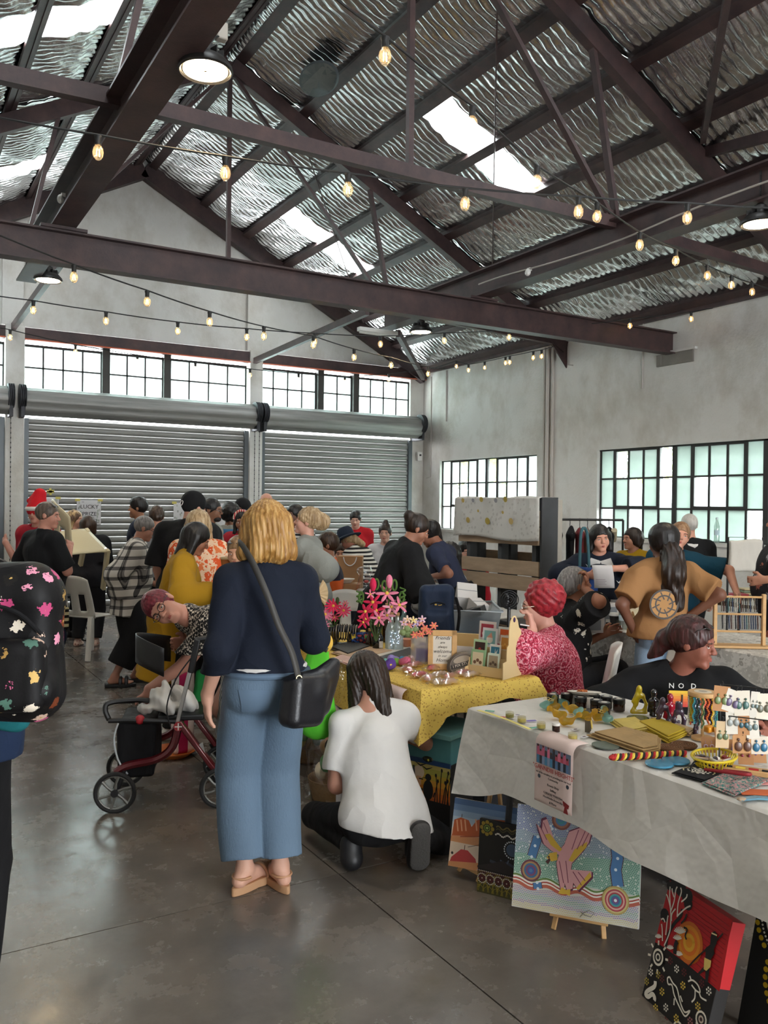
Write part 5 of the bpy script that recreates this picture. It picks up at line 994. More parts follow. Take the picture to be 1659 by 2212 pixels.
def drape(name, x0, x1, y0, y1, m, lab, hang, z=.738, amp=.018, fr=9, seed=1, n=90):
    """a cloth lying over a table: the top and four hanging sides; hang(u) gives the drop along the rim (u 0..4 from the near left corner)"""
    r = np.random.RandomState(seed); ph = r.uniform(0, 6, 8); b = MB(); rim = []; N = 4*n
    cs = [(x0, y0), (x1, y0), (x1, y1), (x0, y1)]
    for i in range(N):
        k, f = divmod(i/n, 1); k = int(k); a, c = cs[k], cs[(k+1) % 4]; rim.append((a[0]+(c[0]-a[0])*f, a[1]+(c[1]-a[1])*f, i/n))
    vs = []; rings = 14; cx, cy = (x0+x1)/2, (y0+y1)/2
    for j in range(rings+1):
        for x, y, u in rim:
            k = int(u); f = u-k; nx, ny = ((0, -1), (1, 0), (0, 1), (-1, 0))[k]; e = min(f, 1-f); cw = max(0, 1-e/.06)
            if cw > 0:
                ox, oy = (((0, -1), (-1, 0)), ((1, 0), (0, -1)), ((0, 1), (1, 0)), ((-1, 0), (0, 1)))[k][1] if f < .5 else (((0, -1), (1, 0)), ((1, 0), (0, 1)), ((0, 1), (-1, 0)), ((-1, 0), (0, -1)))[k][1]
                nx, ny = nx+ox*cw*.9, ny+oy*cw*.9; L_ = math.hypot(nx, ny); nx, ny = nx/L_*(1+.3*cw), ny/L_*(1+.3*cw)
            d = max(0, (j-3)/(rings-3)); D = hang(u); wv = amp*d*(sin(u*fr*1.7+ph[0])+.7*sin(u*fr*3.1+ph[1])+.5*sin(u*fr*.7+ph[2]+3*d))
            if j < 3: s = (j/3); vs.append((cx+(x-cx)*s if j == 0 else x-nx*.02*(2-j), cy+(y-cy)*s if j == 0 else y-ny*.02*(2-j), z+.004-(.004 if j == 2 else 0)*0))
            else: o = .012+.035*d+wv+.02*cw*d; vs.append((x+nx*o, y+ny*o, z-.004-D*d+.004*sin(u*30)*d))
    b.add(vs, [(j*N+i, j*N+(i+1) % N, (j+1)*N+(i+1) % N, (j+1)*N+i) for j in range(1, rings) for i in range(N)]+[tuple(N+i for i in range(N))])
    o = b.bd(name, m, smooth=40); return tag(o, lab, 'tablecloth')
LINEN = mat('white_tablecloth', 'd5d2cc', .85, var=.05, vs=4, bump=.25, bs=14); nl = NT(LINEN); vv = nl.coord('Object'); nl.normal(nl.bump(nl.math('ADD', nl.voro(vv, 5, 'DISTANCE_TO_EDGE'), nl.math('MULTIPLY', nl.noise(vv, 7, 3), .9)), .55, .035))
YEL = pattern('yellow_sprigged_cloth', 'dots', ['dcbc5e', 'b08a44'], 75)
trestle(2.25, 2.95, 1.2, 2.98, 'folding table under the white tablecloth at the right front'); drape('tablecloth', 2.235, 2.965, 1.18, 2.99, LINEN, 'plain white tablecloth on the nearest stall, hanging low in front', lambda u: .29+.012*sin(u*7)+.08*max(0, 1-abs(u-3)/.14), seed=3, amp=.013, fr=6)
trestle(2.25, 2.93, 3.4, 5.2, 'folding table under the yellow tablecloth')
drape('tablecloth', 2.235, 2.945, 3.385, 5.22, YEL, 'yellow sprigged tablecloth with one corner drooping to a point', lambda u: (.1+.025*sin(u*7)+.14*max(0, 1-abs(u if u < 2 else u-4)/.16)+.05*max(0, 1-abs(u-1)/.2)) if (u < 2 or u > 3.96) else .2+.03*sin(u*9), seed=5, amp=.012, fr=7)
DAMASK = pattern('grey_printed_cloth', 'marble', ['d2cfc8', 'b7b3ab', 'cdc9c1', '9f9a92', 'd6d3cd'], 7)
trestle(4.6, 5.25, 2.85, 4.62, 'folding table under the grey patterned cloth'); drape('tablecloth', 4.585, 5.27, 2.83, 4.65, DAMASK, 'white cloth with grey lace print on the second row table', lambda u: .42, seed=8, amp=.02)
NAVYC = cloth('navy_table_cloth', '20242f'); trestle(4.4, 5.05, 6.95, 8.4, 'folding table under the dark navy cloth'); drape('tablecloth', 4.385, 5.07, 6.93, 8.43, NAVYC, 'dark navy cloth on the far middle table', lambda u: .5, seed=9)
trestle(4.1, 4.75, 5.35, 6.3, 'small folding table behind the stall holder in the black cardigan')
trestle(6.95, 7.75, 3.8, 5.85, 'brown table below the big window', '5f4a35')
rt_ = thing('round_table', 'round white table near the far window', 'table', on(985, 1238, .74).to_tuple()[:2]+(0,)); MB().lathe([(0, .7), (.5, .7), (.53, .715), (.5, .738), (0, .738)], 32).bd('tabletop', WPLAS, rt_); MB().lathe([(.24, 0), (.05, .06), (.04, .7)], 16).bd('pedestal', LEGM, rt_)
c = thing('tablecloth', 'pale cloth hanging from the round table near the far window', 'tablecloth', rt_.location); m = MB(); m.grid(lambda a, b: ((.535+.03*b*sin(a*40))*cos(2*PI*a), (.535+.03*b*sin(a*40))*sin(2*PI*a), .732-.34*b), 80, 6); m.bd('cloth', LINEN, c)
# ------------------------------------------------------------------ chairs
def plastic_chair(lab, loc, rz, col='dcd8d0', rot=None):
    t = thing('plastic_chair', lab, 'chair', loc, rz, 'moulded plastic chairs', rot); m = mat('chair_'+col, col, .35, coat=.2)
    def shell(a, b):                                     # a across, b up the back
        x = (a-.5)*(.42-.1*b*b); return V((x, -.2-.08*b-.04*cos((a-.5)*PI)+.03, .43+.42*b))
    bk = MB(); n = 16; pts = [(i/n, j/12) for j in range(13) for i in range(n+1)]
    hole = lambda a, b: .15 < b < .62 and abs(a-.5) > .1 and abs(a-.5) < .33-.12*abs(b-.4)
    vs = [shell(a, b+(.04*cos((a-.5)*PI)-.06*(abs(a-.5)*2)**4)*(b > .9)) for a, b in pts]
    fs = [(j*(n+1)+i, j*(n+1)+i+1, (j+1)*(n+1)+i+1, (j+1)*(n+1)+i) for j in range(12) for i in range(n) if not hole((i+.5)/n, (j+.5)/12)]
    bk.add(vs, fs); bk.bd('backrest', m, t, solid=.01)
    s = MB(); s.grid(lambda a, b: ((a-.5)*(.43-.05*b), -.22+.44*(1-b)-.0, .44-.012*sin(PI*a)*sin(PI*b)-.02*(1-b)**6), 10, 10); s.bd('seat', m, t, solid=.012)
    for sx in (-1, 1):
        for sy, b in ((.2, .0), (-.22, -.07)): MB().bar((sx*.19, sy, .44), (sx*.22, sy+b+(.03 if sy > 0 else 0), .005), .035, .05, (1, 0, 0)).bd('leg', m, t, bevel=.006)
    return t
g = on(196, 1424); plastic_chair('white moulded plastic chair standing empty beside the man in plaid', (g.x+.05, g.y+.2, 0), rad(-55))
plastic_chair('white plastic chair under the red-haired seated woman', (RED.t.location.x+.02, RED.t.location.y-.08, 0), RED.t.rotation_euler.z)
plastic_chair('white plastic chair behind the pink flowers, the nearer of two', (3.5, 6.45, 0), rad(160)); plastic_chair('white plastic chair behind the pink flowers, the farther of two', (3.75, 7.25, 0), rad(165))
plastic_chair('white plastic chair with an oval opening behind the black T-shirt', (3.85, 3.5, 0), rad(62))
plastic_chair('cream plastic chair held in front of the man in the black T-shirt', at(150, 1255, 8.1), 0, 'd9cba6', (.1, .5, -1.2))
# ------------------------------------------------------------------ walking frame
rf = thing('rollator', 'dark red walking frame with black bag, seat and grey spoked wheels', 'walking frame', (1.31, 4.42, 0), math.atan2(.19, -.49)+PI)   # local -x = front (towards picture left), y = depth
REDP = mat('metallic_dark_red', '5d1019', .3, .35, coat=.5); BLKP = mat('black_plastic', '141416', .45); ALU = mat('brushed_aluminium', 'b4b2b0', .3, .9); GREYP = mat('wheel_grey', '77756f', .4, .5)
def wheel(x, y):
    w = thing('x', None, None); bpy.data.objects.remove(w); m = MB(); R = .105; c = V((x, y, R))
    m.tube([c+V((R*.93*cos(a), 0, R*.93*sin(a))) for a in [2*PI*i/32 for i in range(32)]], .0075*1.6, 8, closed=True); o = m.bd('wheel', mat('tyre', '1b1a1a', .8), rf)
    h = MB(); h.tube([c+V((R*.82*cos(a), 0, R*.82*sin(a))) for a in [2*PI*i/32 for i in range(32)]], .006, 6, closed=True); h.bd('rim', GREYP, o)
    for k in range(6): a = k*PI/3+.3; MB().tube([c, c+V((R*.45*cos(a+.1), 0, R*.45*sin(a+.1))), c+V((R*.84*cos(a), 0, R*.84*sin(a)))], [.011, .007, .009], 6).bd('spoke', GREYP, o)
    MB().lathe([(.02, -.02), (.02, .02)], 12, c, Matrix.Rotation(PI/2, 3, 'X')).bd('hub', BLKP, o)
for y in (-.0, .44):
    for x in (-.26, .28): wheel(x, y)
    s = MB(); s.tube(spath([(-.26, y+.03, .2), (-.2, y+.03, .235), (-.05, y+.03, .265), (.03, y+.03, .33), (.06, y+.03, .46)], 5), [.022]*21, 8); s.bd('front_fork_arm', REDP, rf)
    MB().tube([(-.26, y+.03, .105), (-.22, y+.03, .22)], .019, 8).bd('fork', BLKP, rf)
    MB().bar((.06, y+.03, .46), (.27, y+.03, .17), .03, .06, (0, 1, 0)).bd('rear_leg', REDP, rf, bevel=.008); MB().tube([(.22, y+.03, .22), (.28, y+.03, .105)], .02, 8).bd('axle_stay', BLKP, rf)
    MB().bar((.05, y+.03, .44), (.145, y+.03, .86), .022, .034, (0, 1, 0)).bd('handle_post', ALU, rf, bevel=.004)
    MB().bar((.12, y+.03, .72), (.155, y+.03, .9), .034, .05, (0, 1, 0)).bd('post_sleeve', BLKP, rf, bevel=.008)
    MB().tube([(.14, y+.03, .89), (.2, y+.03, .9), (.3, y+.03, .885)], .018, 10).bd('grip', BLKP, rf)
    MB().tube(spath([(.17, y+.015, .86), (.05, y, .7), (.0, y, .55), (.02, y, .44)], 5), .004, 6).bd('brake_cable', BLKP, rf)
    MB().tube([(.06, y+.03, .46), (-.2, y+.03, .475), (-.3, y+.03, .475)], .013, 8).bd('side_rail', BLKP, rf)
MB().box((.07, .24, .475), (.24, .4, .03)).bd('seat', BLKP, rf, bevel=.008); b = MB(); b.grid(lambda a, c: (-.02-.17*sin(a*PI), .03+.44*a, .7+.15*c+.05*sin(a*PI)), 16, 4); b.bd('back_strap', BLKP, rf, solid=.006)
S = Sdf(.008, .03); S.box((-.16, .22, .31), (.1, .18, .155), .03); S.disp = folds(5, .006, 8, 14); bb = S.bd('shopping_bag', cloth('black_nylon', '17171a', .7), rf); MB().tube(spath([(-.25, .03, .46), (-.27, .03, .38), (-.25, .03, .27), (-.2, .03, .19)], 4), .005, 6).bd('reflective_piping', mat('reflective_tape', 'cfd3d8', .3), bb)
MB().tube(spath([(-.3, .05, .475), (-.32, .05, .53), (-.3, .07, .56), (-.18, .1, .565), (-.1, .1, .56)], 4), .014, 8).bd('carry_handle', BLKP, rf); MB().ball((-.14, .035, .475), .026).bd('red_knob', mat('knob_red', 'b3202b', .4), rf)
MB().lathe([(.024, -.004), (.024, .004)], 20, (.06, .005, .44), Matrix.Rotation(PI/2, 3, 'X')).bd('badge', mat('badge_red', 'a52a30', .4), rf); d = Draw((.06, .0, .44), (1, 0, 0), (0, 0, 1), .0012); d.poly([(-.019, -.003), (.019, -.003), (.019, .003), (-.019, .003)], 'e8dcd4'); d.poly([(-.003, -.019), (.003, -.019), (.003, .019), (-.003, .019)], 'e8dcd4'); d.bd('badge_cross', rf)
d = Draw((.15, .012, .325), (.6, 0, -.8), (.8, 0, .6), .0012); d.disc(-.04, 0, .009, 'd9d2cc'); d.poly([(-.025, -.012), (.03, -.012), (.03, .012), (-.025, .012)], 'c9c2bc'); d.poly([(.06, -.0), (.06, .02), (.0, .045), (.0, .02)], '8f8c88'); d.bd('printed_sticker', rf)
pb = thing('plastic_bag', 'crumpled white plastic bag lying on the walking-frame seat', 'bag', at(368, 1522, 4.6)); S = Sdf(.007, .04); S.ell((0, 0, 0), (.15, .09, .04)).ell((-.05, .02, .04), (.07, .06, .05)).ell((.07, 0, .035), (.07, .06, .04)).cone((-.03, 0, .05), (-.04, .02, .12), .04, .012).cone((.05, 0, .04), (.06, .0, .1), .04, .01); f1 = folds(3, .014, 40, 50); f2 = folds(9, .006, 110, 110); S.disp = lambda x, y, z: f1(x, y, z)+f2(x, y, z); S.bd('bag_body', mat('thin_white_plastic', 'd3d0cb', .4, trans=.0), pb)
# things standing on the floor near the squatting woman
def cello(lab, c, s, cols, seed):
    t = thing('gift_basket', lab, 'basket', (c.x, c.y, 0)); m = MB(); m.lathe([(.0, .01), (.1*s, .01), (.125*s, .1*s), (.13*s, .1*s), (.105*s, .0)], 20); m.bd('basket', mat('wicker', 'a7814f', .8, var=.3, vs=60, bump=.5, bs=160), t); r = random.Random(seed)
    for i in range(7): a = i*.9; MB().ball((.06*s*cos(a), .06*s*sin(a), (.13+.05*(i % 3))*s), .038*s, 8, 6, (1, 1, r.uniform(.8, 1.4))).bd('gift', mat('gift_'+cols[i % len(cols)], cols[i % len(cols)], .5), t)
    S = Sdf(.011, .03); S.cone((0, 0, .06*s), (0, 0, .3*s), .15*s, .12*s).cone((0, 0, .3*s), (0, 0, .42*s), .1*s, .03*s).cone((0, 0, .42*s), (.01, 0, .56*s), .03*s, .1*s); f = folds(seed, .013, 30, 45); S.disp = f; S.cutp((0, 0, .004), (0, 0, -1)); S.bd('cellophane', CELLO, t); MB().ball((0, 0, .42*s), .04*s, 8, 6, (1.3, 1, .6)).bd('bow', mat('ribbon_'+cols[0], cols[0], .4), t)
CELLO = bpy.data.materials.new('cellophane'); CELLO.use_nodes = True; nc = NT(CELLO); nc.n.remove(nc.bsdf); tr_ = nc.new('ShaderNodeBsdfTransparent'); gl_ = nc.new('ShaderNodeBsdfGlossy'); gl_.inputs['Roughness'].default_value = .12; mx = nc.new('ShaderNodeMixShader'); lw = nc.new('ShaderNodeLayerWeight'); lw.inputs[0].default_value = .25; nc.link(nc.math('ADD', nc.math('MULTIPLY', lw.outputs[1], .5), .07), mx.inputs[0]); nc.link(tr_.outputs[0], mx.inputs[1]); nc.link(gl_.outputs[0], mx.inputs[2]); nc.link(mx.outputs[0], nc.n['Material Output'].inputs[0])
cello('clear wrapped gift basket held upright beside the squatting woman', on(722, 1722), 1.15, ['d9c9c4', 'c23b5a', '8a6a3c', 'e8d9b8', '4c8a4a'], 3)
cello('green and yellow wrapped gift parcel behind the fair-haired woman\'s legs', on(668, 1640), .95, ['6f9a4c', 'c9b34a', '5f9a8c', 'd9c34a'], 5)
def tote(lab, o, w, h, dp, m, rz=0, handles=True, hm=None):
    t = thing('bag', lab, 'bag', o, rz); b = MB(); b.box((0, 0, h/2), (w, dp, h), None, 1.0); b.bd('bag_body', m, t, bevel=.006)
    if handles:
        for s in (-1, 1): MB().tube(spath([(-w*.25, s*dp*.5, h), (-w*.2, s*dp*.5, h+.06), (0, s*dp*.5, h+.085), (w*.2, s*dp*.5, h+.06), (w*.25, s*dp*.5, h)], 4), .0035, 6).bd('handle', hm or m, t)
    return t
gt = thing('green_bag', 'lime green cloth bag hanging between the fair-haired woman and the yellow table', 'bag', at(683, 1470, 4.0), -.55); S = Sdf(.008, .03); S.cone((0, 0, -.17), (.015, 0, .13), .085, .06, flat=((0, 1, 0), .5)); S.disp = folds(6, .01, 8, 22); S.bd('bag_body', cloth('lime_cloth', '4fae2c'), gt)
yb = thing('knitted_ball', 'yellow ribbed ball resting on the lime green bag', 'ball', at(703, 1388, 3.98)); MB().ball((0, 0, 0), .036, 20, 14, (1, 1, 1.25)).bd('ball', mat('yellow_wool', 'd9b04a', .9, bump=.5, bs=220), yb)
gb2 = thing('green_shopping_bag', 'dark green bag hanging behind the fair-haired woman\'s left sleeve', 'bag', at(438, 1490, 4.9)); S = Sdf(.01, .03); S.box((0, 0, 0), (.05, .03, .13), .03); S.disp = folds(2, .008, 10, 18); S.bd('bag_body', cloth('kelly_green', '1f7a3a'), gb2)
pk = thing('pink_bag', 'magenta and white bag standing behind the walking-frame handle', 'bag', V((*at(395, 1478, 5.5).xy, .27))); S = Sdf(.01, .02); S.box((0, 0, 0), (.07, .04, .265), .02); S.bd('bag_body', pattern('magenta_white', 'stripe_x', ['a01f4c', 'd8cdc8'], 9), pk)
gp = thing('gift_bag', 'open white paper bag standing on the floor at the squatting woman\'s knee', 'bag', on(748, 1762), .5); b = MB(); b.grid(lambda a, c: (.07*cos(2*PI*a)*(1+.1*sin(8*PI*a)), .045*sin(2*PI*a), .001+.23*c), 24, 3); b.bd('bag_body', PAPER, gp, solid=.002)
ob = thing('orange_bowl', 'orange rimmed dish on the floor under the walking frame', 'dish', on(373, 1632).to_tuple()); MB().lathe([(0, .01), (.1, .01), (.15, .035), (.152, .04), (.1, .002), (0, .002)], 28).bd('dish', mat('orange_glaze', 'b5622c', .4), ob)
for i, (x, y, lab) in enumerate(((735, 1745, 'loose white leaflet on the floor by the wrapped basket'), (770, 1758, 'red and white leaflet on the floor under the squatting woman'))):
    l = thing('leaflet', lab, 'leaflet', on(x, y, .002), .4+i); MB().box((0, 0, .001), (.12, .17, .002)).bd('sheet', PAPER, l); d = Draw((0, 0, .0022), (1, 0, 0), (0, 1, 0)); d.poly([(-.05, .0), (.05, 0), (.05, .06), (-.05, .06)], ['b9a9a0', 'a83a3a'][i]); d.bd('printed_picture', l)
# boxes under the yellow table
for i, (px, py, d_, sz, c, lab) in enumerate(((975, 1568, 4.35, (.3, .3, .08), '6e1a1c', 'dark red box under the yellow tablecloth'), (955, 1545, 4.6, (.1, .02, .1), 'c9c2b8', 'pale card leaning under the yellow tablecloth'), (1045, 1545, 4.4, (.25, .2, .18), '1b1b1d', 'black box under the yellow tablecloth'), (925, 1562, 4.25, (.08, .08, .2), 'a98c66', 'brown upright carton under the yellow tablecloth'))):
    a = at(px, py, d_); b = thing('box', lab, 'box', (a.x, a.y, max(sz[2]/2, 0)), .3); MB().box((0, 0, .0), sz).bd('carton', mat('carton_'+c, c, .7), b, bevel=.003); MB().box((0, 0, sz[2]/2), (sz[0]*1.02, sz[1]*1.02, .01)).bd('lid', mat('carton_'+c), b); b.location.z = sz[2]/2+.001
# ------------------------------------------------------------------ paintings on the floor in front of the nearest stall
def panel(name, lab, cat, bl, br, tl, z0, lean, tr=None, thick=.018, face='e8e4dc', edge=None, A=None, Xd=None):
    A = A if A is not None else on(*bl, z0); X = V(Xd).normalized() if Xd else (on(*br, z0)-A); X.z = 0; X.normalize()
    N = V((X.y, -X.x, 0)); Yv = V((0, 0, 1))*cos(rad(lean))-N*sin(rad(lean)); P = X.cross(Yv)
    def uv(px, py):
        d = ray(px, py); t = (A-V((0, 0, EYE))).dot(P)/d.dot(P); q = V((0, 0, EYE))+d*t-A; return q.dot(X), q.dot(Yv)
    h = uv(*tl)[1]; x0 = uv(*tl)[0] if A is None else 0; w = uv(*tr)[0] if tr else (on(*br, z0)-A).length
    t = thing(name, lab, cat, A); ang = math.atan2(X.y, X.x); t.rotation_euler = (Matrix((X, Yv, P)).transposed()).to_euler()
    m = MB(); m.box((w/2, h/2, -thick/2), (w, h, thick)); m.bd('canvas', mat('canvas_'+(edge or face), edge or face, .7), t, bevel=.002)
    return t, w, h
def aff(BL, BR, TL, w, h):
    ex, ey = (BR[0]-BL[0], BR[1]-BL[1]), (TL[0]-BL[0], TL[1]-BL[1]); D = ex[0]*ey[1]-ex[1]*ey[0]
    def f(p):
        x, y = p[0]-BL[0], p[1]-BL[1]; return ((x*ey[1]-y*ey[0])/D*w, (y*ex[0]-x*ex[1])/D*h)
    return lambda *ps: [f(p) for p in ps] if len(ps) > 1 else f(ps[0])
def clipdots(w, h, step, fn):
    out = {}
    for j in range(int(h/step)):
        for i in range(int(w/step)):
            x, y = (i+.5+.5*(j % 2))*step, (j+.5)*step
            if x < w-.004:
                c, dx, dy = fn(x/w, y/h)
                if c: out.setdefault(c, []).append((x+dx, min(max(y+dy, .003), h-.003)))
    return out
rr = random.Random(4)
t, w, h = panel('painting', 'dot painting of a pink and gold eagle with blue waterholes', 'painting', (1105, 1957), (1380, 2008), (1128, 1737), .07, 14, face='f0ece6')
D = Draw((0, 0, 0), (1, 0, 0), (0, 1, 0)); q = aff((572, 955), (1520, 1140), (650, 195), w, h)
D.poly([(0, .3*h), (w, .3*h), (w, h), (0, h)], 'a8b6c0'); D.poly([(0, .28*h), (w, .3*h), (w, .62*h), (0, .52*h)], '9fc0ae'); D.poly([(0, 0), (w, 0), (w, .3*h), (0, .3*h)], 'c9c6bd')
def bgc(u, v):
    wv = .02*sin(u*22+1)
    if v > .3+wv:
        c = '5a5aa8' if v > .75 and u < .45 else ('6c7f92' if v > .62 else '3f7a68'); return (c if rr.random() < .9 else 'e6e2dc'), 0, .004*sin(u*30)
    if v > .2: return None, 0, 0
    return ['c9b97a', 'c0ad6a', '7d5c94', '5f8fa0', '4f8f7c', '6a7fb0', '8d6aa0'][min(6, int((v+wv*.6)/.2*7))], 0, wv*h*.5
for c, ps in clipdots(w, h, w/74, bgc).items(): D.dots(ps, w/210, c, 5)
for k, (c, a) in enumerate((('5f7f3c', .285), ('e9e4da', .268), ('a8483c', .25), ('e9e4da', .236), ('b8604c', .222))): D.line([(w*i/40, h*(a+.022*sin(i*.62+1))) for i in range(41)], .012, c)
for ps, wd in ((((800, 455), (775, 520), (745, 600)), 66), (((1395, 560), (1400, 640), (1380, 720), (1390, 840)), 78), (((1050, 320), (1130, 345), (1170, 365)), 50), (((905, 380), (915, 400)), 44), (((780, 790), (785, 835)), 62)):
    pts = q(*ps); D.line(pts, wd/948*w*1.15, '5b3d3f'); D.line(pts, wd/948*w, '4a78a8'); D.dots(pts, .006, 'd9e4ea')
for cx, cy, R, cols in ((990, 340, 74, ['7a4a40', 'a06a54', '4a78a0', '3d8a8c', '4a78a0']), (735, 700, 80, ['6a3a44', 'a8845a', '3d6a8c', '7a4a6a', '3f5a9a', '4a78a0']), (1365, 935, 100, ['b09a5c', 'c9b97a', 'a8404a', 'd9a89a', 'a8404a', '4a9a94', '3d6a9a', '7a4a7a', 'd9e4ea'])):
    c = q((cx, cy))
    for i, col in enumerate(cols): D.disc(*c, R/948*w*(1-i/len(cols)), col, 24)
for k in (1.06, 1.0):
    col = '6a2a44' if k > 1 else 'd9a0a0'; b = [(845, 335), (880, 325), (925, 470), (965, 560), (1005, 520), (1045, 430), (1150, 400), (1225, 405), (1212, 460), (1190, 520), (1130, 590), (1055, 660), (1045, 705), (1200, 722), (1198, 762), (1095, 855), (1058, 800), (1050, 842), (1008, 852), (992, 800), (985, 852), (960, 845), (944, 720), (938, 650), (960, 595), (900, 560), (845, 510), (818, 430), (800, 365), (835, 400)]
    mx_, my_ = 1010, 590; D.poly(q(*[(mx_+(x-mx_)*k, my_+(y-my_)*k) for x, y in b]), col)
for ps in ([(855, 440), (895, 435), (985, 555), (965, 572), (900, 520)], [(1030, 640), (1080, 560), (1182, 508), (1172, 548), (1060, 650)], [(1075, 842), (1188, 728), (1198, 762), (1095, 852)], [(862, 612), (890, 578), (945, 573), (945, 632), (900, 640)], [(940, 872), (970, 828), (1000, 850), (1035, 845), (1028, 895), (1000, 880), (975, 880)]): D.poly(q(*ps), 'd9b13c')
D.poly(q((852, 640), (885, 612), (892, 630), (872, 660)), '4a2a28'); D.disc(*q((880, 606)), .004, '2a1a1a', 8)
for x0, y0, x1, y1 in ((850, 350, 880, 430), (825, 380, 870, 480), (1120, 420, 1060, 560), (1170, 430, 1100, 560), (1205, 430, 1140, 540), (960, 640, 985, 800), (1010, 640, 1020, 800), (1060, 720, 1120, 820), (1100, 725, 1150, 790)): D.line(q((x0, y0), (x1, y1)), .003, '8a4a5c')
D.line(q((1100, 1005), (1130, 1030), (1175, 1045), (1205, 1020), (1165, 1000), (1125, 1015), (1095, 1045)), .003, '7a7468'); D.bd('painted_picture', t)
t, w, h = panel('painting', 'landscape painting of red desert rocks under a blue sky', 'painting', (968, 1868), (1034, 1882), (981, 1722), .05, 15, tr=(1135, 1747), face='e9e2d6')
D = Draw((0, 0, 0), (1, 0, 0), (0, 1, 0)); q = aff((98, 650), (320, 698), (128, 140), .22/.5*w if False else w*(320-98)/520, h)
for i, c in enumerate(['4f6f9c', '6f8db4', '8fa8c4', 'a8bccc', 'c4ccd0']): D.poly([(0, h*(1-.09*i)), (w, h*(1-.09*i)), (w, h*(1-.09*(i+1))), (0, h*(1-.09*(i+1)))], c, False)
D.h += .0001; D.poly([(0, 0), (w, 0), (w, h*.56), (0, h*.56)], 'd9c4ae'); D.poly(q((120, 410), (130, 310), (180, 295), (240, 320), (262, 370), (300, 320), (345, 312), (520, 330), (520, 460), (115, 430)), 'b5582c')
for x in (150, 180, 210, 290, 330): D.line(q((x, 312), (x+12, 400)), .006, 'dba27c')
D.poly(q((112, 430), (520, 470), (520, 560), (108, 470)), 'c98a5c'); D.line(q((180, 440), (335, 445)), .004, '9a4a26'); D.poly(q((100, 650), (120, 590), (190, 535), (240, 545), (300, 610), (320, 698)), 'b03a3a'); D.poly(q((98, 655), (102, 620), (330, 640), (330, 700)), 'c88a5a'); D.line(q((215, 540), (218, 505)), .003, '4a2a22'); D.line(q((186, 295), (188, 270)), .003, '4a3a32'); D.line(q((240, 520), (330, 505)), .002, '3a2a28'); D.disc(*q((125, 560)), .006, '2a2422', 8); D.bd('painted_picture', t)
t, w, h = panel('painting', 'black dot painting with a ringed moon and a row of white circles', 'painting', (1030, 1925), (1108, 1945), (1044, 1769), .0, 4, tr=(1125, 1785), face='15130f')
D = Draw((0, 0, 0), (1, 0, 0), (0, 1, 0)); W_ = w; q = aff((315, 855), (575, 915), (350, 305), w, h)
D.poly([(0, h*.2), (w, h*.2), (w, h*.3), (0, h*.3)], '3f1418'); D.poly([(0, 0), (w, 0), (w, h*.14), (0, h*.14)], '3a3512')
for i in range(9):
    for k in range(3): D.line([(min(max(w*(i+.5)/9+.022*(k+1)*cos(a), .002), w-.002), .006+.02*(k+1)*sin(a)*1.2+(i % 2)*.012) for a in [PI*j/8 for j in range(9)]], .0022, '8a7a24')
for i in range(5): c = (w*(.12+.2*i), h*.2); D.dots([(c[0]+.019*cos(a), c[1]+.019*sin(a)) for a in [2*PI*j/16 for j in range(16)]], .0028, 'd9d4ca'); D.disc(*c, .014, '4a1618', 14); D.disc(*c, .003, 'c9b9a9', 8)
D.dots([(w*i/22, h*.3) for i in range(23)], .003, 'b9aaa6'); c = (w*.82, h*.66); D.dots([(c[0]+.034*cos(a), c[1]+.034*sin(a)) for a in [2*PI*j/22 for j in range(22)]], .0035, 'c9ccd0'); D.disc(*c, .026, '3f4f66', 18)
c = (w*.2, h*.89)
for k in range(8): a = k*PI/4; D.disc(c[0]+.024*cos(a), c[1]+.024*sin(a), .009, '8a7424', 8)
for k, col in enumerate(('15130f', '6f8a34', '15130f', '8aa04a')): D.disc(*c, .018-.004*k, col, 14)
for k, col in enumerate(('6a5a2c', '3f3a1c')): D.line([(w*(.42+.58*i/14), h*(.93-.035*k)+.006*sin(i*1.2)) for i in range(15)], .006, col)
D.dots([(w*(.42+.58*i/16), h*.83+.005*sin(i)) for i in range(17)], .004, 'd9d4ca'); D.line([(w*.3, h*.46), (w*.55, h*.43), (w*.72, h*.48), (w*.98, h*.42)], .012, '2c3040'); D.line([(w*.55, h*.5), (w*.7, h*.44), (w*.75, h*.52)], .006, '4a5468'); D.poly([(0, h*.36), (w*.3, h*.42), (w*.62, h*.5), (w*.9, h*.4), (w, h*.4), (w, h*.33), (0, h*.33)], '241c1c'); D.bd('painted_picture', t)
def easel(lab, px, wd, z, hgt, rz):
    a = on(*px); e = thing('table_easel', lab, 'easel', (a.x, a.y, 0), rz); s = wd/2
    for q_ in (-1, 1): MB().bar((q_*s, -.03, 0), (q_*s*.9, .0, z-.015), .018, .012).bd('front_leg', WOOD, e, bevel=.002)
    MB().box((0, -.022, z-.012), (wd*1.15, .035, .02)).bd('ledge', WOOD, e, bevel=.002); MB().bar((0, .2, 0), (0, .03+hgt*.22, hgt), .018, .012).bd('back_leg', WOOD, e, bevel=.002); MB().bar((0, .035, z), (0, .02+hgt*.22, hgt), .02, .012).bd('mast', WOOD, e, bevel=.002)
easel('small pine easel holding up the eagle painting', (1252, 2010), .19, .075, .3, math.atan2(*(on(1380, 2008, .07)-on(1105, 1957, .07)).yx)); easel('small pine easel behind the desert rocks painting', (1022, 1890), .13, .055, .46, -1.5)
t, w, h = panel('painting', 'thick red and black canvas with a white tree, orange sun and a standing figure', 'painting', (1386, 2150), (1454, 2212), (1451, 1905), .0, 16, tr=(1585, 1981), thick=.05, face='14100e', edge='14100e')
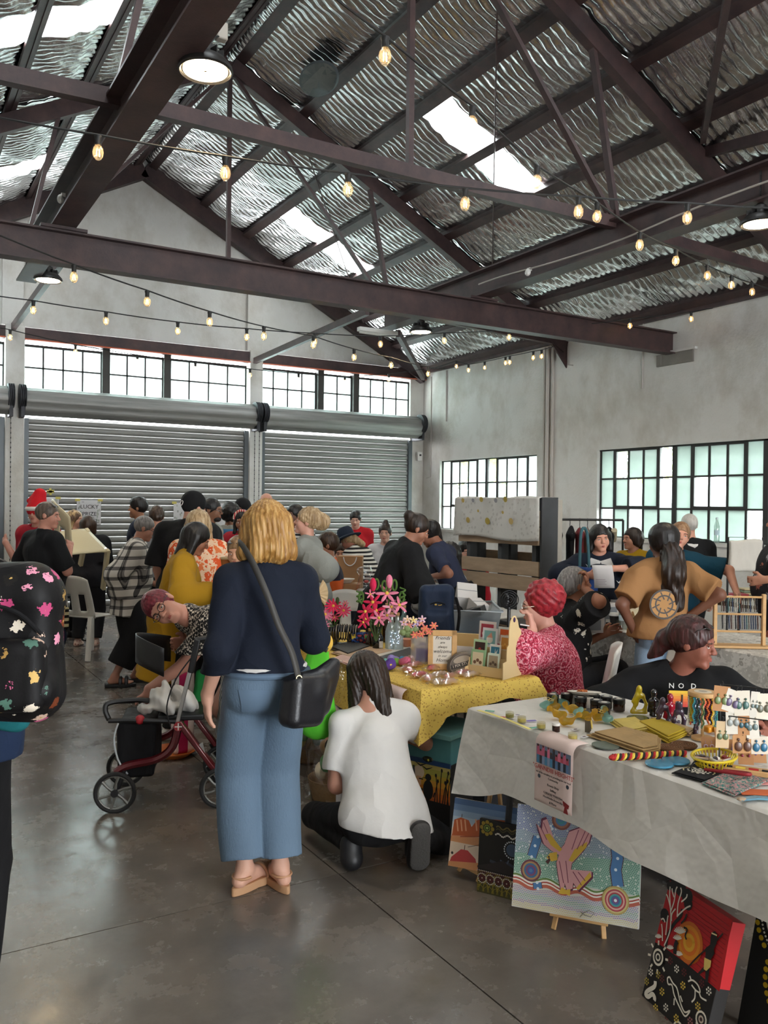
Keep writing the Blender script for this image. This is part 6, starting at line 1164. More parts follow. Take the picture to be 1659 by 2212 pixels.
D = Draw((0, 0, 0), (1, 0, 0), (0, 1, 0)); q = aff((195, 1560), (915, 1990), (540, 240), w, h); Rr = 'b3151c'
rp = q((360, 950), (540, 240), (1260, 650), (1110, 1385), (870, 1225), (700, 1120), (480, 1000)); D.poly(rp, Rr)
MB().box((w+.0006, h*.74, -.025), (.0012, h*.52, .05)).box((w*.5, h+.0006, -.025), (w, .0012, .05)).bd('painted_edge', mat('signal_red', 'b3151c', .5), t, smooth=0)
for i in range(14): y = h*(.5+.036*i); D.line([(w*(.3+.06*(i % 3)), y), (w*.6, y+.004*sin(i)), (w*.98, y-.004)], .0025, '8a0f16')
for cx, cy, r_ in ((600, 300, 60), (680, 330, 70), (760, 420, 70), (770, 500, 55), (480, 640, 60), (540, 300, 40)): D.disc(*q((cx, cy)), r_/830*w, '14100e', 12)
c = q((780, 920))
for i, col in enumerate(('c9661c', 'd98a1c', 'd9701c', 'dba32c', 'd98a1c')): D.disc(*c, .075*(1-.19*i)*w/.36, col, 24)
def wl(ps, wd, col='e6e0d2'): D.line(smooth2(q(*ps)), wd, col)
def smooth2(ps): return [(p.x, p.y) for p in spath([(a, b, 0) for a, b in ps], 4)]
wl([(500, 1000), (530, 850), (600, 730), (680, 640), (700, 560)], .012, '14100e')
for ps in ([(480, 980), (545, 830), (560, 700), (555, 560), (520, 430), (500, 400)], [(555, 600), (600, 480), (620, 350), (640, 310)], [(640, 650), (650, 500), (690, 370), (680, 320)], [(640, 640), (740, 550), (800, 520)], [(555, 540), (545, 400), (550, 310)], [(690, 480), (750, 430), (760, 390)], [(600, 430), (580, 370), (575, 330)], [(460, 930), (455, 800), (445, 740)], [(500, 860), (520, 680), (530, 640)], [(490, 720), (470, 680), (440, 690)], [(620, 560), (575, 620), (570, 700)]): wl(ps, .005)
for cx, cy, n_, R_k in ((675, 830, 9, 75), (410, 900, 7, 45), (560, 1010, 6, 45), (665, 1070, 7, 50), (650, 900, 7, 55)):
    for k in range(n_): a = PI*(.12+.76*k/(n_-1)); D.line(q((cx, cy), (cx+R_k*cos(a), cy-R_k*sin(a))), .0042, 'e6e0d2')
wl([(620, 1060), (630, 960), (650, 920)], .016, '14100e'); wl([(725, 760), (765, 780), (745, 850), (760, 890)], .006, '14100e'); wl([(695, 720), (740, 670), (765, 610)], .006, '14100e')
D.poly(q((1050, 790), (1085, 775), (1108, 810), (1100, 900), (1070, 960), (1075, 1010), (1030, 1080), (1020, 1170), (1000, 1310), (970, 1310), (975, 1190), (900, 1250), (890, 1230), (960, 1150), (975, 1060), (980, 960), (1030, 920), (1035, 840)), '14100e'); D.poly(q((965, 1060), (1040, 1085), (1030, 1150), (985, 1195), (955, 1180)), 'd9bf6a'); D.poly(q((1048, 790), (1108, 812), (1105, 826), (1046, 806)), 'e6d9a0'); wl([(790, 1170), (900, 1050), (1080, 890), (1170, 795)], .005, '14100e')
for ps in ([(560, 1310), (535, 1330), (545, 1390), (590, 1395), (620, 1500), (700, 1640), (750, 1690), (800, 1625), (740, 1650), (690, 1560), (650, 1420), (600, 1370), (560, 1310)], [(780, 1330), (830, 1310), (890, 1350), (915, 1420), (870, 1410), (820, 1360)], [(860, 1410), (855, 1490), (820, 1535)], [(905, 1415), (925, 1470), (985, 1495)], [(800, 1270), (815, 1310)], [(620, 1530), (615, 1600)], [(690, 1490), (715, 1550)]): wl(ps, .005)
wl([(385, 1380), (375, 1440), (290, 1500), (265, 1540), (300, 1560), (350, 1525), (380, 1560), (375, 1590)], .014); wl([(660, 1840), (740, 1800), (860, 1770), (880, 1720), (925, 1690)], .007)
for cx, cy in ((925, 1690), (665, 1840)): c = q((cx, cy)); D.disc(*c, .024, 'e6e0d2', 14); D.disc(*c, .018, '14100e', 14); D.disc(*c, .011, 'c9b9a9', 12); D.disc(*c, .006, '3a1a18', 10)
c = q((418, 1115)); [D.disc(*c, r_, col, 16) for r_, col in ((.026, 'e6e0d2'), (.019, '14100e'), (.012, 'e6e0d2'), (.007, '14100e'))]
for k in range(8): a = k*PI/4+.3; D.line([(c[0]+.036*cos(a), c[1]+.036*sin(a)), (c[0]+.05*cos(a), c[1]+.05*sin(a))], .007, 'e6e0d2')
for cx, cy, col in ((330, 1290, 'e6e0d2'), (650, 1215, 'e6e0d2'), (1015, 1395, 'e6e0d2'), (725, 1380, 'd9b94a'), (425, 1305, 'b09a3c'), (475, 1480, 'd9b94a'), (895, 1565, 'd9b94a'), (400, 1665, 'd9b94a'), (525, 1640, 'e6e0d2'), (650, 1730, 'd9b94a'), (575, 1135, '5a1418'), (740, 1240, '5a1418'), (940, 1330, '5a1418'), (475, 1340, '6a2a28'), (525, 1780, '6a2a28'), (255, 1380, 'b09a3c'), (810, 1730, 'a86a6a')):
    x, y = q((cx, cy)); x = max(x, .016); D.dots([(x+.009*cos(a), y+.009*sin(a)) for a in [k*PI/3 for k in range(6)]]+[(x, y)], .0034, col)
D.bd('painted_picture', t)
t, w, h = panel('painting', 'large black dot painting with gold and white dotted rings behind the red canvas', 'painting', None, None, (1564, 1900), .0, 15, tr=(1760, 2030), face='11100f', A=V((2.33, 1.71, .0)), Xd=(.0, -1, 0), thick=.03)
D = Draw((0, 0, 0), (1, 0, 0), (0, 1, 0)); K = w/(.55); sx = lambda x: w*.0+x*.00042; O_ = (1150, 215)
q = lambda *ps: [((x-1150)*.0006+.013+(y-215)*.00012, h-(y-215)*.000375+(x-1150)*.00026-.004) for x, y in ps]
cr = q((1340, 870))[0]
for k, col in enumerate(('e6e0d2', '3a1618', 'd9cfc0', '3a1618', 'd9cfc0', '3a1618', '5a3a2c')): D.disc(*cr, .064-.0085*k, col, 24)
for k in range(14):
    a = k*2*PI/14+.1; b = (cr[0]+.092*cos(a), cr[1]+.092*sin(a)); u_ = V((cos(a), sin(a))); v_ = V((-u_.y, u_.x)); D.line([tuple(V(b)+u_*.018*sin(s_)+v_*.017*cos(s_)-u_*.008) for s_ in [PI*j/8 for j in range(9)]], .008, 'e9e4d8')
for R_k, r_, n_, col in ((.125, .0042, 60, 'e9e4d8'), (.072, .003, 44, 'c9b9a9'), (.142, .0085, 40, 'c9a41c')): D.dots([(cr[0]+R_k*cos(2*PI*k/n_), cr[1]+R_k*sin(2*PI*k/n_)) for k in range(n_) if 0 < cr[0]+R_k*cos(2*PI*k/n_) < w], r_, col, 8)
for pts in (q((1175, 230), (1178, 420), (1200, 540)), q((1400, 1080), (1480, 1200), (1500, 1450), (1600, 1700), (1700, 1800))):
    s2 = smooth2(pts); D.line(s2, .024, 'e9e4d8'); D.line(s2, .01, '8a6a24')
    for off, r_, col in ((-.028, .0036, 'e9e4d8'), (.028, .0036, 'e9e4d8'), (.046, .0085, 'c9a41c'), (-.046, .0085, 'c9a41c')):
        D.dotline([(x+off*.8, y+off*.5) for x, y in s2 if 0 < x+off*.8 < w], .011 if r_ < .005 else .022, r_, col, 8)
D.bd('painted_picture', t)
MB().box((.12, .0, .012), (.05, .03, .02)).bd('easel_foot', WOOD, t)
# painted chest under the yellow table
A = on(905, 1797); B = on(972, 1816); X = (B-A).normalized(); w = .46; A = B-X*w; t = thing('painted_chest', 'wooden chest painted with a sunset, a waterbird and black reeds', 'chest', A, math.atan2(X.y, X.x)); hh = .5
m = MB().box((w/2, .16, hh*.36), (w, .32, hh*.72)); m.bd('chest_body', mat('chest_black', '171412', .6), t, bevel=.004); MB().box((w/2, .16, hh*.86), (w*1.0, .32, hh*.27)).bd('lid', mat('chest_teal', '4a8286', .6, var=.25, vs=9), t, bevel=.004); MB().box((w/2, .15, hh*1.0), (w*1.05, .35, .025)).bd('lid_rim', mat('chest_teal_pale', '6a9c9a', .6, var=.2, vs=9), t, bevel=.003); MB().box((w/2, -.004, hh*.72), (w, .01, .022)).bd('painted_seam', mat('deep_blue', '1c3c66', .5), t)
D = Draw((0, -.0008, 0), (1, 0, 0), (0, 0, 1)); y0, y1 = hh*.31, hh*.71; cs = ['c8602c', 'd9702a', 'dd842c', 'dfa03a', 'c9a83c', 'b0a848', 'c4b264']
for i, c in enumerate(cs): D.poly([(.002, y0+(y1-y0)*i/7), (w-.002, y0+(y1-y0)*i/7), (w-.002, y0+(y1-y0)*(i+1)/7), (.002, y0+(y1-y0)*(i+1)/7)], c, False)
D.h += .0002; D.disc(w*.6, hh*.6, .032, 'e2cdb4', 18); D.line([(w*.6, hh*.56), (w*.6, hh*.47)], .026, 'dfae86'); D.poly([(0, hh*.3), (w, hh*.3), (w, hh*.34), (0, hh*.35)], '171412')
bx_ = w*.72; D.disc(bx_, hh*.44, .03, '171412', 16, .05); D.disc(bx_, hh*.565, .018, '171412', 12); D.line([(bx_, hh*.54), (bx_, hh*.5)], .014, '171412'); D.poly([(bx_-.016, hh*.56), (bx_-.04, hh*.548), (bx_-.014, hh*.55)], '171412'); D.line([(bx_-.03, hh*.535), (bx_-.055, hh*.535)], .006, '171412'); D.line([(bx_, hh*.37), (bx_, hh*.33)], .018, '171412'); D.line([(bx_+.03, hh*.38), (bx_+.04, hh*.43)], .006, '171412')
for x, top, s_ in ((.8, .55, .02), (.84, .6, -.01), (.87, .66, .01), (.9, .57, .03), (.93, .65, .02), (.96, .6, .02), (.98, .55, -.02), (.62, .43, .01), (.65, .42, -.01), (.5, .5, .02), (.4, .56, .01), (.3, .48, .02)): D.line([(w*x, hh*.32), (w*x+s_*.5, hh*(top-.08)), (w*x+s_, hh*top)], [.006, .005, .004], '171412'); D.disc(w*x+s_, hh*top, .006, '171412', 8, .01)
for x, z in ((.62, .68), (.7, .655)): D.line([(w*x-.03, hh*z+.008), (w*x-.012, hh*z), (w*x, hh*z-.006), (w*x+.014, hh*z), (w*x+.034, hh*z+.008)], [.002, .006, .008, .006, .002], '171412')
D.bd('painted_picture', t); MB().ball((w*.72, -.006, hh*.745), .022, 12, 6, (1.5, .3, .7)).bd('clasp_stone', mat('dark_shell', '2a3026', .2), t); D = Draw((w*.72, -.0145, hh*.745), (1, 0, 0), (0, 0, 1)); D.disc(.008, 0, .006, 'd9d24a', 10); D.bd('shell_glint', t)
# ------------------------------------------------------------------ flyers on the table fronts
def flyer(lab, o, X, w, hh, over=.0):
    t = thing('flyer', lab, 'flyer', o); X = V(X).normalized(); N = V((-X.y, X.x, 0)) if False else X.cross(V((0, 0, 1))); m = MB(); r = .035
    def P(a, b):
        s_ = b*hh
        if s_ < over: return X*(a*w)-N*(over-s_+r)*1+V((0, 0, r))
        s_ -= over; L_ = r*PI/2
        if s_ < L_: th = s_/r; return X*(a*w)+N*(-r+r*sin(th))+V((0, 0, r*cos(th)))
        return X*(a*w)+N*(.004*sin(6*(s_-L_)))+V((0, 0, -(s_-L_)))
    m.grid(P, 4, 26); m.bd('sheet', mat('flyer_pink', 'd9c2bb', .7), t, solid=.0008); return t, X, N, -(hh-over-r*PI/2)
FX = 2.228-.03
a = on(1131, 1590, .7); t, X, N, zb = flyer('pink flyer with a photo of people and red lettering hung on the white tablecloth', (FX-.02, 2.5, .717), (0, -1, 0), .205, .315, .04)
D = Draw(N*.006+V((0, 0, -.0)), X, (0, 0, 1), .001); rq = random.Random(2)
D.poly([(.012, .0), (.2, .0), (.2, -.072), (.012, -.072)], '6a7890'); [D.poly([(.016+.0145*i, -.001-.016*(i % 2)), (.029+.0145*i, -.001-.016*(i % 2)), (.03+.0145*i, -.04), (.015+.0145*i, -.04)], rq.choice(['c8607c', 'd9708c', '3a3a44', 'a8b4c4', 'b84a5c']), False) for i in range(12)]; D.h += .0003
[D.poly([(.016+.0145*i, -.04), (.03+.0145*i, -.04), (.029+.0145*i, -.071), (.017+.0145*i, -.071)], rq.choice(['23283a', '2a2a30', '5a7ca8', '8a9ab8', '23283a', '4a88b0']), False) for i in range(12)]; D.h += .0003; [D.disc(.022+.0145*i, -.004-.016*(i % 2), .005, rq.choice(['3a2620', '5a3a2c', '2a1c18']), 8, raise_=False) for i in range(12)]
D.poly([(.16, zb+.045), (.195, zb+.035), (.19, zb+.02), (.165, zb+.025)], '8a1f22'); D.poly([(.172, zb+.028), (.182, zb+.026), (.19, zb+.0), (.165, zb+.0)], '8a1f22'); D.disc(.03, -.12, .008, '3a4450', 10); D.disc(.185, -.12, .008, '3a4450', 10)
for i in range(3): D.line([(.06, zb+.05-.011*i), (.15, zb+.05-.011*i)], .0022, 'a89490')
D.bd('printed_picture', t)
RT = mat('print_red', 'b3423c', .7); BT_ = mat('print_black')
for s_, z, sz, mm in (('"GANNDIII HEIGHTS"', -.086, .024, RT), ('we pride ourselves in providing for our local', -.105, .0105, BT_), ('Community', -.118, .0115, BT_), ('Bowen Shop', -.142, .0125, BT_), ('Selling', -.158, .0125, BT_), ('Culturally Medicines', -.174, .0125, BT_), ('Handmade Artworks', -.19, .0125, BT_), ('& More', -.206, .0125, BT_)): text(s_, 'printed_words', sz, mm, t, X*.107+N*.0075+V((0, 0, z)), X, (0, 0, 1), ext=.0003)
t, X, N, zb = flyer('pink flyer with an orange border at the corner of the yellow table', (2.19, 3.72, .69), (0, -1, 0), .23, .34, .03)
D = Draw(N*.007, X, (0, 0, 1), .001); D.poly([(.01, -.03), (.22, -.03), (.22, zb+.02), (.01, zb+.02)], 'c9604a'); D.poly([(.018, -.035), (.205, -.035), (.205, zb+.028), (.018, zb+.028)], 'd4b4a4')
for i in range(18): D.line([(.11, -.07-.009*i), (.195-.01*(i % 3), -.07-.009*i)], .0025, '8a7068')
for x in (.045, .072): D.disc(x, -.125, .013, '5a3a30', 12, .02); D.disc(x, -.118, .007, '8a5a48', 10)
D.bd('printed_picture', t)
ORD = 'first second third fourth fifth sixth seventh eighth ninth tenth eleventh twelfth thirteenth fourteenth fifteenth sixteenth seventeenth eighteenth'.split()
# ------------------------------------------------------------------ goods on the nearest (white) stall
T1, T2 = .748, .746
def one(name, lab, cat, o, rz=0, group=None): return thing(name, lab, cat, o, rz, group)
AMBER = mat('amber_glass', '2a120a', .12, spec=.6); LID = mat('black_lid', '151517', .3); LABEL = mat('jar_label', '23201f', .6); LIDW = mat('lid_sticker', 'd8d4cc', .5)
names = ['leftmost black-lidded jar at the back edge of the white stall', 'second black-lidded jar from the left on the white stall', 'black-lidded jar in front of the paper plate', 'black-lidded jar right behind the paper plate stack', 'black-lidded jar in the middle of the front jar row', 'black-lidded jar at the right of the back row', 'foremost black-lidded jar beside the mint bags', 'rightmost black-lidded jar next to the yellow figurine']
for (x, y), lab in zip(((1194, 1524), (1224, 1523), (1254, 1531), (1283, 1526), (1288, 1537), (1310, 1529), (1305, 1543), (1337, 1535)), names):
    j = one('jar', lab, 'jar', on(x, y, T1), 0, 'black-lidded candle jars'); MB().lathe([(.024, 0), (.0255, .004), (.0255, .03), (.022, .034)], 20).bd('glass', AMBER, j); MB().lathe([(.0262, .032), (.0268, .034), (.0268, .05), (.025, .052)], 20).bd('lid', LID, j); MB().lathe([(.013, .052), (.013, .0524)], 14).bd('sticker', LIDW, j)
j = one('jar', 'small black jar standing alone behind the hanging flyer', 'jar', on(1201, 1580, T1)); MB().lathe([(.015, 0), (.015, .03), (.0, .03)], 18).bd('glass', AMBER, j); MB().lathe([(.0155, .024), (.0155, .034), (0, .034)], 18).bd('lid', LIDW, j)
BALM = mat('yellow_balm', 'c9b75a', .3); CLR = m_pane('clear_plastic', .75, 'f4f4ee', .12)
for (x, y), lab in zip(((1101, 1550), (1127, 1560), (1169, 1573), (1237, 1597)), ('little clear pot of olive balm, farthest left on the stall', 'little clear pot of pale balm, second from the left', 'little clear pot of pale yellow balm beside the flyer top', 'little clear pot of yellow balm nearest the tan cloth')):
    j = one('balm_pot', lab, 'pot', on(x, y, T1), 0, 'balm pots'); MB().lathe([(.014, .001), (.0165, .002), (.0165, .016), (0, .016)], 18).bd('balm', BALM if x != 1101 else mat('olive_balm', '8a8436', .3), j); MB().lathe([(.017, 0), (.0175, .001), (.0175, .024), (.0165, .024)], 18).bd('pot', CLR, j)
pl = one('paper_bowl', 'white paper bowl upside down under the plate of noodles', 'bowl', on(1262, 1524, T1)); MB().lathe([(.05, 0), (.058, .002), (.05, .046), (0, .048)], 28).bd('bowl', mat('paper_dish', 'ddd8ce', .6), pl)
pl = thing('paper_plate', 'white oval paper plate with leftover orange noodles', 'plate', on(1262, 1524, T1)+V((0, 0, .049)), rot=(-.12, .1, 0)); MB().lathe([(0, .004), (.052, .004), (.072, .014), (.075, .012), (.05, .0), (0, .0)], 32).bd('plate', mat('paper_dish'), pl)
m = MB(); r = random.Random(3)
for i in range(26): a = r.uniform(0, 6); m.tube(spath([(-.012+r.uniform(-.02, .025), .0+r.uniform(-.015, .02), .008+r.uniform(0, .012)) for _ in range(4)], 3), .0022, 5)
tag(m.bd('noodles', mat('orange_noodles', 'b5652c', .6, var=.3, vs=60), pl), kind='stuff')
MINT, ORG = m_pane('mint_organza', .45, 'bcd8d4', .03), m_pane('yellow_organza', .4, 'dcc06a', .03)
for i, (x, y, c) in enumerate(((1180, 1531, 0), (1199, 1534, 1), (1216, 1526, 0), (1212, 1552, 1), (1238, 1540, 1), (1250, 1549, 0), (1264, 1553, 1), (1222, 1566, 1), (1292, 1558, 1), (1312, 1560, 0))):
    b = one('organza_bag', '%s gauze gift bag, %s' % (('mint', 'yellow')[c], ('farthest left of the little heap', 'tied tight behind the mint one', 'at the back under the jars', 'lying at the left front', 'in the middle of the heap', 'peeping out between the yellow bags', 'right of the middle', 'nearest the table edge', 'beside the upright tagged bag', 'at the right end by the foremost jar')[i]), 'gift bag', on(x, y, T1)+V((0, 0, .012)), i*.8, 'organza gift bags'); S = Sdf(.0045, .01); S.ell((0, 0, .004), (.028, .024, .016)).cone((.02, 0, .006), (.034, 0, .016), .01, .005).cone((.034, 0, .016), (.05, .004, .03), .005, .013); S.disp = folds(i, .003, 150, 180); S.bd('gauze', (MINT, ORG)[c], b); MB().ball((0, 0, .003), .015, 10, 6, (1, .9, .7)).bd('content', mat('cream_filling', 'd9c9a0' if c else 'b9d0c4', .6), b); MB().tube(spath([(.034, 0, .02), (.03, .02, .03), (.01, .03, .025), (.03, .01, .022)], 4), .0012, 5).bd('cord', mat('cord_gold', 'd0b45c', .5), b)
b = one('tagged_bag', 'upright yellow-tied gift bag with a dark card among the gauze bags', 'gift bag', on(1270, 1580, T1), .6); MB().box((0, 0, .022), (.03, .018, .044)).bd('card', mat('dark_card', '4a4030', .7), b); MB().ball((0, 0, .05), .014, 8, 6, (1.3, 1, .7)).bd('bow', ORG, b); MB().tube([(0, -.01, .05), (.004, -.014, .01)], .0025, 5).tube([(.006, -.01, .05), (.012, -.014, .014)], .0025, 5).bd('ribbon', mat('cord_gold'), b)
tp = one('paper_ribbon', 'narrow yellow paper ribbon along the left edge of the white stall', 'ribbon', (0, 0, 0)); m = MB(); P_ = [on(x, y, T1+.001) for x, y in ((1033, 1534), (1060, 1542), (1100, 1556), (1145, 1575))]
for a, b in zip(P_, P_[1:]): m.bar(a, b, .016, .0012)
m.bd('strip', mat('yellow_paper', 'dccf7a', .7), tp); tp.location = (0, 0, 0)
for i, (x, y, c, lab) in enumerate(((1058, 1536, '4f9a8a', 'mint green paper slip at the left corner of the white stall'), (1085, 1549, 'd06a5c', 'coral paper scrap by the first balm pot'), (1118, 1545, '4a3a5c', 'lilac tag with a dark oval beside the first balm pot'), (1148, 1557, '6a5aa8', 'violet paper slip in the row of balm pots'), (1155, 1572, '6ab09a', 'green paper slip against the yellow ribbon'), (1243, 1576, '5a4a44', 'white tag with a dark oval behind the last balm pot'), (1262, 1592, '6a5a5a', 'white tag with a dark oval beside the tan cloth'))):
    l = one('paper_slip', lab, 'slip', on(x, y, T1), -.9+.2*i, 'paper slips'); MB().box((0, 0, .0008), (.04, .016, .0012)).bd('slip', mat('slip_'+c, c, .7) if i in (0, 1, 3, 4) else PAPER, l)
    if i not in (0, 1, 3, 4): MB().lathe([(.007, .0016), (.007, .002)], 12, (0, 0, 0), None, (1.4, .8)).bd('oval', mat('slip_'+c, c, .7), l)
def figurine(lab, o, m, s=1, rz=0, kind=0):
    t = one('figurine', lab, 'figurine', o, rz, 'resin figurines'); S = Sdf(.0032*max(s, .8), .008)
    if kind == 0:
        S.cone((-.02, 0, .006), (.022, 0, .006), .008, .011).cone((-.022, 0, .008), (-.01, 0, .035), .008, .006).cone((-.01, 0, .035), (.002, 0, .062), .008, .007).cone((.022, 0, .01), (.028, 0, .035), .009, .005).cone((.028, 0, .035), (.014, 0, .066), .005, .007).cone((-.002, 0, .066), (.014, 0, .066), .008, .008).cone((.004, 0, .07), (.004, 0, .08), .005, .005).ell((.002, 0, .09), (.0105, .011, .014)).cone((-.004, 0, .067), (-.02, 0, .045), .005, .0045).cone((-.02, 0, .045), (-.004, 0, .085), .0045, .004)
    elif kind == 1:
        S.cone((-.016, 0, .0), (-.02, 0, .03), .009, .007).cone((.016, 0, .0), (.02, 0, .03), .009, .007).cone((-.02, 0, .03), (-.008, 0, .058), .007, .006).cone((.02, 0, .03), (.008, 0, .058), .007, .006).cone((-.008, 0, .058), (.008, 0, .058), .01, .01).cone((-.014, 0, .006), (.0, 0, .022), .006, .006).box((0, 0, .082), (.012, .01, .014), .005)
    else:
        S.cone((0, 0, .004), (0, 0, .03), .016, .01).cone((0, 0, .03), (0, 0, .06), .011, .012).cone((-.012, 0, .058), (.012, 0, .058), .007, .007).cone((-.014, 0, .055), (-.02, 0, .02), .006, .005).cone((.014, 0, .055), (.02, 0, .02), .006, .005).cone((0, 0, .065), (0, 0, .075), .005, .005).ell((0, 0, .088), (.011, .011, .014))
    S.cutp((0, 0, .0005), (0, 0, -1)); o_ = S.bd('figure', m, t); o_.scale = (s, s, s); return t
PURP = mat('aubergine_resin', '3a2a3c', .22, coat=.4); figurine('clear yellow resin thinker figurine on the white stall', on(1379, 1542, T1), mat('yellow_resin', 'c9b018', .12, trans=.25, coat=.5), 1.18, -.5); figurine('glossy black figurine behind the purple ones', on(1412, 1548, T1), mat('black_resin', '0d0d0f', .1, coat=.5), 1.15, -.5, 2); figurine('purple thinker figurine with one arm raised', on(1430, 1567, T1), PURP, 1.1, -.5); figurine('ruby red figurine behind the purple thinker', on(1447, 1562, T1), mat('ruby_resin', 'a0142c', .12, trans=.2, coat=.5), 1.2, -.5, 2); figurine('purple embracing-figure ornament right of the thinker', on(1466, 1572, T1), PURP, 1.1, -.5, 1); figurine('purple figurine half hidden by the bracelet stand post', on(1502, 1562, T1), PURP, 1.15, -.5, 1); figurine('small purple figurine lying near the bracelet stand foot', on(1503, 1586, T1), PURP, .75, .4, 1)
ag = one('coaster', 'dark green round resin coaster by the yellow figurine', 'coaster', on(1378, 1553, T1)); MB().lathe([(0, 0), (.045, 0), (.046, .003), (.045, .006), (0, .006)], 28).bd('disc', mat('green_agate', '55603a', .2, var=.5, vs=30), ag)
ag = one('coaster', 'grey-green glass coaster under the tan cloth bag', 'coaster', on(1308, 1611, T1)); MB().lathe([(0, 0), (.05, 0), (.05, .004), (0, .004)], 28).bd('disc', mat('grey_agate', '5f6a60', .2, var=.3, vs=20), ag)
def folded(name, lab, pts, h, m, layers=4, cat='cloth', z=T1):
    t = one(name, lab, cat, (0, 0, 0)); P_ = [on(x, y, z) for x, y in pts]; c = sum(P_, V())/len(P_); t.location = c
    for i in range(layers):
        k = 1-.05*i; off = V((.004*sin(i*2.3), .004*cos(i*1.7), 0)); b = MB(); b.prism([((p-c)*k+off).to_tuple()[:2] for p in P_], h/layers*.86, (0, 0, h/layers*i)); b.bd('fold', m, t, bevel=.0025)
    return t
folded('cloth_bag', 'tan hand-dyed cloth bag folded on the white stall', ((1268, 1590), (1345, 1577), (1430, 1600), (1428, 1625), (1392, 1632)), .022, mat('dyed_tan', 'a5875a', .9, var=.35, vs=14, bump=.4, bs=60), 4)
folded('cloth', 'pale yellow gauze cloth folded beside the tan bag', ((1318, 1562), (1372, 1556), (1410, 1580), (1355, 1590)), .02, mat('pale_yellow_gauze', 'c9b25c', .85, var=.2, vs=20, bump=.3), 4)
folded('cloth', 'bright yellow cloth folded with rounded edges', ((1372, 1568), (1420, 1560), (1490, 1588), (1445, 1608)), .026, mat('bright_yellow_cloth', 'b59a1f', .8, var=.12, bump=.2), 4); folded('cloth', 'beige cloth folded behind the bright yellow one', ((1400, 1556), (1450, 1566), (1504, 1584), (1490, 1592), (1420, 1564)), .02, mat('beige_cloth', 'bb9f78', .9, var=.1, bump=.2), 3)
for x, y, lab in ((1448, 1618, 'round woven brown coaster on the left of the pair'), (1478, 1612, 'round woven brown coaster on the right of the pair')):
    g_ = one('woven_coaster', lab, 'coaster', on(x, y, T1)); m = MB(); [m.tube([(r*cos(a), r*sin(a), .005) for a in [2*PI*i/24 for i in range(24)]], .0052, 6, closed=True) for r in (.006, .015, .024, .033, .042)]; m.bd('coil', mat('woven_brown', '6a4628', .9, var=.4, vs=80, bump=.5, bs=200), g_)
cd = one('plaited_cord', 'red, black and yellow plaited cord lying along the white stall', 'cord', (0, 0, 0)); A_, B_ = on(1325, 1636, T1+.01), on(1480, 1628, T1+.01)
for k, (c, nm) in enumerate((('a8201f', 'red_strand'), ('15130f', 'black_strand'), ('d8bf4a', 'yellow_strand'))):
    X_ = (B_-A_).normalized(); Y_ = X_.cross(V((0, 0, 1))); MB().tube([A_+(B_-A_)*t_+Y_*.008*cos(t_*58+k*2.09)+V((0, 0, .007*sin(t_*58+k*2.09))) for t_ in [i/120 for i in range(121)]], .0062, 6).bd(nm, mat('cord_'+c, c, .8), cd)
MB().ball(A_, .013, 8, 6, (1.6, 1, .8), ).bd('tassel', mat('cord_a8201f'), cd)
BLUE = mat('blue_resin', '3a86a8', .2, var=.5, vs=18, coat=.4)
for x, y, lab in ((1424, 1652, 'blue swirled resin coaster, the nearer of two'), (1460, 1645, 'blue swirled resin coaster, the farther of two')): b = one('coaster', lab, 'coaster', on(x, y, T1)); MB().lathe([(0, 0), (.046, 0), (.048, .003), (.046, .007), (0, .007)], 30).bd('disc', BLUE, b)
c = on(1542, 1655, T1); bk = one('basket', 'yellow plastic basket full of wrapped trinkets', 'basket', c, .3); YP = mat('yellow_plastic', 'c9b01e', .35); m = MB()
for k in range(34):
    a = 2*PI*k/34; m.bar((.075*cos(a), .052*sin(a), .004), (.092*cos(a), .066*sin(a), .035), .004, .0035, (cos(a), sin(a), 0))
tag(m.bd('side_bars', YP, bk, smooth=0), kind='stuff'); MB().tube([(.094*cos(a), .068*sin(a), .036) for a in [2*PI*i/36 for i in range(36)]], .0045, 6, closed=True).bd('rim', YP, bk); MB().lathe([(0, 0), (.078, 0), (.078, .006), (0, .006)], 30, (0, 0, 0), None, (1, .7)).bd('base', YP, bk)
for i in range(9):
    a = i*2.1; col = ['d8d4cc', '8a2a22', 'c9b9a0', 'd9c24a', '3a3434'][i % 5]; t = one('wrapped_trinket', '%s wrapped packet in the yellow basket, %s' % (['white', 'red', 'cream', 'yellow', 'black'][i % 5], ['back left', 'far right', 'front', 'centre', 'left', 'right front', 'back', 'near the rim', 'on top'][i]), 'packet', c+V((.05*cos(a), .032*sin(a), .018+.006*(i % 3))), a, 'packets in the yellow basket'); MB().box((0, 0, 0), (.045, .03, .008), Matrix.Rotation(.3*sin(i), 3, 'X')).bd('card', mat('trinket_'+col, col, .6), t, bevel=.002); MB().ball((0, 0, .008), .012, 8, 5, (1, 1, .5)).bd('trinket', mat('trinket_'+['8a2a22', 'd9c24a', '3a3434', 'd8d4cc', 'c9b9a0'][i % 5], ['8a2a22', 'd9c24a', '3a3434', 'd8d4cc', 'c9b9a0'][i % 5], .4), t)
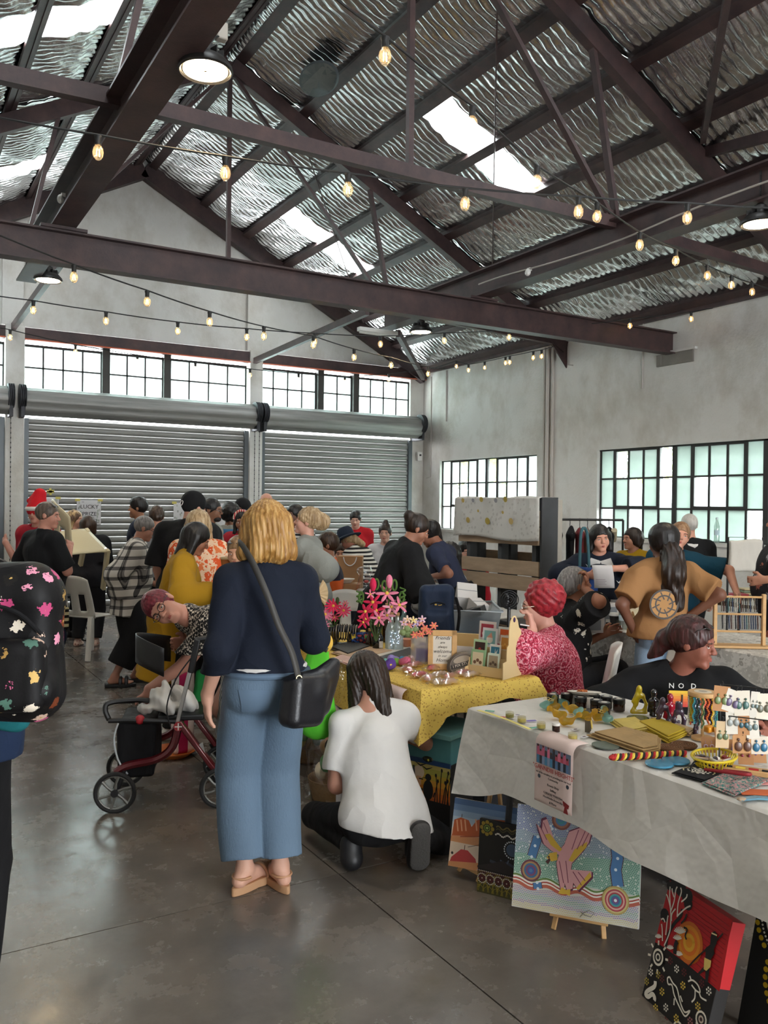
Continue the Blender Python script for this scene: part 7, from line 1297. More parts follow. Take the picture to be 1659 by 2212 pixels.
def ecard(lab, o, w, hh, lean, rz, col, ear, kind, grp):
    t = thing('earring_card', lab, 'earrings', o, group=grp, rot=(lean, 0, rz)); MB().box((0, 0, hh/2), (w, .0012, hh)).bd('card', mat('card_'+col, col, .8, var=.08), t)
    for s in (-1, 1):
        m = MB(); x = s*w*.22; z = hh*.52
        m.tube([(x, -.002, z+.012), (x, -.003, z+.004)], .0008, 5)
        if kind == 'hoop': m.tube([(x+w*.13*cos(a), -.0035, z-.008+w*.13*sin(a)) for a in [2*PI*i/16 for i in range(16)]], .0018, 6, closed=True)
        elif kind == 'drop': m.ball((x, -.004, z-.01), .006, 8, 6, (.7, .5, 2))
        elif kind == 'stud': m.ball((x, -.004, z), .0045, 8, 6)
        else: m.ball((x, -.004, z-.008), w*.19, 12, 8, (1, .22, 1.25)); m.ball((x, -.004, z+w*.22), w*.07, 8, 6, (1, .5, 1))
        m.bd('earring', mat('ear_'+ear, ear, .3), t)
    return t
kc = ('b07f54', 'a8774c')
for i, (x, y, lean, rz, ear, kind, lab) in enumerate(((1532, 1626, -.35, -.6, 'b9a0b4', 'hoop', 'pink hoops'), (1575, 1632, -.3, -.75, '8a7aa0', 'drop', 'lilac drops'), (1603, 1618, -.3, -.6, 'b07f54', 'stud', 'bare studs'), (1612, 1652, -.35, -.7, '8a2a4a', 'stud', 'magenta beads'), (1640, 1648, -.3, -.65, '5a4a8a', 'stud', 'violet studs'), (1560, 1606, -.25, -.55, 'a8774c', 'stud', 'plain wooden studs'))): ecard('brown kraft card with %s propped on the white stall' % lab, on(x, y, T1), .05, .056, lean, rz, kc[i % 2], ear, kind, 'kraft earring cards')
wr_ = one('card_rack', 'low wooden slotted rack with red and yellow sticks behind the kraft cards', 'rack', on(1600, 1668, T1), -1.0); MB().box((0, 0, .008), (.2, .05, .016)).bd('base', WOOD, wr_, bevel=.002); [MB().box((-.08+.04*i, -.012, .018), (.03, .006, .006)).bd('stick', mat('cord_'+c, c, .8), wr_) for i, c in enumerate(('a8201f', '15130f', 'd8bf4a', 'a8201f', '15130f'))]
pc = folded('pouch', 'black drawstring pouch with white dotted flowers', ((1452, 1672), (1500, 1652), (1566, 1676), (1520, 1690)), .008, BLACK, 2, 'pouch'); P_ = on(1510, 1671, T1)-pc.location; D = Draw((P_.x, P_.y, .0085), (.5, -.86, 0), (.86, .5, 0))
for k in range(5): D.disc(0, 0, .024-.0045*k, ['d8d2c4', '141416'][k % 2], 18)
for k in range(12): a = k*PI/6; D.disc(.034*cos(a), .028*sin(a), .005, 'd8d2c4', 8, raise_=False)
for s in (-1, 1): D.line([(s*.02, .03), (s*.04, .02), (s*.05, 0), (s*.045, -.02)], .004, 'cbb98a')
D.bd('dotted_flower', pc); MB().tube(spath([(P_.x-.02, P_.y+.02, .012), (P_.x+.02, P_.y+.03, .03), (P_.x+.05, P_.y, .02), (P_.x+.06, P_.y-.03, .01)], 5), .003, 6).bd('drawstring', BLACK, pc)
tt = folded('tote', 'teal patterned small tote with dark red strap at the right front of the white stall', ((1516, 1694), (1580, 1662), (1662, 1690), (1588, 1722)), .008, pattern('teal_pink_dots', 'marble', ['2f5f5c', 'b98a8a', '3d7a74', 'c9a9a0', '24504e'], 46), 2, 'bag'); P_ = on(1560, 1680, T1)-tt.location; MB().tube(spath([(P_.x-.01, P_.y+.06, .012), (P_.x+.0, P_.y, .02), (P_.x+.03, P_.y-.07, .025), (P_.x+.06, P_.y-.05, .02), (P_.x+.03, P_.y+.02, .014)], 6), .0055, 6).bd('strap', mat('dark_red_ribbon', '8a141f', .6), tt)
for x, y, lab, c in ((1640, 1712, 'orange printed card at the right edge of the white stall', 'c9602c'), (1650, 1690, 'pink card behind the teal tote', 'd08a84')): l = one('card', lab, 'card', on(x, y, T1), -.6); MB().box((0, 0, .001), (.12, .05, .002)).bd('card', mat('slip_'+c, c, .7), l)
bm = one('boomerang', 'small painted wooden boomerang in blue and cream at the right edge', 'boomerang', on(1638, 1727, T1), -.4); m = MB(); m.prism([(-.06, -.012), (0, -.006), (.06, -.03), (.066, -.01), (.0, .022), (-.058, .008)], .006); m.bd('boomerang', mat('boomerang_paint', '5a8aa0', .4, var=.6, vs=16), bm, bevel=.002); MB().ball((-.055, -.002, .004), .011, 8, 6, (1.5, 1, .5)).bd('wooden_tip', WOOD2, bm)
for i, (x, y, c) in enumerate(((1532, 1582, 'd08a1c'), (1548, 1575, 'd9941f'), (1556, 1586, 'd9b02c'), (1574, 1578, 'c9403c'), (1590, 1586, 'd08a1c'))): b = one('soap', '%s carved soap behind the bracelet stand, %s' % (('orange', 'amber', 'yellow', 'red and white', 'deep orange')[i], ('at the left', 'behind the post', 'in front', 'at the right', 'half under the cards')[i]), 'soap', on(x, y, T1), i, 'carved soaps'); S = Sdf(.004, .01); S.box((0, 0, .014), (.022, .017, .013), .008).ell((.01, 0, .024), .01); S.bd('soap', mat('soap_'+c, c, .35), b)
# bracelet stand
bs = one('bracelet_stand', 'round wooden bracelet stand hung with bright bead strings', 'stand', on(1517, 1596, T1)); topz = .165
MB().lathe([(.0055, 0), (.0055, topz)], 10).bd('post', WOOD, bs); MB().lathe([(0, 0), (.04, 0), (.04, .008), (0, .008)], 24).bd('base', WOOD, bs); MB().lathe([(0, topz), (.053, topz), (.055, topz+.004), (.055, topz+.012), (.053, topz+.015), (0, topz+.015)], 32).bd('disc_top', WOOD, bs); MB().lathe([(0, topz+.0152), (.032, topz+.0152), (.032, topz+.0157), (0, topz+.0157)], 24).bd('label', mat('wood_label', 'd9cdb8', .6), bs); D = Draw((0, 0, topz+.0162), (rt.x, rt.y, 0), (fw.x, fw.y, 0)); [D.line([(-.018+.004*abs(i-2), .012-.006*i), (.018-.004*abs(i-2), .012-.006*i)], .0026, '5a5048') for i in range(5)]; D.bd('printed_mark', bs)
bc = ['c9602c', 'd9b02c', '2c6a8a', '3a8a8a', '6a8a2c', 'a8201f', '23284a', 'd8d4c8', 'b9c24a', '4aa0a8', '15151a', '3a5a2c']
for k in range(18):
    a = 2*PI*k/18; b = one('bead_bracelet', 'string of %s beads on the round wooden stand, %s' % (['orange', 'yellow', 'blue', 'teal', 'green', 'red', 'navy', 'white', 'lime', 'aqua', 'black', 'olive'][k % 12], '%s from the right' % ORD[k]), 'bracelet', bs.location+V((.047*cos(a), .047*sin(a), topz)), a, 'bead bracelets on the round stand'); n_ = 15+k % 4
    for side in (0, 1):
        m = MB()
        for i in range(n_): m.ball((.004*(1-2*side), .004*sin(i), -.006-i*.0062), .0036, 6, 4)
        tag(m.bd('beads', mat('bead_'+bc[(k+side*5) % 12], bc[(k+side*5) % 12], .25), b), kind='stuff')
# earring display on a wire
ed = one('earring_display', 'clear rack with black hooks at the right end of the white stall', 'rack', on(1600, 1610, T1)); E0 = at(1556, 1478, 2.9); E1 = at(1690, 1492, 2.75); E2 = at(1560, 1545, 2.9)
loc = ed.location; MB().tube([E0-loc, E1-loc], .002, 6).tube([E2-loc, at(1690, 1560, 2.75)-loc], .002, 6).bd('wire', BLACKSTEEL, ed); [MB().tube([(p-loc).to_tuple(), (p.x-loc.x, p.y-loc.y, 0)], .003, 6).bd('upright', BLACKSTEEL, ed) for p in (E0, E1)]
for i, (x, y, w_, h_, col, ear, k, rz, lab) in enumerate(((1556, 1512, .055, .085, 'b07f54', '6a7a4a', 'd', .1, 'brown card with mossy earrings at the left of the upper row'), (1575, 1516, .058, .075, 'd9d2c6', '5a4a6a', 'd', .35, 'tilted white card with purple butterfly earrings'), (1604, 1522, .055, .085, 'd9d0c0', '3a5f58', 'd', -.02, 'white card with green striped disc earrings in the upper row'), (1628, 1524, .03, .085, 'd0cabf', '5a6a68', 'd', .1, 'narrow white card behind the green disc card'), (1650, 1530, .055, .09, 'd9d0c0', '5a5a48', 'd', 0, 'white card with grey leaf earrings at the right edge'), (1584, 1560, .05, .09, 'd4cec2', '8a8f8c', 'd', 0, 'white card with clear drop earrings in the lower row'), (1607, 1565, .04, .08, 'b07f54', '24505c', 'd', 0, 'brown card with dark teal earrings in the lower row'), (1628, 1570, .045, .09, 'd4cec2', '5a6c6c', 'd', -.1, 'white card with grey feather earrings in the lower row'), (1560, 1590, .045, .09, 'c9b08c', '5a6a48', 'd', .05, 'long cream card with fern earrings at the lower left'), (1605, 1610, .07, .06, 'b98a5c', '5a3a2c', 'd', 0, 'brown card with heart earrings at the bottom'), (1642, 1612, .06, .06, 'd0c4b4', '1c5f80', 'd', 0, 'pale card with big blue butterfly earrings at the bottom'))):
    o = at(x, y, 2.88); t = ecard(lab, o-V((0, 0, h_*.45)), w_, h_, -.05, rad(-30), col, ear, k, 'cards on the earring display'); t.rotation_euler.y = rz; MB().tube([(0, 0, h_), (0, -.004, h_+.012), (0, .004, h_+.016)], .002, 5).bd('hook', BLACKSTEEL, t)
# ------------------------------------------------------------------ goods on the yellow stall
def bottle(lab, o, prof, m, cork=True, grp='corked bottles', liquid=None):
    t = one('bottle', lab, 'bottle', o, 0, grp); MB().lathe(prof, 20).bd('glass', m, t); r, z = prof[-1]
    if cork: MB().lathe([(r*.9, z-.012), (r*1.05, z+.016), (0, z+.016)], 12).bd('cork', mat('cork', 'a87f56', .9, var=.2, vs=60), t)
    return t
BG = mat('brown_bottle', '2a1a0c', .1, spec=.6, coat=.3); GG = mat('green_black_bottle', '0d130e', .08, coat=.4); CG = m_pane('clear_bottle', .7, 'dfe8e4', .16); TG = m_pane('aqua_bottle', .55, 'a8c4c4', .16)
P1 = [(.0, 0), (.034, 0), (.037, .006), (.037, .11), (.03, .14), (.0145, .17), (.013, .21)]; P2 = [(0, 0), (.03, 0), (.033, .005), (.033, .075), (.02, .1), (.012, .115), (.012, .14)]; P3 = [(0, 0), (.022, 0), (.024, .004), (.024, .05), (.01, .075), (.0095, .1)]
bottle('tall clear bottle with fairy lights, in front of the bottle group', on(845, 1403, T2), P1, CG); bottle('clear bottle with a grey label right of the tallest clear one', on(858, 1404, T2), P1, CG); bottle('brown bottle at the back left of the bottle group', on(836, 1386, T2), [(r, z*1.1) for r, z in P1], BG); bottle('brown bottle at the back centre of the bottle group', on(853, 1386, T2), [(r, z*1.12) for r, z in P1], BG); bottle('pale blue-green bottle at the right of the bottle group', on(872, 1390, T2), [(r, z*1.08) for r, z in P1], TG)
b = bottle('squat black-green bottle with a white picture label', on(816, 1403, T2), P2, GG); MB().box((.0, -.036, .035), (.026, .001, .04), Matrix.Rotation(-.5, 3, 'Z')).bd('picture_label', LIDW, b); bottle('little amber bottle left of the squat black-green one', on(798, 1398, T2), P3, BG); bottle('tiny brown bottle with a cork behind the bracelet bars', on(760, 1392, T2), P3, BG)
fl_ = thing('fairy_lights', 'string of tiny cool white lights inside the clear bottles', 'lights', on(852, 1404, T2)); m = MB(); r = random.Random(8); [m.ball((r.uniform(-.03, .03), r.uniform(-.012, .012), r.uniform(.02, .11)), .0014, 6, 4) for _ in range(22)]; FE = mat('fairy_glow', 'dfe8ff', .5, emit='cfdcff', es=14); FE.cycles.emission_sampling = 'NONE'; tag(m.bd('glow_points', FE, fl_), kind='stuff'); MB().tube([(r.uniform(-.028, .028), r.uniform(-.012, .012), .02+.09*i/14) for i in range(15)], .0006, 4).bd('wire', mat('pale_gold'), fl_)
PK = [mat('plush_'+c, c, .9, bump=.3, bs=260) for c in ('c81e4a', 'd9486c', 'd97a94', 'dd9aac')]; GRN = mat('plush_green', '4a6a2a', .9, bump=.3, bs=260); GRN2 = mat('plush_dark_green', '3a4a22', .9)
def petal_flower(par, c, n, r, m, core, up=V((0, 0, 1)), droop=.35, wid=.34):
    up = up.normalized(); a = up.orthogonal().normalized(); b = up.cross(a); f = MB()
    for k in range(n):
        t = 2*PI*k/n; d = (a*cos(t)+b*sin(t)); dd = (d-up*droop*-.2).normalized(); nn = up; x = dd.cross(nn).normalized(); R = Matrix((dd, x, dd.cross(x)*-1)).transposed(); f.ball(c+dd*r*.55+up*r*.06, r*.5, 8, 6, (1, wid, .16), R)
    o = f.bd('flower', m, par); MB().ball(c+up*r*.1, r*.18, 8, 6).bd('flower_centre', core, o); return o
YC = mat('plush_yellow', 'd9b04a', .9)
bq = one('flower_bouquet', 'big bouquet of pink and crimson chenille lilies behind the bottles', 'flowers', on(806, 1396, T2)+V((.05, .12, 0))); o = bq.location; Dq = 4.55; back = V((fw.x, fw.y, 0)).normalized()
def rel(px, py, d=Dq): return at(px, py, d)-o
tocam = -fw
for i, (x, y, r_, mi, n_, uv) in enumerate(((836, 1283, .062, 2, 6, (0, -.3)), (806, 1302, .055, 0, 6, (-.4, -.2)), (790, 1322, .05, 0, 6, (-.6, 0)), (812, 1320, .058, 0, 5, (0, .1)), (790, 1338, .045, 1, 5, (-.3, .2)), (818, 1336, .05, 2, 6, (.2, 0)), (845, 1312, .05, 3, 6, (.3, 0)), (862, 1308, .052, 2, 5, (.5, -.1)), (785, 1345, .04, 0, 5, (-.5, .3)), (836, 1330, .045, 3, 6, (.1, .2)), (800, 1284, .03, 2, 5, (0, 0)))):
    petal_flower(bq, rel(x, y, Dq-.02*(i % 3)), n_, r_, PK[mi], YC, (tocam+V((0, 0, .7))+rt*uv[0]+V((0, 0, -uv[1]*.5))))
for x, y, mi in ((806, 1263, 0), (841, 1256, 2)): MB().ball(rel(x, y), .025, 10, 8, (.75, .75, 1.5)).bd('bud', PK[mi], bq); MB().tube([rel(x, y+14), rel(x-2, y+60)], .004, 6).bd('stem', GRN, bq)
for x, y in ((813, 1262), (830, 1266), (852, 1264), (780, 1290), (868, 1290)): c = rel(x, y); MB().tube([c+rt*.012*cos(t)+V((0, 0, .028*sin(t))) for t in [2*PI*i/16 for i in range(16)]], .0055, 6, closed=True).bd('leaf_loop', GRN, bq)
for x, y in ((870, 1284), (776, 1292)): c = rel(x, y); MB().tube([c+rt*(.014*cos(t*1.9))+back*.014*sin(t*1.9)+V((0, 0, -.03+.008*t)) for t in [i*.4 for i in range(22)]], .0042, 6).bd('curly_tendril', GRN, bq)
for x, y in ((805, 1350), (822, 1348), (790, 1355), (840, 1350)): MB().tube([rel(x, y-30), rel(812, 1385)], .005, 6).bd('stem', GRN2, bq)
for k in range(6): a = k*1.05; MB().ball(V((.035*cos(a), .035*sin(a), .12+.01*(k % 2))), .03, 8, 6, (1, .4, .5), Matrix.Rotation(a, 3, 'Z')).bd('leaf', GRN2, bq)
MB().lathe([(0, 0), (.032, 0), (.036, .06), (.026, .1), (.028, .11)], 18).bd('vase', GG, bq)
gb = one('flower_bouquet', 'pink chenille daisies in a green bottle at the left of the yellow stall', 'flowers', on(723, 1386, T2)); o = gb.location; Dq = 4.75
for x, y, r_, mi, n_ in ((720, 1310, .05, 0, 12), (703, 1328, .046, 2, 12), (742, 1320, .045, 1, 12), (700, 1352, .034, 2, 10), (746, 1303, .02, 1, 6), (722, 1334, .03, 1, 8)): petal_flower(gb, rel(x, y, Dq), n_, r_, PK[mi], YC, tocam+V((0, 0, .8)), wid=.26); MB().tube([rel(x, y+2, Dq), V((0, 0, .1))], .0035, 6).bd('stem', GRN, gb)
MB().ball(rel(729, 1297, Dq), .014, 8, 6, (.8, .8, 1.4)).bd('bud', GRN2, gb); MB().tube([rel(729, 1300, Dq), rel(735, 1330, Dq)], .003, 6).bd('stem', GRN, gb); MB().lathe([(0, 0), (.03, 0), (.03, .1), (.026, .11)], 16).bd('vase', mat('olive_glass', '6a5a20', .15, trans=.2), gb)
sb = one('flower_pot', 'terracotta pot of pastel chenille blossoms beside the bottles', 'flowers', on(879, 1400, T2)+V((.01, .02, 0))); o = sb.location; Dq = 4.35; TERR = mat('pink_terracotta', 'c4846a', .7); MB().lathe([(0, 0), (.026, 0), (.034, .05), (.036, .052), (.031, .056), (0, .05)], 18).bd('pot', TERR, sb); PS = [mat('plush_'+c, c, .9) for c in ('c9a4b4', 'd9b8a4', 'dcc890', 'b8a0c4', 'd98c84')]
for i, (x, y) in enumerate(((872, 1345), (880, 1338), (893, 1340), (897, 1352), (910, 1346), (912, 1338), (876, 1352), (917, 1362), (899, 1344), (884, 1350))): petal_flower(sb, rel(x, y, Dq), 5, .022, PS[i % 5], YC, tocam+V((0, 0, .6)), wid=.5)
for i, (x, y) in enumerate(((880, 1358), (890, 1362), (871, 1366), (898, 1360), (884, 1370))): MB().ball(rel(x, y, Dq), .022, 8, 6, (1, .8, .8)).bd('leaf', mat('plush_sage', '7a8a5c', .9), sb)
mug = one('flower_mug', 'white mug with coral chenille flowers behind the purple gift card', 'mug', on(905, 1412, T2)+V((.06, .08, 0))); o = mug.location; MB().lathe([(0, 0), (.034, 0), (.036, .08), (.034, .08), (.03, .01)], 20).bd('mug', WPLAS, mug)
for i, (x, y) in enumerate(((918, 1358), (926, 1364), (896, 1372), (937, 1352), (910, 1370))): petal_flower(mug, rel(x, y, 4.32), 6, .022, mat('plush_coral', 'd0705c', .9), YC, tocam+V((0, 0, .6)), wid=.5)
for i, (x, lab) in enumerate(((722, 'left black T-bar hung with dark bracelets'), (748, 'right black T-bar hung with dark bracelets'))):
    p0 = on(x+4, 1392, T2); t = one('bracelet_bar', lab, 'stand', p0, -.9, 'black bracelet bars'); MB().tube([(0, 0, 0), (0, 0, .1)], .008, 8).bd('post', BLKP, t); MB().tube([(-.075, 0, .1), (.075, 0, .1)], .02, 12).bd('bar', mat('black_velvet', '17171a', .7), t); MB().lathe([(0, 0), (.045, 0), (.045, .008), (0, .008)], 18).bd('base', BLKP, t)
    for k in range(8): MB().tube([V((-.06+.017*k, .023*cos(a), .078+.048*sin(a))) for a in [2*PI*j/16 for j in range(16)]], .003, 5, closed=True).bd('bracelet', mat('bracelet_%d' % (k % 3), ['3a2a22', '7a6a52', '1c1a1c'][k % 3], .35, .3), t)
sk = one('scarf_roll', 'rolled bright striped scarf with a pale wooden end', 'scarf', on(785, 1392, T2)+V((0, 0, .04)), -.35); R = Matrix.Rotation(PI/2, 3, 'Y'); MB().lathe([(0, -.08), (.032, -.08), (.042, -.05), (.04, 0), (.036, .05), (.028, .07)], 20, (0, 0, 0), R).bd('scarf', pattern('rainbow_swirl', 'marble', ['c9b02c', '2c4a8a', '1c1c2a', 'a83a4c', '3a8a4a', 'c9b02c'], 16), sk); MB().lathe([(0, .06), (.018, .06), (.018, .09), (0, .09)], 16, (0, 0, 0), R).bd('wooden_end', PLY, sk)
for i, (pts, c, h_, nm, lab, cat) in enumerate((([(712, 1402), (762, 1388), (800, 1400), (750, 1418)], '2a2826', .02, 'magazine', 'dark glossy folder at the left end of the yellow stall', 'magazine'), ([(715, 1412), (790, 1398), (850, 1408), (772, 1427)], 'b99a7a', .012, 'cloth', 'crumpled tan cloth in front of the rolled scarf', 'cloth'), ([(745, 1422), (872, 1394), (890, 1400), (775, 1434)], 'c9c4ba', .008, 'leaflet', 'long white and green leaflet across the yellow stall', 'leaflet'), ([(800, 1428), (885, 1402), (900, 1416), (830, 1440)], '1a1a1c', .014, 'pouch', 'black pouch heap behind the squatting woman\'s head', 'pouch'), ([(716, 1424), (745, 1414), (790, 1428), (752, 1438)], 'c9a090', .01, 'card', 'peach printed cards at the front left of the yellow stall', 'cards'))): folded(nm, lab, pts, h_, mat('fold_'+c, c, .6, var=.2, vs=20, bump=.3), 2, cat, T2)
for i, (x, y, c, s_, lab) in enumerate(((840, 1447, '5a3a8a', 1.2, 'purple felt purse with a yellow button'), (832, 1436, '6aa8a0', .8, 'mint felt purse'), (858, 1436, '7ab04a', .8, 'green felt purse'), (850, 1432, '8a7ab0', 1.0, 'lavender felt purse'), (869, 1430, '4a8ab0', .7, 'blue felt purse'), (875, 1438, 'c8607c', 1.0, 'rose felt purse'), (966, 1442, '4a2a6a', .9, 'dark purple felt flower'))):
    t = one('felt_purse', lab+' at the front of the yellow stall', 'purse', on(x, y, T2), i, 'felt purses'); S = Sdf(.005, .015); S.ell((0, 0, .02*s_), (.035*s_, .028*s_, .02*s_)).ell((.012*s_, 0, .034*s_), (.018*s_, .016*s_, .014*s_)); S.disp = folds(i, .003, 60, 80); S.bd('purse', mat('felt_'+c, c, .95, bump=.3, bs=200), t)
    if i == 0: MB().ball((-.005, -.03, .026), .012, 10, 6, (1, .4, 1)).bd('button', mat('button_yellow', 'd9c01e', .4), t)
FILM = m_pane('clear_film', .62, 'f4f0ee', .1)
for i, (x, y, c, rz, lab) in enumerate(((895, 1440, 'd98a98', .3, 'pink'), (915, 1430, 'e0a4ae', .9, 'pale pink'), (935, 1447, 'd9607c', .5, 'rose'), (880, 1452, 'd0707c', 1.4, 'coral'), (905, 1462, 'd9688a', .2, 'bright pink'), (925, 1470, 'e2b4b4', .8, 'blush'), (950, 1462, 'd8c4b8', .1, 'cream'), (970, 1466, 'c98a84', .5, 'dusty pink'), (1000, 1458, 'd9909a', .3, 'pink and white'), (1030, 1452, 'd06a74', .9, 'salmon'), (1015, 1470 if False else 1462, 'dcc9c4', .4, 'white'), (890, 1428, 'b8283c', 1.2, 'red'), (945, 1478, 'dac8b4', .6, 'beige'), (970, 1478, 'dcb9a8', .2, 'peach'), (940, 1436, '2a7a7c', .4, 'teal edged'))):
    t = one('wrapped_hair_clip', '%s hair clip in clear wrapping, %s' % (lab, ['by the felt purses', 'in the second row', 'in front of the gift card', 'nearest the squatting woman', 'at the table edge', 'on the front fold', 'under the tin sign', 'left of the card rack foot', 'by the tin sign rim', 'against the card rack', 'by the card rack corner', 'behind the coral one', 'lying on the front edge', 'at the front right', 'beside the wooden frame'][i]), 'hair clip', on(x, y, T2)+V((0, 0, .006)), rz, 'wrapped hair clips'); t.scale = (1.55,)*3; m = MB(); m.ball((-.016, 0, .005), .014, 8, 6, (1.2, .8, .5)).ball((.016, 0, .005), .014, 8, 6, (1.2, .8, .5)).ball((0, 0, .007), .006, 6, 5); m.bd('bow', mat('clip_'+c, c, .7), t); f = MB(); f.grid(lambda a, b: ((a-.5)*.085, (b-.5)*.05, .004+.012*sin(a*PI)*sin(b*PI)+.003*sin(a*19+b*13)), 8, 6); f.bd('film', FILM, t)
gc = thing('gift_card_pouch', 'white gift tag with a purple panel and purple bow in clear wrap', 'gift card', on(912, 1434, T2), rot=(-.2, 0, -.62)); MB().prism([(-.048, 0), (.048, 0), (.048, .1), (.03, .125), (-.03, .125), (-.048, .1)], .003, (0, 0, 0), (1, 0, 0), (0, 0, 1)).bd('tag_board', PAPER, gc); D = Draw((0, -.0035, 0), (1, 0, 0), (0, 0, 1)); D.poly([(-.036, .012), (.034, .012), (.034, .085), (-.036, .085)], '4a2c84'); D.disc(.022, .075, .004, 'd8d4e0', 8); D.line([(-.022, .104), (0, .109), (.022, .105)], [.012, .004, .012], '5a3a9a'); D.bd('printed_panel', gc); MB().tube([(.058, -.004, .02), (.06, -.004, .11)], .004, 6).bd('pen', mat('navy_pen', '23284a', .3), gc); f = MB(); f.grid(lambda a, b: ((a-.5)*.13, -.008-.006*sin(a*PI), b*.15), 6, 6); f.bd('film', FILM, gc)
fr = thing('picture_frame', 'pine frame with a lettered welcome verse on the yellow stall', 'frame', on(955, 1447, T2), rot=(-.16, 0, -.62)); w_, h_ = .155, .21
for a, b in (((-w_/2+.014, .0, 0), (-w_/2+.014, 0, h_)), ((w_/2-.014, 0, 0), (w_/2-.014, 0, h_))): MB().bar(a, b, .028, .022, (0, 1, 0)).bd('frame_side', WOOD, fr, bevel=.003)
for z in (.016, h_-.016): MB().box((0, 0, z), (w_, .022, .032)).bd('frame_rail', WOOD, fr, bevel=.003)
MB().box((0, -.002, h_/2), (w_-.05, .012, h_-.055)).bd('verse_panel', mat('verse_paper', 'd4ccc0', .7), fr)
for i, s_ in enumerate(('Friends', 'are', 'always', 'welcome', 'in our', 'Home')): text(s_, 'lettering', .027 if i in (0, 3, 5) else .019, BT_, fr, (0, -.0085, .168-.0235*i), (1, 0, 0), (0, 0, 1), ext=.0004, shear=.35)
cl = thing('calendar_board', 'white board punched with rows of dark holes beside the wooden frame', 'board', on(1005, 1448, T2)+V((.03, .03, 0)), rot=(-.15, 0, -.9)); MB().box((0, 0, .06), (.16, .006, .12)).bd('board', PAPER, cl); D = Draw((0, -.0038, 0), (1, 0, 0), (0, 0, 1)); D.dots([(-.03+.014*i, .03+.016*j) for i in range(5) for j in range(4)], .0038, '3a3432', 8); D.bd('punched_holes', cl)
bkp = thing('wooden_tray', 'long pale wooden tray behind the punched board', 'tray', on(1015, 1418, T2)+V((.05, .08, 0)), -.9); MB().box((0, 0, .06), (.26, .012, .12)).bd('tray_back', PLY, bkp, bevel=.002); MB().box((0, .05, .006), (.26, .1, .012)).bd('tray_base', PLY, bkp)
sg = thing('tin_sign', 'oval bottle-cap tin sign reading fix stuff', 'sign', on(1000, 1452, T2)+V((0, 0, .04)), rot=(1.05, -.32, -.75)); MB().lathe([(0, -.012), (.088, -.014), (.092, -.008), (.088, .004), (.078, .008), (0, .008)], 36, (0, 0, 0), None, (1, .82)).bd('sign_body', mat('worn_tin', '5f5852', .4, .5, var=.25, vs=20), sg); D = Draw((0, 0, .0086), (1, 0, 0), (0, 1, 0)); D.disc(0, 0, .07, '8a8078', 30, .057); D.disc(0, 0, .066, '6a625c', 30, .053); D.disc(0, .026, .045, 'b0a292', 24, .02); D.poly([(-.066, -.014), (.066, -.014), (.066, .01), (-.066, .01)], '3a3634'); D.poly([(-.045, -.03), (.045, -.03), (.04, -.022), (-.04, -.022)], 'a89c8e'); D.bd('printed_face', sg); text('I FIX STUFF', 'lettering', .022, mat('print_cream', 'd8cebe', .6), sg, (0, -.002, .0095), (1, 0, 0), (0, 1, 0), ext=.0003)
pp = on(900, 1455, T2)
# laser-cut card rack with greeting cards
cr_ = one('card_rack', 'laser-cut plywood greeting card rack with an arched top', 'rack', on(1050, 1459, T2)+V((.04, .0, 0)), -1.2)      # local x runs into the table, y towards the right
MB().prism([(-.09, 0), (.1, 0), (.1, .2), (.09, .235), (.07, .25), (.055, .29), (.03, .315), (.005, .315), (-.02, .29), (-.03, .25), (-.035, .17), (-.05, .16), (-.055, .09), (-.09, .085)], .004, (.112, 0, 0), (0, 1, 0), (0, 0, 1)).bd('arched_board', PLY, cr_); MB().prism([(-.09, 0), (.075, 0), (.075, .17), (.055, .165), (.05, .13), (.0, .125), (-.005, .09), (-.05, .085), (-.055, .045), (-.09, .04)], .004, (-.112, 0, 0), (0, 1, 0), (0, 0, 1)).bd('side_board', PLY, cr_); MB().ball((.117, .018, .295), .011, 10, 6, (.4, 1, 1.2)).bd('purple_bead', mat('purple_bead', '3a1a4a', .4), cr_)
for k, (y, z) in enumerate(((-.06, 0), (-.015, .04), (.03, .08))): MB().box((0, y, z+.025), (.22, .004, .05)).bd('shelf_front', PLY, cr_)
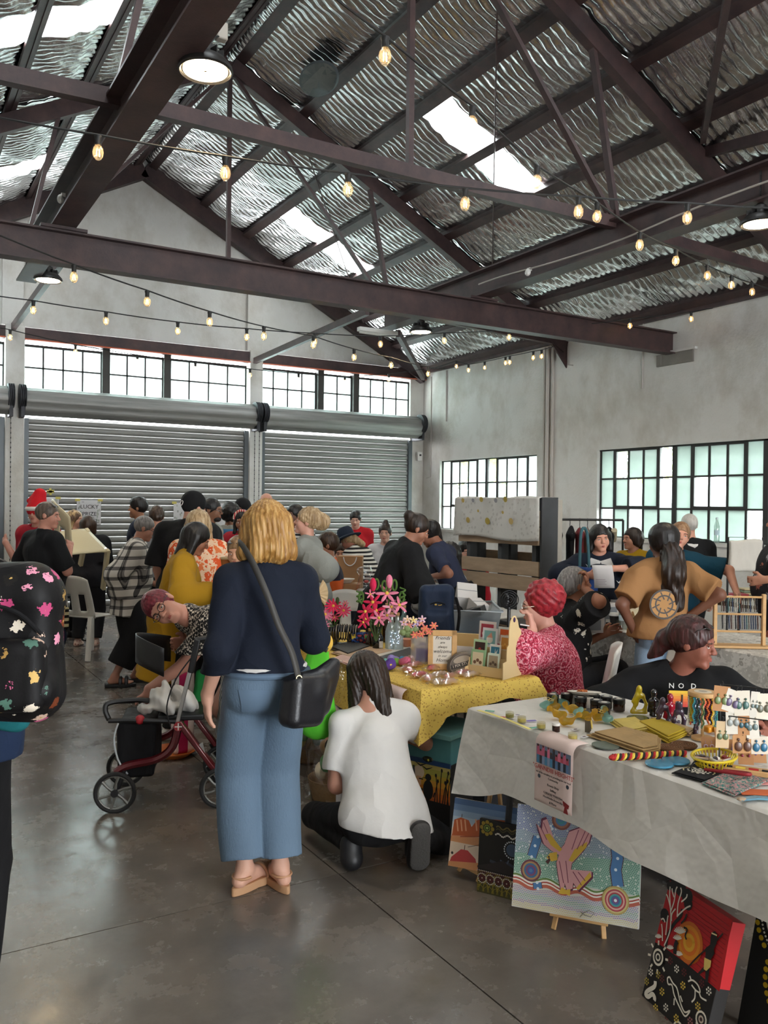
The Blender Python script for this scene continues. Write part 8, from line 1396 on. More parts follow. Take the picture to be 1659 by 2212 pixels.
for i, (x, y, z, w_, h_, bc_, ic, cc_, lab) in enumerate(((-.06, -.05, .03, .085, .1, '8aae84', 'd4c4a4', '6a4a34', 'green-bordered card with a small dog at the bottom'), (.03, -.045, .035, .07, .085, 'c9d4c4', '9a8a72', '5a4a3c', 'pale green card partly behind the tin sign'), (-.075, -.005, .085, .08, .09, 'a8c49c', '3a2420', 'b03a34', 'green card with red birds'), (.02, -.01, .075, .065, .085, 'e4e0da', '3a7a94', 'e2e4e0', 'small white card with a white bird on blue'), (-.04, .035, .135, .09, .1, 'd9d8dc', '7aa8a8', 'c98a74', 'white card with a blue panel and a gnome in a red cap'), (.05, .04, .12, .06, .085, 'd8cfc4', 'c98a3c', 'd9a04a', 'narrow white card with an orange stripe'), (-.07, .058, .165, .1, .1, 'dcd0cc', 'a83a4a', 'd8b0ac', 'red and white card at the top left of the rack'), (.05, .06, .155, .11, .09, 'd9dcd8', 'cc5a20', 'c49a6c', 'wide orange card at the top right of the rack'))):
    t = thing('greeting_card', lab, 'card', cr_.matrix_basis @ V((x, y, z)) if False else cr_.location+Matrix.Rotation(-1.2, 3, 'Z') @ V((x, y, z)), group='greeting cards in the plywood rack', rot=(-.12, 0, -1.2)); MB().box((0, 0, h_/2), (w_, .006, h_)).bd('card', mat('gcard_'+bc_, bc_, .6), t); D = Draw((0, -.0034, 0), (1, 0, 0), (0, 0, 1)); D.poly([(-w_*.38, h_*.14), (w_*.38, h_*.14), (w_*.38, h_*.86), (-w_*.38, h_*.86)], ic)
    if i == 4: D.disc(0, h_*.4, w_*.22, 'd8d0c4', 14); D.poly([(-w_*.2, h_*.5), (w_*.2, h_*.5), (w_*.1, h_*.78)], cc_)
    elif i == 3: D.poly([(-w_*.05, h_*.2), (w_*.06, h_*.2), (w_*.25, h_*.75), (w_*.05, h_*.5), (-.0, h_*.8)], cc_)
    else: [D.disc(w_*(-.2+.2*k), h_*(.35+.1*(k % 2)), w_*.11, cc_, 10) for k in range(3)]
    D.bd('printed_picture', t)
gl2 = one('folding_fan', 'cream pleated hand fan held at the hip of the grey cardigan', 'fan', at(683, 1283, 6.0)); m = MB(); n_ = 12; vs = [(0, 0, 0)]; 
for i in range(n_+1): a = -.75+1.75*i/n_; vs.append(rt*.085*cos(a)+V((0, 0, .12*sin(a)))*1.0-fw*(.008*(i % 2)))
m.add(vs, [(0, i+1, i+2) for i in range(n_)]); m.bd('pleated_leaf', mat('fan_cream', 'd8bf98', .8), gl2, smooth=0, solid=.001); MB().ball((0, 0, 0), .006).bd('rivet', WOOD, gl2)
# ------------------------------------------------------------------ back of the hall: pallets, tubs, bags, second-row goods
ps = thing('pallet_display', 'upright display of weathered wooden pallets draped with a dotted cloth', 'display', (5.02, 5.75, 0), .07); GREYP2 = mat('grey_painted_plank', '3e4042', .8, var=.25, vs=9)
for z, h_ in ((1.36, .16), (1.07, .13), (.93, .13), (.58, .13), (.28, .13), (.1, .13), (1.52, .14)): MB().box((0, .55, z), (.022, 1.1, h_)).bd('plank', WOOD2, ps, bevel=.003)
for x in (.12, .24):
    for y in (.1, .55, 1.0): MB().box((x-.04, y, .86), (.09, .05, 1.7)).bd('stringer', GREYP2, ps, bevel=.003)
for z in (1.5, 1.15, .9, .55, .2): MB().box((.27, .55, z), (.02, 1.1, .09)).bd('rear_plank', WOOD2, ps, bevel=.003)
MB().box((.1, -.02, .86), (.2, .02, 1.7)).bd('side_board', GREYP2, ps); MB().box((.23, -.0, .86), (.06, .05, 1.66)).bd('corner_post', mat('flaked_white_wood', 'a39d92', .8, var=.2, vs=12), ps)
dc = thing('dotted_cloth', 'off-white cloth with gold and grey dots hung over the top of the pallets', 'cloth', (5.02, 5.75, 1.62), .07); m = MB()
def dcl(a, b):
    y = -.03+1.16*a; s_ = b*.62
    if s_ < .18: return (.15-s_, y, .09+.012*sin(9*a)*(s_/.18))
    return (-.035-.02*sin(a*17)*(s_-.18)-.03*(s_-.18), y+(.06-.12*a)*-(s_-.18)*.6, .085-(s_-.18)*(.86+.04*sin(a*6)))
m.grid(dcl, 30, 20); m.bd('cloth', pattern('grey_speckle', 'floral', ['c9c6c0', 'c9c6c0', 'aeaaa4', 'c9c6c0', 'b8b4ae'], 26), dc, solid=.003); D = Draw((-.085, 1.1, .09), (0, -1, 0), (-.13, 0, 1), .004)
for x, z, r_, c in ((.2, -.22, .028, 'b59a52'), (.48, -.225, .033, 'a5903c'), (.8, -.22, .03, 'c9ae72'), (.36, -.13, .014, 'b59a52'), (.7, -.14, .015, 'b59a52'), (.15, -.03, .022, 'b59a52'), (.42, -.02, .026, 'a5903c'), (.3, -.03, .02, '8d8c90'), (.62, -.03, .022, '8d8c90'), (.75, -.02, .026, 'a5903c')): D.disc(x, z, r_, c, 16)
D.bd('printed_dots', dc)
tub = thing('storage_tub', 'clear plastic tub heaped with white and black cardboard boxes', 'tub', at(1014, 1338, 6.3), -.55); tc = tub.location; FR = m_pane('cloudy_plastic', .5, 'c9d0d4', .08); b = MB(); w_, l_, h_ = .2, .3, .2
rim = lambda k, z: [(-w_*k, -l_*k, z), (w_*k, -l_*k, z), (w_*k, l_*k, z), (-w_*k, l_*k, z)]
b.add(rim(.85, -h_/2)+rim(1, h_/2), [(3, 2, 1, 0), (0, 1, 5, 4), (1, 2, 6, 5), (2, 3, 7, 6), (3, 0, 4, 7)]); b.bd('tub_body', FR, tub); MB().tube(rim(1.02, h_/2), .01, 8, closed=True).bd('tub_rim', mat('cloudy_rim', 'a9b0b4', .4), tub)
CARDW = mat('white_card', 'cfcbc8', .6)
for i, (dx, dy, dz, sz, rx, c, lab) in enumerate(((-.02, .08, .15, (.15, .2, .14), .5, 0, 'biggest white carton tilted on top of the tub'), (.05, -.1, .1, (.1, .14, .1), .3, 0, 'small white carton at the right of the tub'), (-.1, -.02, .1, (.1, .16, .02), .9, 1, 'flat black carton leaning on the white ones'), (.02, -.2, .08, (.12, .14, .06), -.3, 1, 'black carton at the right end of the tub'), (-.05, .18, .06, (.14, .16, .08), -.2, 0, 'white carton at the left end of the tub'), (.0, -.02, -.02, (.2, .3, .12), 0, 2, 'grey carton inside the tub'))):
    t = thing('carton', lab, 'box', tc+Matrix.Rotation(-.55, 3, 'Z') @ V((dx, dy, dz)), group='cartons in the clear tub', rot=(rx, .2*rx, -.55+.4*i)); MB().box((0, 0, 0), sz).bd('carton', (CARDW, mat('black_card', '17171a', .5), mat('grey_card', '7d8288', .6))[c], t, bevel=.002); MB().box((0, 0, sz[2]/2+.001), (sz[0]*.98, .004, .002)).bd('flap_seam', mat('grey_card', '7d8288', .6), t)
st = thing('low_bench', 'low dark stand under the clear tub', 'stand', (tc.x, tc.y, 0), -.55); MB().box((0, 0, tc.z-.12), (.5, .72, .03)).bd('bench_top', BLACKSTEEL, st); [MB().box((x*.2, y*.3, (tc.z-.13)/2), (.03, .03, tc.z-.13)).bd('leg', BLACKSTEEL, st) for x in (-1, 1) for y in (-1, 1)]
bp = thing('backpack', 'navy backpack with a small gold emblem standing on a chair', 'bag', at(942, 1322, 5.75), -.45); S = Sdf(.008, .03); S.box((0, 0, 0), (.12, .07, .19), .05).box((.0, -.07, -.08), (.09, .03, .09), .03); S.disp = folds(3, .005, 12, 16); S.bd('bag_body', cloth('navy_nylon', '1c2a42', .6), bp); MB().tube(spath([(-.05, -.066, .06), (0, -.075, .075), (.05, -.07, .06)], 4), .004, 6).bd('zip', BLACK, bp); D = Draw((0, -.083, .06), (1, 0, 0), (0, 0, 1), .001); D.disc(-.015, 0, .009, 'c9a84a', 8, .006); D.line([(.0, -.003), (.012, -.005), (.026, -.001)], .005, 'c9a84a'); D.bd('gold_emblem', bp); MB().tube(spath([(.13, -.03, .1), (.15, -.05, 0), (.14, -.05, -.12)], 4), .011, 6).bd('strap', BLACK, bp)
ch = thing('folding_chair', 'dark folding chair holding up the navy backpack', 'chair', (bp.location.x, bp.location.y+.02, 0), -.45); MB().box((0, .02, bp.location.z-.205), (.4, .38, .025)).bd('seat', BLACKSTEEL, ch, bevel=.004); [MB().tube([(x*.18, y*.16, bp.location.z-.21), (x*.19, y*.19, 0)], .011, 8).bd('leg', BLACKSTEEL, ch) for x in (-1, 1) for y in (-1, 1)]
fn = thing('table_fan', 'round black desk fan on a stalk in front of the pallets', 'fan', at(1099, 1338, 6.0)); fn.location.z = .745; z0 = .0; MB().lathe([(0, 0), (.06, 0), (.05, .015), (0, .02)], 20).bd('base', BLKP, fn); MB().tube([(0, 0, .01), (0, 0, .17)], .012, 8).bd('stalk', BLKP, fn); R = Matrix((rt, V((0, 0, 1)), -fw)).transposed(); m = MB(); [m.tube([R @ V((r*cos(a), r*sin(a)+.22, .01)) for a in [2*PI*i/22 for i in range(22)]], .0035, 5, closed=True) for r in (.02, .035, .05, .065)]; m.bd('guard', BLKP, fn); [MB().ball(R @ V((.03*cos(a), .22+.03*sin(a), -.005)), .028, 8, 5, (1, .5, .15), R @ Matrix.Rotation(a, 3, 'Z')).bd('blade', BLKP, fn) for a in (0, 2.1, 4.2)]
trestle(4.2, 4.75, 4.95, 5.3, 'small dark stand under the desk fan', '2a2a2c')
# clothes rail
cr2 = thing('clothes_rail', 'metal clothes rail behind the pallets', 'rail', (6.15, 6.4, 0), -.5); L_ = .85
MB().tube([(-L_/2, 0, 1.5), (L_/2, 0, 1.5)], .012, 8).bd('rail', BLACKSTEEL, cr2); [MB().tube([(x, 0, 0), (x, 0, 1.5)], .012, 8).bd('upright', BLACKSTEEL, cr2) for x in (-L_/2, L_/2)]; [MB().tube([(x, -.2, .02), (x, .2, .02)], .014, 8).bd('foot', BLACKSTEEL, cr2) for x in (-L_/2, L_/2)]
for i, (x, c, l_, lab) in enumerate(((-.36, '141416', .75, 'long black sleeveless dress at the left of the rail'), (-.24, '121214', .7, 'black strappy dress, second from the left'), (-.12, '17171a', .72, 'black dress with thin straps, third from the left'), (-.02, '7a3238', .6, 'dusty red top on the rail'), (.06, 'b08c7a', .6, 'fawn top on the rail'), (.15, 'a88c80', .6, 'beige top beside the fawn one'), (.28, '101012', .95, 'big black coat with a cream collar at the right of the rail'))):
    o = cr2.location+Matrix.Rotation(-.5, 3, 'Z') @ V((x, 0, 1.5)); t = thing('hanging_garment', lab, 'clothes', o, 1.0, 'garments on the rail'); S = Sdf(.012, .03); S.cone((-.1, 0, -.16), (.1, 0, -.16), .03, .03).cone((0, 0, -.2), (0, 0, -.16-l_), .1, .14, flat=((0, 1, 0), .3)); S.disp = folds(i, .008, 5, 40); S.bd('garment', cloth('garment_'+c, c), t); MB().tube(spath([(0, 0, .012), (.015, 0, 0), (0, 0, -.03), (0, 0, -.07), (-.13, 0, -.14)], 4)+[V((.13, 0, -.14)), V((0, 0, -.07))], .004, 5).bd('hanger', BLKP, t)
    if i == 6: MB().tube([(-.1, -.03, -.1), (0, -.05, -.2), (.1, -.03, -.1)], .03, 8).bd('collar', mat('cream_collar', 'b9ad92', .9), t)
# second row table goods
Z2 = .745
def at2(x, y): return on(x, y, Z2)
p_ = one('paper_plate', 'paper plate with watermelon and green melon pieces', 'plate', at2(1315, 1362)); MB().lathe([(0, .004), (.07, .004), (.09, .014), (.093, .012), (.06, 0), (0, 0)], 28).bd('plate', mat('paper_dish'), p_)
for i, (x, y, c) in enumerate(((-.02, 0, '9aa83c'), (.02, .01, 'c9403c'), (.035, -.02, 'd0504a'), (-.035, .02, '8a2a3c'))): t = one('melon_piece', '%s on the paper plate' % ['pale green melon slice', 'upright red watermelon wedge', 'front red watermelon wedge', 'dark grape-red fruit piece'][i], 'fruit', p_.location+V((x, y, .007)), i, 'fruit on the paper plate'); S = Sdf(.005, .01); S.cone((-.02, 0, .01), (.02, 0, .018), .012, .01); S.bd('flesh', mat('fruit_'+c, c, .4), t)
c = one('drink_can', 'tall black and silver patterned drink can', 'can', at2(1300, 1352)); MB().lathe([(.024, 0), (.029, .006), (.029, .145), (.024, .155), (0, .154)], 20).bd('can', pattern('zebra_can', 'stripe_x', ['b9b9bc', '1a1a1e'], 60, .25), c); MB().lathe([(.024, .152), (.025, .157), (.023, .157)], 18).bd('can_rim', ALU, c)
c = one('coffee_cup', 'dark takeaway coffee cup with a white lid on the second table', 'cup', at2(1327, 1355)); MB().lathe([(.027, 0), (.037, .09)], 20).bd('cup', mat('dark_cup', '1d1916', .6), c); MB().lathe([(.039, .086), (.039, .096), (.034, .098), (.033, .106), (0, .106)], 20).bd('lid', WPLAS, c)
c = one('coffee_cup', 'tan takeaway coffee cup with a cream lid held up in the crowd', 'cup', at(490, 1216, 5.7)); MB().lathe([(.03, -.06), (.042, .03)], 20).bd('cup', mat('tan_cup', 'a5622c', .6), c); MB().lathe([(.044, .026), (.044, .036), (.039, .04), (0, .045)], 20).bd('lid', mat('cream_lid', 'd0b890', .5), c)
def pet(lab, o, h_=.2, col='c9d4d8'): b = one('water_bottle', lab, 'bottle', o); MB().lathe([(0, 0), (.03, 0), (.032, .01), (.032, h_*.65), (.014, h_*.88), (.013, h_*.95)], 18).bd('bottle', CG, b); MB().lathe([(.015, h_*.93), (.015, h_), (0, h_)], 14).bd('cap', mat('cap_'+col, col, .4), b); MB().lathe([(.0325, h_*.3), (.0325, h_*.5)], 18).bd('label', mat('pet_label', 'b9ccd4', .5), b)
pet('clear water bottle beside the coffee cup on the second table', at2(1346, 1358)); pet('clear water bottle standing on the big window sill', V((XR-.02, 6.62, SILL+.005)), .3)
pet('tall clear bottle in front of the middle stall bags', at(905, 1262, 7.0), .2)
for i, (x, y, d_, sz, lab) in enumerate(((1281, 1342, 6.1, (.12, .12, .16), 'white box frame at the left end of the second table'), (1310, 1322, 6.4, (.16, .12, .14), 'white carton behind the drink can'), (1344, 1318, 6.5, (.14, .12, .15), 'white carton behind the tall cutting board'), (1278, 1362, 6.0, (.13, .11, .11), 'low white box under the box frame'))): a = at(x, y, d_); t = one('carton', lab, 'box', V((a.x, a.y, max(Z2+sz[2]/2, a.z))), -.4, 'white cartons on the second table'); MB().box((0, 0, 0), sz).bd('carton', CARDW, t, bevel=.002); MB().box((0, -sz[1]/2-.001, 0), (sz[0]*.7, .003, sz[2]*.65)).bd('window', mat('grey_card'), t)
bd = thing('cutting_board', 'tall round-topped pale cutting board standing behind the tan T-shirt', 'board', at2(1387, 1362)+V((.1, .12, 0)), rot=(-.12, 0, -.5)); MB().prism([(-.075, 0), (.075, 0), (.075, .26)]+[(.075*cos(a), .26+.085*sin(a)) for a in [PI*i/12 for i in range(1, 12)]]+[(-.075, .26)], .015, (0, 0, 0), (1, 0, 0), (0, 0, 1)).bd('board', mat('cream_board', 'cdbf9c', .6), bd, bevel=.003); MB().tube([V((.014*cos(a), -.008, .365+.02*sin(a))) for a in [2*PI*i/12 for i in range(12)]], .003, 5, closed=True).bd('cord_loop', KRAFT, bd)
ez = thing('table_easel', 'tiny pine easel beside the tan T-shirt wearer', 'easel', at2(1368, 1372), -.5); [MB().bar((s_*.045, 0, 0), (0, .02, .16), .01, .01).bd('leg', WOOD, ez) for s_ in (-1, 1)]; MB().bar((0, .07, 0), (0, .02, .16), .01, .01).bd('back_leg', WOOD, ez)
wk = one('bracelet_rack', 'pine rack of three bars hung with beaded bracelets on the second table', 'rack', at2(1596, 1398), -.62); [MB().box((x, 0, .17), (.022, .03, .34)).bd('upright', WOOD, wk, bevel=.003) for x in (-.15, .15)]; MB().box((0, 0, .008), (.36, .12, .016)).bd('base', WOOD, wk, bevel=.003); [MB().tube([(-.15, 0, z), (.15, 0, z)], .007, 8).bd('rod', WOOD, wk) for z in (.32, .21, .1)]
r = random.Random(6)
for k in range(34):
    z = (.32, .21)[k % 2]; x = -.11+.0068*k; b = MB(); n_ = 10; [b.ball((0, .004*sin(i*.6), -.004-i*.0095), .0055, 6, 4) for i in range(n_)]; cc_ = ['15151a', '3a5a5c', 'a8a49a', '4a2a22', '6a6258', '23304a'][r.randrange(6)]; t = one('bracelet', 'dark beaded bracelet on the %s rod of the pine rack, %s from the left' % (('top', 'middle')[k % 2], ORD[k//2]), 'bracelet', wk.location+Matrix.Rotation(-.62, 3, 'Z') @ V((x, 0, z)), -.62, 'bracelets on the %s rod' % ('top', 'middle')[k % 2]); tag(b.bd('beads', mat('rackbead_'+cc_, cc_, .3), t), kind='stuff')
for i, (x, y, c, lab) in enumerate(((1562, 1289, 'c9b58c', 'cream folded linen at the left of the right-hand table'), (1600, 1290, '8a2a34', 'dark red folder on the right-hand table'), (1636, 1288, 'b9a884', 'stack of beige and green linens on the right-hand table'), (1578, 1296, 'd0ccc4', 'white paper pile on the right-hand table'))): o = on(x, y, .745); o.x -= .1; t = one('linen', lab, 'linen', o, -.5); [MB().box((.004*(k % 2), 0, .012+.022*k), (.22, .16, .018)).bd('fold', mat('linen_'+c if k % 2 else 'linen_green', c if k % 2 else '7d8a72', .9), t, bevel=.005) for k in range(2+2*(i == 2))]
for i, (x, y, d_, c, sz, lab) in enumerate(((1610, 1200, 7.6, 'c9c4ba', (.3, .06, .28), 'pale towel hung over a stand below the big window'), (1572, 1215, 7.8, '15161a', (.4, .2, .1), 'heap of black clothes below the big window'))): t = one(('hanging_towel', 'clothes_heap', 'paper_pile')[i], lab, 'cloth', at(x, y, d_), -.5); S = Sdf(.012, .03); S.box((0, 0, 0), tuple(v/2 for v in sz), .014); S.disp = folds(i, .01, 14, 20); S.bd('cloth', cloth('heap_'+c, c), t)
rl = thing('towel_stand', 'thin dark stand behind the pale towel below the big window', 'stand', at(1610, 1200, 7.66).to_tuple()[:2]+(0,), -.5); MB().tube([(-.16, 0, 0), (-.16, 0, 1.37), (.16, 0, 1.37), (.16, 0, 0)], .01, 8).bd('frame', BLACKSTEEL, rl)
# far middle tables
def at3(x, y, z=.745): return on(x, y, z)
pbg = one('paper_bag', 'tall brown paper carrier bag with white rope handles', 'bag', at(757, 1262, 9.0), -.6); pbg.location.z = .745; MB().box((0, 0, .17), (.26, .14, .34)).bd('bag_body', KRAFT, pbg, bevel=.004); MB().tube(spath([(-.07, -.072, .33), (-.05, -.08, .27), (0, -.08, .24), (.05, -.08, .27), (.07, -.072, .33)], 4), .006, 6).bd('handle', WHITE_T, pbg)
t = one('carton', 'low brown carton with a bowl on top on the navy cloth', 'box', at(747, 1258, 8.4), -.6); t.location.z = .8; MB().box((0, 0, 0), (.3, .2, .1)).bd('carton', KRAFT, t, bevel=.003); MB().box((0, 0, .052), (.3, .012, .003)).bd('tape_strip', mat('tape_brown', '8a6a44', .5), t)
b = one('paper_bowl', 'white paper bowl on the low brown carton', 'bowl', t.location+V((0, 0, .054))); MB().lathe([(0, 0), (.05, 0), (.09, .04), (.085, .04), (.05, .006)], 24).bd('bowl', mat('paper_dish'), b)
for i, (x, y, d_, lab) in enumerate(((788, 1252, 7.9, 'clear plastic pack of white goods beside the black cardigan'), (912, 1262, 7.2, 'clear wrapped gift left of the bending woman\'s hands'), (928, 1262, 6.8, 'clear wrapped gift with a black bow under the bending woman'))): t = one('wrapped_pack', lab, 'pack', at(x, y, d_)); t.location.z = .745; MB().box((0, 0, .05), (.14, .1, .1)).bd('content', mat('pack_white', 'b9b4b0', .6), t, bevel=.02); S = Sdf(.01, .03); S.cone((0, 0, .05), (0, 0, .16), .09, .06).cone((0, 0, .16), (0, 0, .25), .03, .06); S.disp = folds(i, .012, 40, 50); S.bd('film', CELLO, t); MB().ball((0, -.03, .17), .02, 8, 6, (1.4, 1, .7)).bd('bow', BLACK if i == 2 else mat('ribbon_pack', 'b8403c', .5), t)
for i, (x, c, h_, lab) in enumerate(((966, '3a6a94', .12, 'blue cup on the round table'), (974, 'd06a74', .26, 'pink metal drink bottle on the round table'), (985, '5a5c5c', .28, 'grey metal drink bottle on the round table'), (958, 'b98a7c', .2, 'rose bottle at the left of the round table'))): b = one('drink_bottle', lab, 'bottle', on(x, 1238-2*(i % 2), .742)); MB().lathe([(0, 0), (.035, 0), (.035, h_*.75), (.022, h_*.85), (.022, h_)], 18).bd('bottle', mat('flask_'+c, c, .35), b); MB().lathe([(.023, h_*.95), (.023, h_*1.06), (0, h_*1.06)], 14).bd('cap', mat('flask_cap', '4a4a4c', .4), b)
b = one('teal_pot', 'round teal pot on the round table beside the pallets', 'pot', on(1002, 1237, .742)); MB().ball((0, 0, .06), .062, 16, 12).bd('pot', mat('teal_glaze', '1f8f8c', .3), b); MB().lathe([(.02, .115), (.022, .125), (0, .13)], 12).bd('lid', mat('teal_glaze'), b)
pt_ = one('pot_plant', 'small dark pot plant at the hip of the grey cardigan', 'plant', on(694, 1330, .745)); MB().lathe([(0, 0), (.03, 0), (.045, .05), (.035, .07), (0, .065)], 16).bd('pot', BLKP, pt_); [MB().ball((.02*cos(a), .02*sin(a), .1), .03, 8, 5, (.4, .25, 1), Matrix.Rotation(.5, 3, (sin(a), cos(a), 0))).bd('leaf', GRN2, pt_) for a in (0, 1.3, 2.6, 3.9, 5.2)]
tm = one('tumbler_bag', 'cream and black striped bag hanging beyond the flowered backpack', 'bag', at(133, 1335, 7.2), .3); MB().box((0, 0, 0), (.11, .06, .18)).bd('bag_body', pattern('cream_black_stripe', 'stripe_z', ['c9bd94', '1a1816'], 20), tm, bevel=.01); MB().tube(spath([(-.04, 0, .09), (0, 0, .2), (.04, 0, .09)], 5), .006, 6).bd('handle', BLACK, tm)
wk2 = thing('walking_frame', 'black wheeled walking frame standing in front of the man in jeans', 'walking frame', on(128, 1385), .4); [MB().tube([(x, y, .08), (x, y*.6, .85)], .012, 8).bd('leg', BLACKSTEEL, wk2) for x in (-.2, .2) for y in (-.2, .2)]; [MB().tube([V((x, y+.08*cos(a), .082+.08*sin(a))) for a in [2*PI*i/20 for i in range(20)]], .012, 6, closed=True).bd('wheel', mat('tyre'), wk2) for x in (-.2, .2) for y in (-.2, .2)]; MB().box((0, 0, .52), (.4, .26, .03)).bd('seat', BLKP, wk2, bevel=.005); [MB().tube([(x, -.12, .85), (x, .2, .88)], .016, 8).bd('grip', BLKP, wk2) for x in (-.2, .2)]
# ------------------------------------------------------------------ signs taped to the roller doors
def ony(px, py, y): d = ray(px, py); return V((0, 0, EYE))+d*(y/d.y)
TAPE = mat('yellow_tape', 'c9b95c', .5)
for (x0, x1, y0, hh, words, lab) in ((72, 127, 1075, .55, ['LARGE'], 'white paper sign lettered LARGE taped to the roller door'), (166, 218, 1080, .36, ['LUCKY', 'PRIZE', 'WHEEL'], 'white paper sign lettered LUCKY PRIZE WHEEL taped to the roller door'), (375, 500, 1086, .6, [], 'white paper sign behind the man in the black cap on the roller door')):
    a, b = ony(x0, y0, YB-.06), ony(x1, y0, YB-.06); w_ = (b-a).length; s_ = thing('paper_sign', lab, 'sign', V((a.x, YB-.06, a.z))); MB().box((w_/2, 0, -hh/2), (w_, .004, hh)).bd('sheet', PAPER, s_); D = Draw((0, -.003, 0), (1, 0, 0), (0, 0, 1)); r = random.Random(len(words))
    for _ in range(26): x = r.choice((r.uniform(.02, w_*.18), r.uniform(w_*.82, w_-.02))); D.disc(x, -r.uniform(.03, hh-.03), .012, r.choice(('9a9c98', 'aab0a8', 'b8b8b0')), 6, .02)
    D.line([(w_*.1, -.02), (w_*.3, -.1), (w_*.2, -.2)] if not words else [(w_*.2, -.03), (w_*.3, -.03)], .006, '5a5a5c'); D.bd('printed_leaves', s_)
    for i, wd in enumerate(words): text(wd, 'lettering', .082, BT_, s_, (w_*.52, -.005, -.1-.105*i), (1, 0, 0), (0, 0, 1), ext=.001)
    for x in (.01, w_-.01): MB().box((x, -.003, -.0), (.07, .003, .035)).bd('tape', TAPE, s_)
tpx = thing('tape_scrap', 'crossed scraps of yellow tape on the roller door above the LARGE sign', 'tape', ony(109, 1062, YB-.055)); [MB().box((0, 0, 0), (.1, .003, .03), Matrix.Rotation(a, 3, 'Y')).bd('strip', TAPE, tpx) for a in (.2, -.3, 1.5)]
# ------------------------------------------------------------------ lamps
GLOW = mat('lamp_lens', 'fff1d8', .4, emit='ffe2b4', es=52.0); HOUS = mat('lamp_housing', '1d1b1a', .45)
for lab, o in (('round high-bay lamp hanging close to the viewer under the left girder', (1.42, 4.22, 3.83)), ('round high-bay lamp at the far end of the left girder', (1.45, 9.1, 3.85)), ('round high-bay lamp at the far end of the right girder', (5.5, 8.44, 3.68)), ('round high-bay lamp at the right edge of the picture', (5.5, 3.94, 3.7)), ('round high-bay lamp out of view behind the left', (1.42, -.5, 3.83)), ('round high-bay lamp out of view behind the right', (5.5, -.5, 3.7)), ('round high-bay lamp out of view at the hall entrance, left', (1.42, -4.5, 3.83)), ('round high-bay lamp out of view at the hall entrance, right', (5.5, -4.5, 3.7))):
    l = thing('high_bay_lamp', lab, 'lamp', o, group='high-bay lamps'); MB().lathe([(.06, .075), (.1, .06), (.135, .02), (.14, .0), (.13, -.008), (.122, .002), (.0, .004)], 32).bd('housing', HOUS, l); MB().lathe([(0, -.002), (.112, -.002), (.112, .0), (0, .002)], 32).bd('lens', GLOW, l); MB().lathe([(.008, -.004), (.008, -.001)], 8).bd('sensor', mat('sensor_amber', 'b5862c', .4), l)
    [MB().box((.06*cos(a), .06*sin(a), .075), (.07, .006, .05), Matrix.Rotation(a, 3, 'Z')).bd('cooling_fin', HOUS, l) for a in [2*PI*k/10 for k in range(10)]]; MB().lathe([(.045, .06), (.045, .13), (.02, .15)], 16).bd('driver', HOUS, l); m = MB(); [m.box((0, 0, .16+.03*k), (.006 if k % 2 else .014, .014 if k % 2 else .006, .034)) for k in range(8)]; tag(m.bd('chain', BLACKSTEEL, l, smooth=0), kind='stuff')
    MB().box((.1, .05, .25), (.06, .05, .09)).bd('junction_box', mat('box_grey', 'a39c92', .5), l, bevel=.008); MB().tube(spath([(.02, 0, .14), (.06, .02, .2), (.1, .04, .22)], 4), .005, 6).bd('flex', BLKP, l)
# ------------------------------------------------------------------ string lights
BULB = m_pane('bulb_glass', .82, 'fff6e4', .14); FIL = mat('filament', 'ffd9a0', .4, emit='ffc880', es=26); FIL.cycles.emission_sampling = 'NONE'; SOCK = mat('bulb_socket', '161515', .6)
bm_ = MB().lathe([(0, -.105), (.012, -.102), (.024, -.085), (.0275, -.068), (.024, -.048), (.014, -.03), (.013, -.02)], 14).mesh('bulb', BULB); sm_ = MB().lathe([(.012, -.032), (.016, -.03), (.016, .0), (.019, .006), (.019, .014), (.006, .018)], 10).mesh('socket', SOCK); fm = MB(); [fm.tube([(.005*s_, 0, -.05), (.008*s_, 0, -.085)], .0022, 5) for s_ in (-1, 1)]; fm = fm.mesh('filament', FIL)
def string(lab, pts, ends):
    P_ = [at(x, y, d_) for x, y, d_ in pts]; t = thing('string_light', lab, 'lights', P_[0]); full = [at(*e) for e in ends[:1]]+P_+[at(*e) for e in ends[1:]]; path = []
    for a, b in zip(full, full[1:]): path += [a+(b-a)*k/4-V((0, 0, .1*(b-a).length*.25*4*(k/4)*(1-k/4)*.3)) for k in range(4)]
    path.append(full[-1]); MB().tube([p-P_[0]+V((0, 0, .02)) for p in path], .0055, 6).bd('cable', SOCK, t)
    for p in P_:
        b = bpy.data.objects.new('bulb', bm_); link(b, t); b.location = p-P_[0]
        for me in (sm_, fm): o = bpy.data.objects.new(me.name, me); link(o, b)
string('string of bulbs crossing the picture under the near truss', [(212, 300, 4.2), (487, 346, 4.3), (752, 382, 4.4), (1005, 414, 4.6), (1250, 432, 4.7), (1485, 446, 4.9)], [(-90, 245, 4.1), (1720, 458, 5.1)])
string('string of bulbs dropping from the ridge towards the right wall', [(832, 88, 3.6), (1020, 238, 4.0), (1160, 366, 4.6), (1290, 444, 5.1), (1382, 508, 5.7), (1460, 544, 6.3), (1528, 578, 6.9), (1580, 600, 7.5), (1625, 616, 8.1)], [(640, -60, 3.2), (1690, 636, 8.6)])
string('string of bulbs slanting down from the left edge past the gable pillar', [(160, 578, 5.8), (318, 633, 6.4), (453, 678, 7.0), (570, 710, 7.6), (677, 730, 8.2), (765, 758, 8.8), (845, 776, 9.5), (925, 796, 10.6)], [(-60, 490, 5.0), (960, 800, 11)])
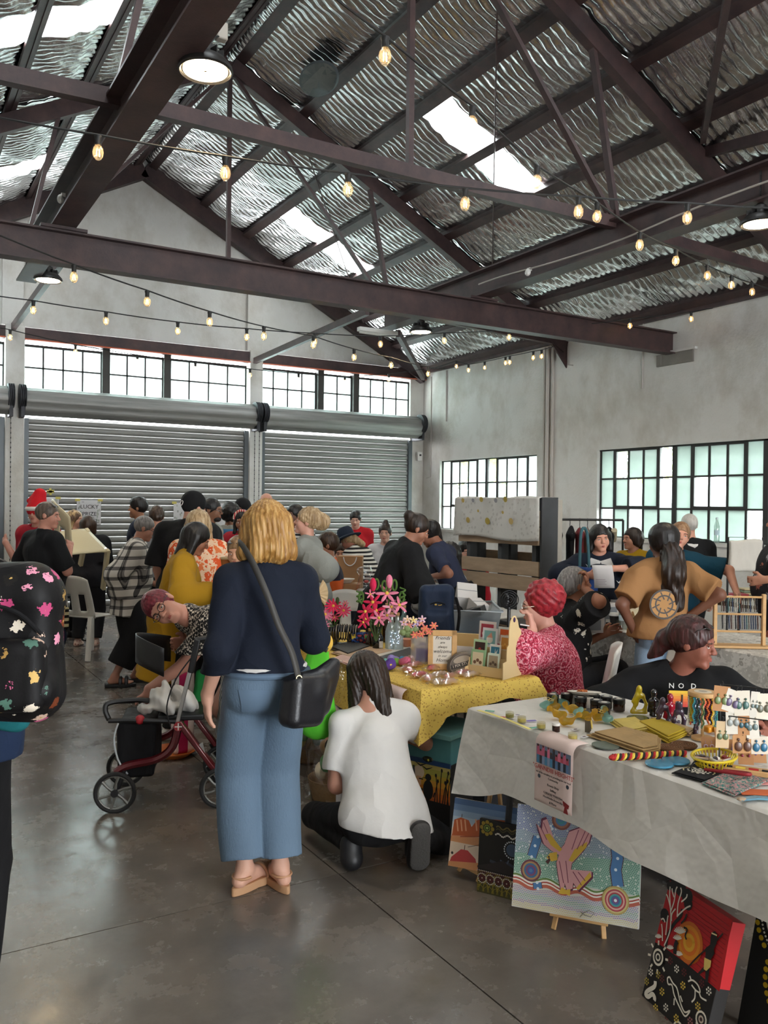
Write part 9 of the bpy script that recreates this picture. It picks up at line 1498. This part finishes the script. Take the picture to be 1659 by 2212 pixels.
string('level string of bulbs below the big cross beam', [(72, 654, 7.6), (229, 678, 7.9), (384, 700, 8.2), (533, 714, 8.5), (680, 724, 8.8), (822, 730, 9.1), (960, 723, 9.4), (1100, 716, 9.7), (1230, 708, 9.9), (1361, 692, 10.0), (1493, 677, 10.1), (1617, 654, 10.2)], [(-60, 636, 7.4), (1700, 636, 10.3)])
string('string of bulbs across the high back windows', [(22, 716, 9.5), (163, 748, 10), (297, 770, 10.4), (422, 786, 10.8), (540, 800, 11.2), (645, 810, 11.6), (745, 816, 12), (840, 810, 12.4)], [(-60, 700, 9.3), (915, 800, 13)])
string('string of small bulbs along the top of the right wall', [(986, 782, 13), (1012, 790, 12.8), (1047, 784, 12.5), (1092, 774, 12), (1101, 772, 11.9), (1152, 762, 11.5), (1170, 759, 11.3)], [(930, 800, 13.5), (1195, 752, 11.1)])
# ------------------------------------------------------------------ roof odds and ends, yard outside
ts = one('tube_light', 'short white fluorescent fitting at the end of the right girder', 'lamp', (5.35, 9.2, 3.8)); MB().box((0, 0, 0), (.55, .08, .05)).bd('fitting', WPLAS, ts, bevel=.005); MB().tube([(-.26, 0, -.04), (.26, 0, -.04)], .013, 8).bd('tube', WPLAS, ts)
for lab, p_ in (('small white sensor on the near side of the left girder', (1.2, 7.0, 3.98)), ('small white sensor on the right girder', (5.4, 6.4, 3.9))): s_ = one('sensor', lab, 'sensor', p_); MB().ball((0, 0, 0), .035, 12, 8, (.7, 1, 1)).bd('cover', WPLAS, s_); MB().box((.02, 0, .03), (.03, .04, .03)).bd('bracket', WPLAS, s_)
w_ = one('cable', 'thin pale cable sagging along the right girder', 'cable'  , (0, 0, 0)); MB().tube(spath([(5.41, y, 3.93+.03*sin(y*2)) for y in (2.5, 3.5, 4.4, 5.2, 6, 6.8, 7.2)], 4), .008, 6).bd('cable', mat('cable_pale', 'a8a098', .6), w_)
rv = one('roof_vent', 'oval pale vent panel under the roof behind the ridge lamp', 'vent', (4.0, 8.2, 6.15)); rv.rotation_euler = (0, .48, 0); MB().lathe([(0, 0), (.17, 0), (.17, .03), (0, .03)], 24, (0, 0, 0), None, (1, 1.9)).bd('panel', mat('vent_grey', '8d8a84', .6), rv); MB().lathe([(.17, .0), (.185, .015), (.17, .03)], 24, (0, 0, 0), None, (1, 1.9)).bd('rim', DKSTEEL, rv)
gr = struct(MB().box((14, 8, -.07), (10, 40, .1)).box((3, 22, -.07), (30, 14, .1)).bd('ground', mat('yard_asphalt', '6a6866', .9, var=.15), smooth=0))
def bush(lab, o, r, h_, n_, cols, nm='bush', trunk=0):
    t = thing(nm, lab, 'tree' if trunk else 'bush', o); q_ = random.Random(n_); m = MB()
    for _ in range(n_):
        a, e, k = q_.uniform(0, 2*PI), q_.uniform(-1, 1), q_.uniform(.5, 1); p = V((r*k*cos(a)*math.sqrt(1-e*e*.8), r*k*sin(a)*math.sqrt(1-e*e*.8), trunk+h_/2+h_/2*e*k)); u_ = V((q_.uniform(-1, 1), q_.uniform(-1, 1), q_.uniform(-.5, 1))).normalized(); v_ = u_.orthogonal().normalized(); s_ = q_.uniform(.07, .16); m.col = q_.choice(cols); w2 = u_.cross(v_); m.add([p-v_*s_, p+w2*s_*.5, p+v_*s_, p-w2*s_*.5], [(0, 1, 2, 3)])
    tag(m.bd('leaves', vmat('leaf_colours', .6), t, smooth=0), kind='stuff'); MB().tube([(0, 0, 0), (.05, 0, trunk+h_*.6)], .05+.05*bool(trunk), 8).bd('trunk', WOOD2, t)
GC = ['5a7a2c', '7d9a34', '9ab03c', 'b9b448', '3d5a24']
for i, (x, y, r, h_, n_, k) in enumerate(((10.6, 13.2, .9, 1.6, 900, 0), (10.4, 10.4, .6, 1.3, 700, 0), (12.6, 15.2, 1.6, 2.6, 1500, 1.4), (21, 20.2, 1.9, 3.0, 1500, 1.8), (15.5, 19.6, 2.0, 3.2, 1500, 1.6), (10.1, 9.7, .5, .9, 500, 0), (19, 9, 2.2, 3.2, 1600, 1.8))): bush(['low yellow-green bush outside, seen through the far window', 'flowering bush outside the left panes of the big window', 'leafy tree outside beyond the far window', 'tree standing behind the striped van outside', 'tree farthest away outside the windows', 'small bush hard against the big window outside', 'tree at the right beyond the parked cars'][i], (x, y, 0), r, h_, n_, GC, 'tree' if k else 'bush', k)
def car(lab, o, rz, col, L_=4.2, van=False, stripes=()):
    t = thing('van' if van else 'car', lab, 'vehicle', o, rz); S = Sdf(.06, .12); H_ = 2.0 if van else .78
    S.box((0, 0, H_/2+.2), (L_/2, .85, H_/2), .18)
    if not van: S.box((-.2, 0, 1.1), (L_*.27, .74, .34), .24)
    S.bd('bodywork', mat('car_'+col, col, .3, coat=.5), t)
    for x in (-L_*.31, L_*.31):
        for y in (-.8, .8): MB().lathe([(.0, -.1), (.31, -.1), (.33, 0), (.31, .1), (0, .1)], 20, (x, y, .33), Matrix.Rotation(PI/2, 3, 'X')).bd('wheel', mat('tyre'), t)
    for s_ in (-1, 1): MB().box((-.2 if not van else L_*.28, s_*(.78 if not van else .86), 1.18 if not van else 1.5), (L_*.4 if not van else .9, .03, .3 if not van else .5)).bd('side_window', mat('car_glass', '20262a', .1), t, bevel=.05)
    for z, c, h2 in stripes: MB().box((-.15*L_*(z > 1.4), -.86, z), (L_*.6, .03, h2), Matrix.Rotation(.12, 3, 'Y')).bd('painted_stripe', mat('stripe_'+c, c, .4), t)
car('white car parked outside behind the flowering bush', (12.4, 11.9, 0), 1.2, 'c9ccd0'); car('dark car parked outside at the right of the big window', (12.4, 7.2, 0), 1.3, '2a2e34'); car('white van with red, yellow and blue stripes parked outside', (17.5, 13.6, 0), 2.5, 'd0d4d8', 5, True, ((1.75, 'b84a3c', .14), (1.5, 'c99a4a', .26), (1.3, '2f5f8a', .5)))
sb_ = thing('shop_board', 'teal board with white chalky lettering outside the far window', 'sign', (10.9, 14.35, 1.72), -.72); MB().box((0, 0, 0), (.62, .03, .8)).bd('board', mat('teal_board', '3f6a70', .6), sb_); [MB().box((x, .03, -.86), (.05, .05, 1.72)).bd('post', BLACKSTEEL, sb_) for x in (-.25, .25)]
CH = mat('chalk_white', 'e8ece8', .8); text('Yelow Ch', 'lettering', .17, CH, sb_, (0, -.02, .2), (1, 0, 0), (0, 0, 1), ext=.003); text('West Part', 'lettering', .12, CH, sb_, (.03, -.02, .04), (1, 0, 0), (0, 0, 1), ext=.003)
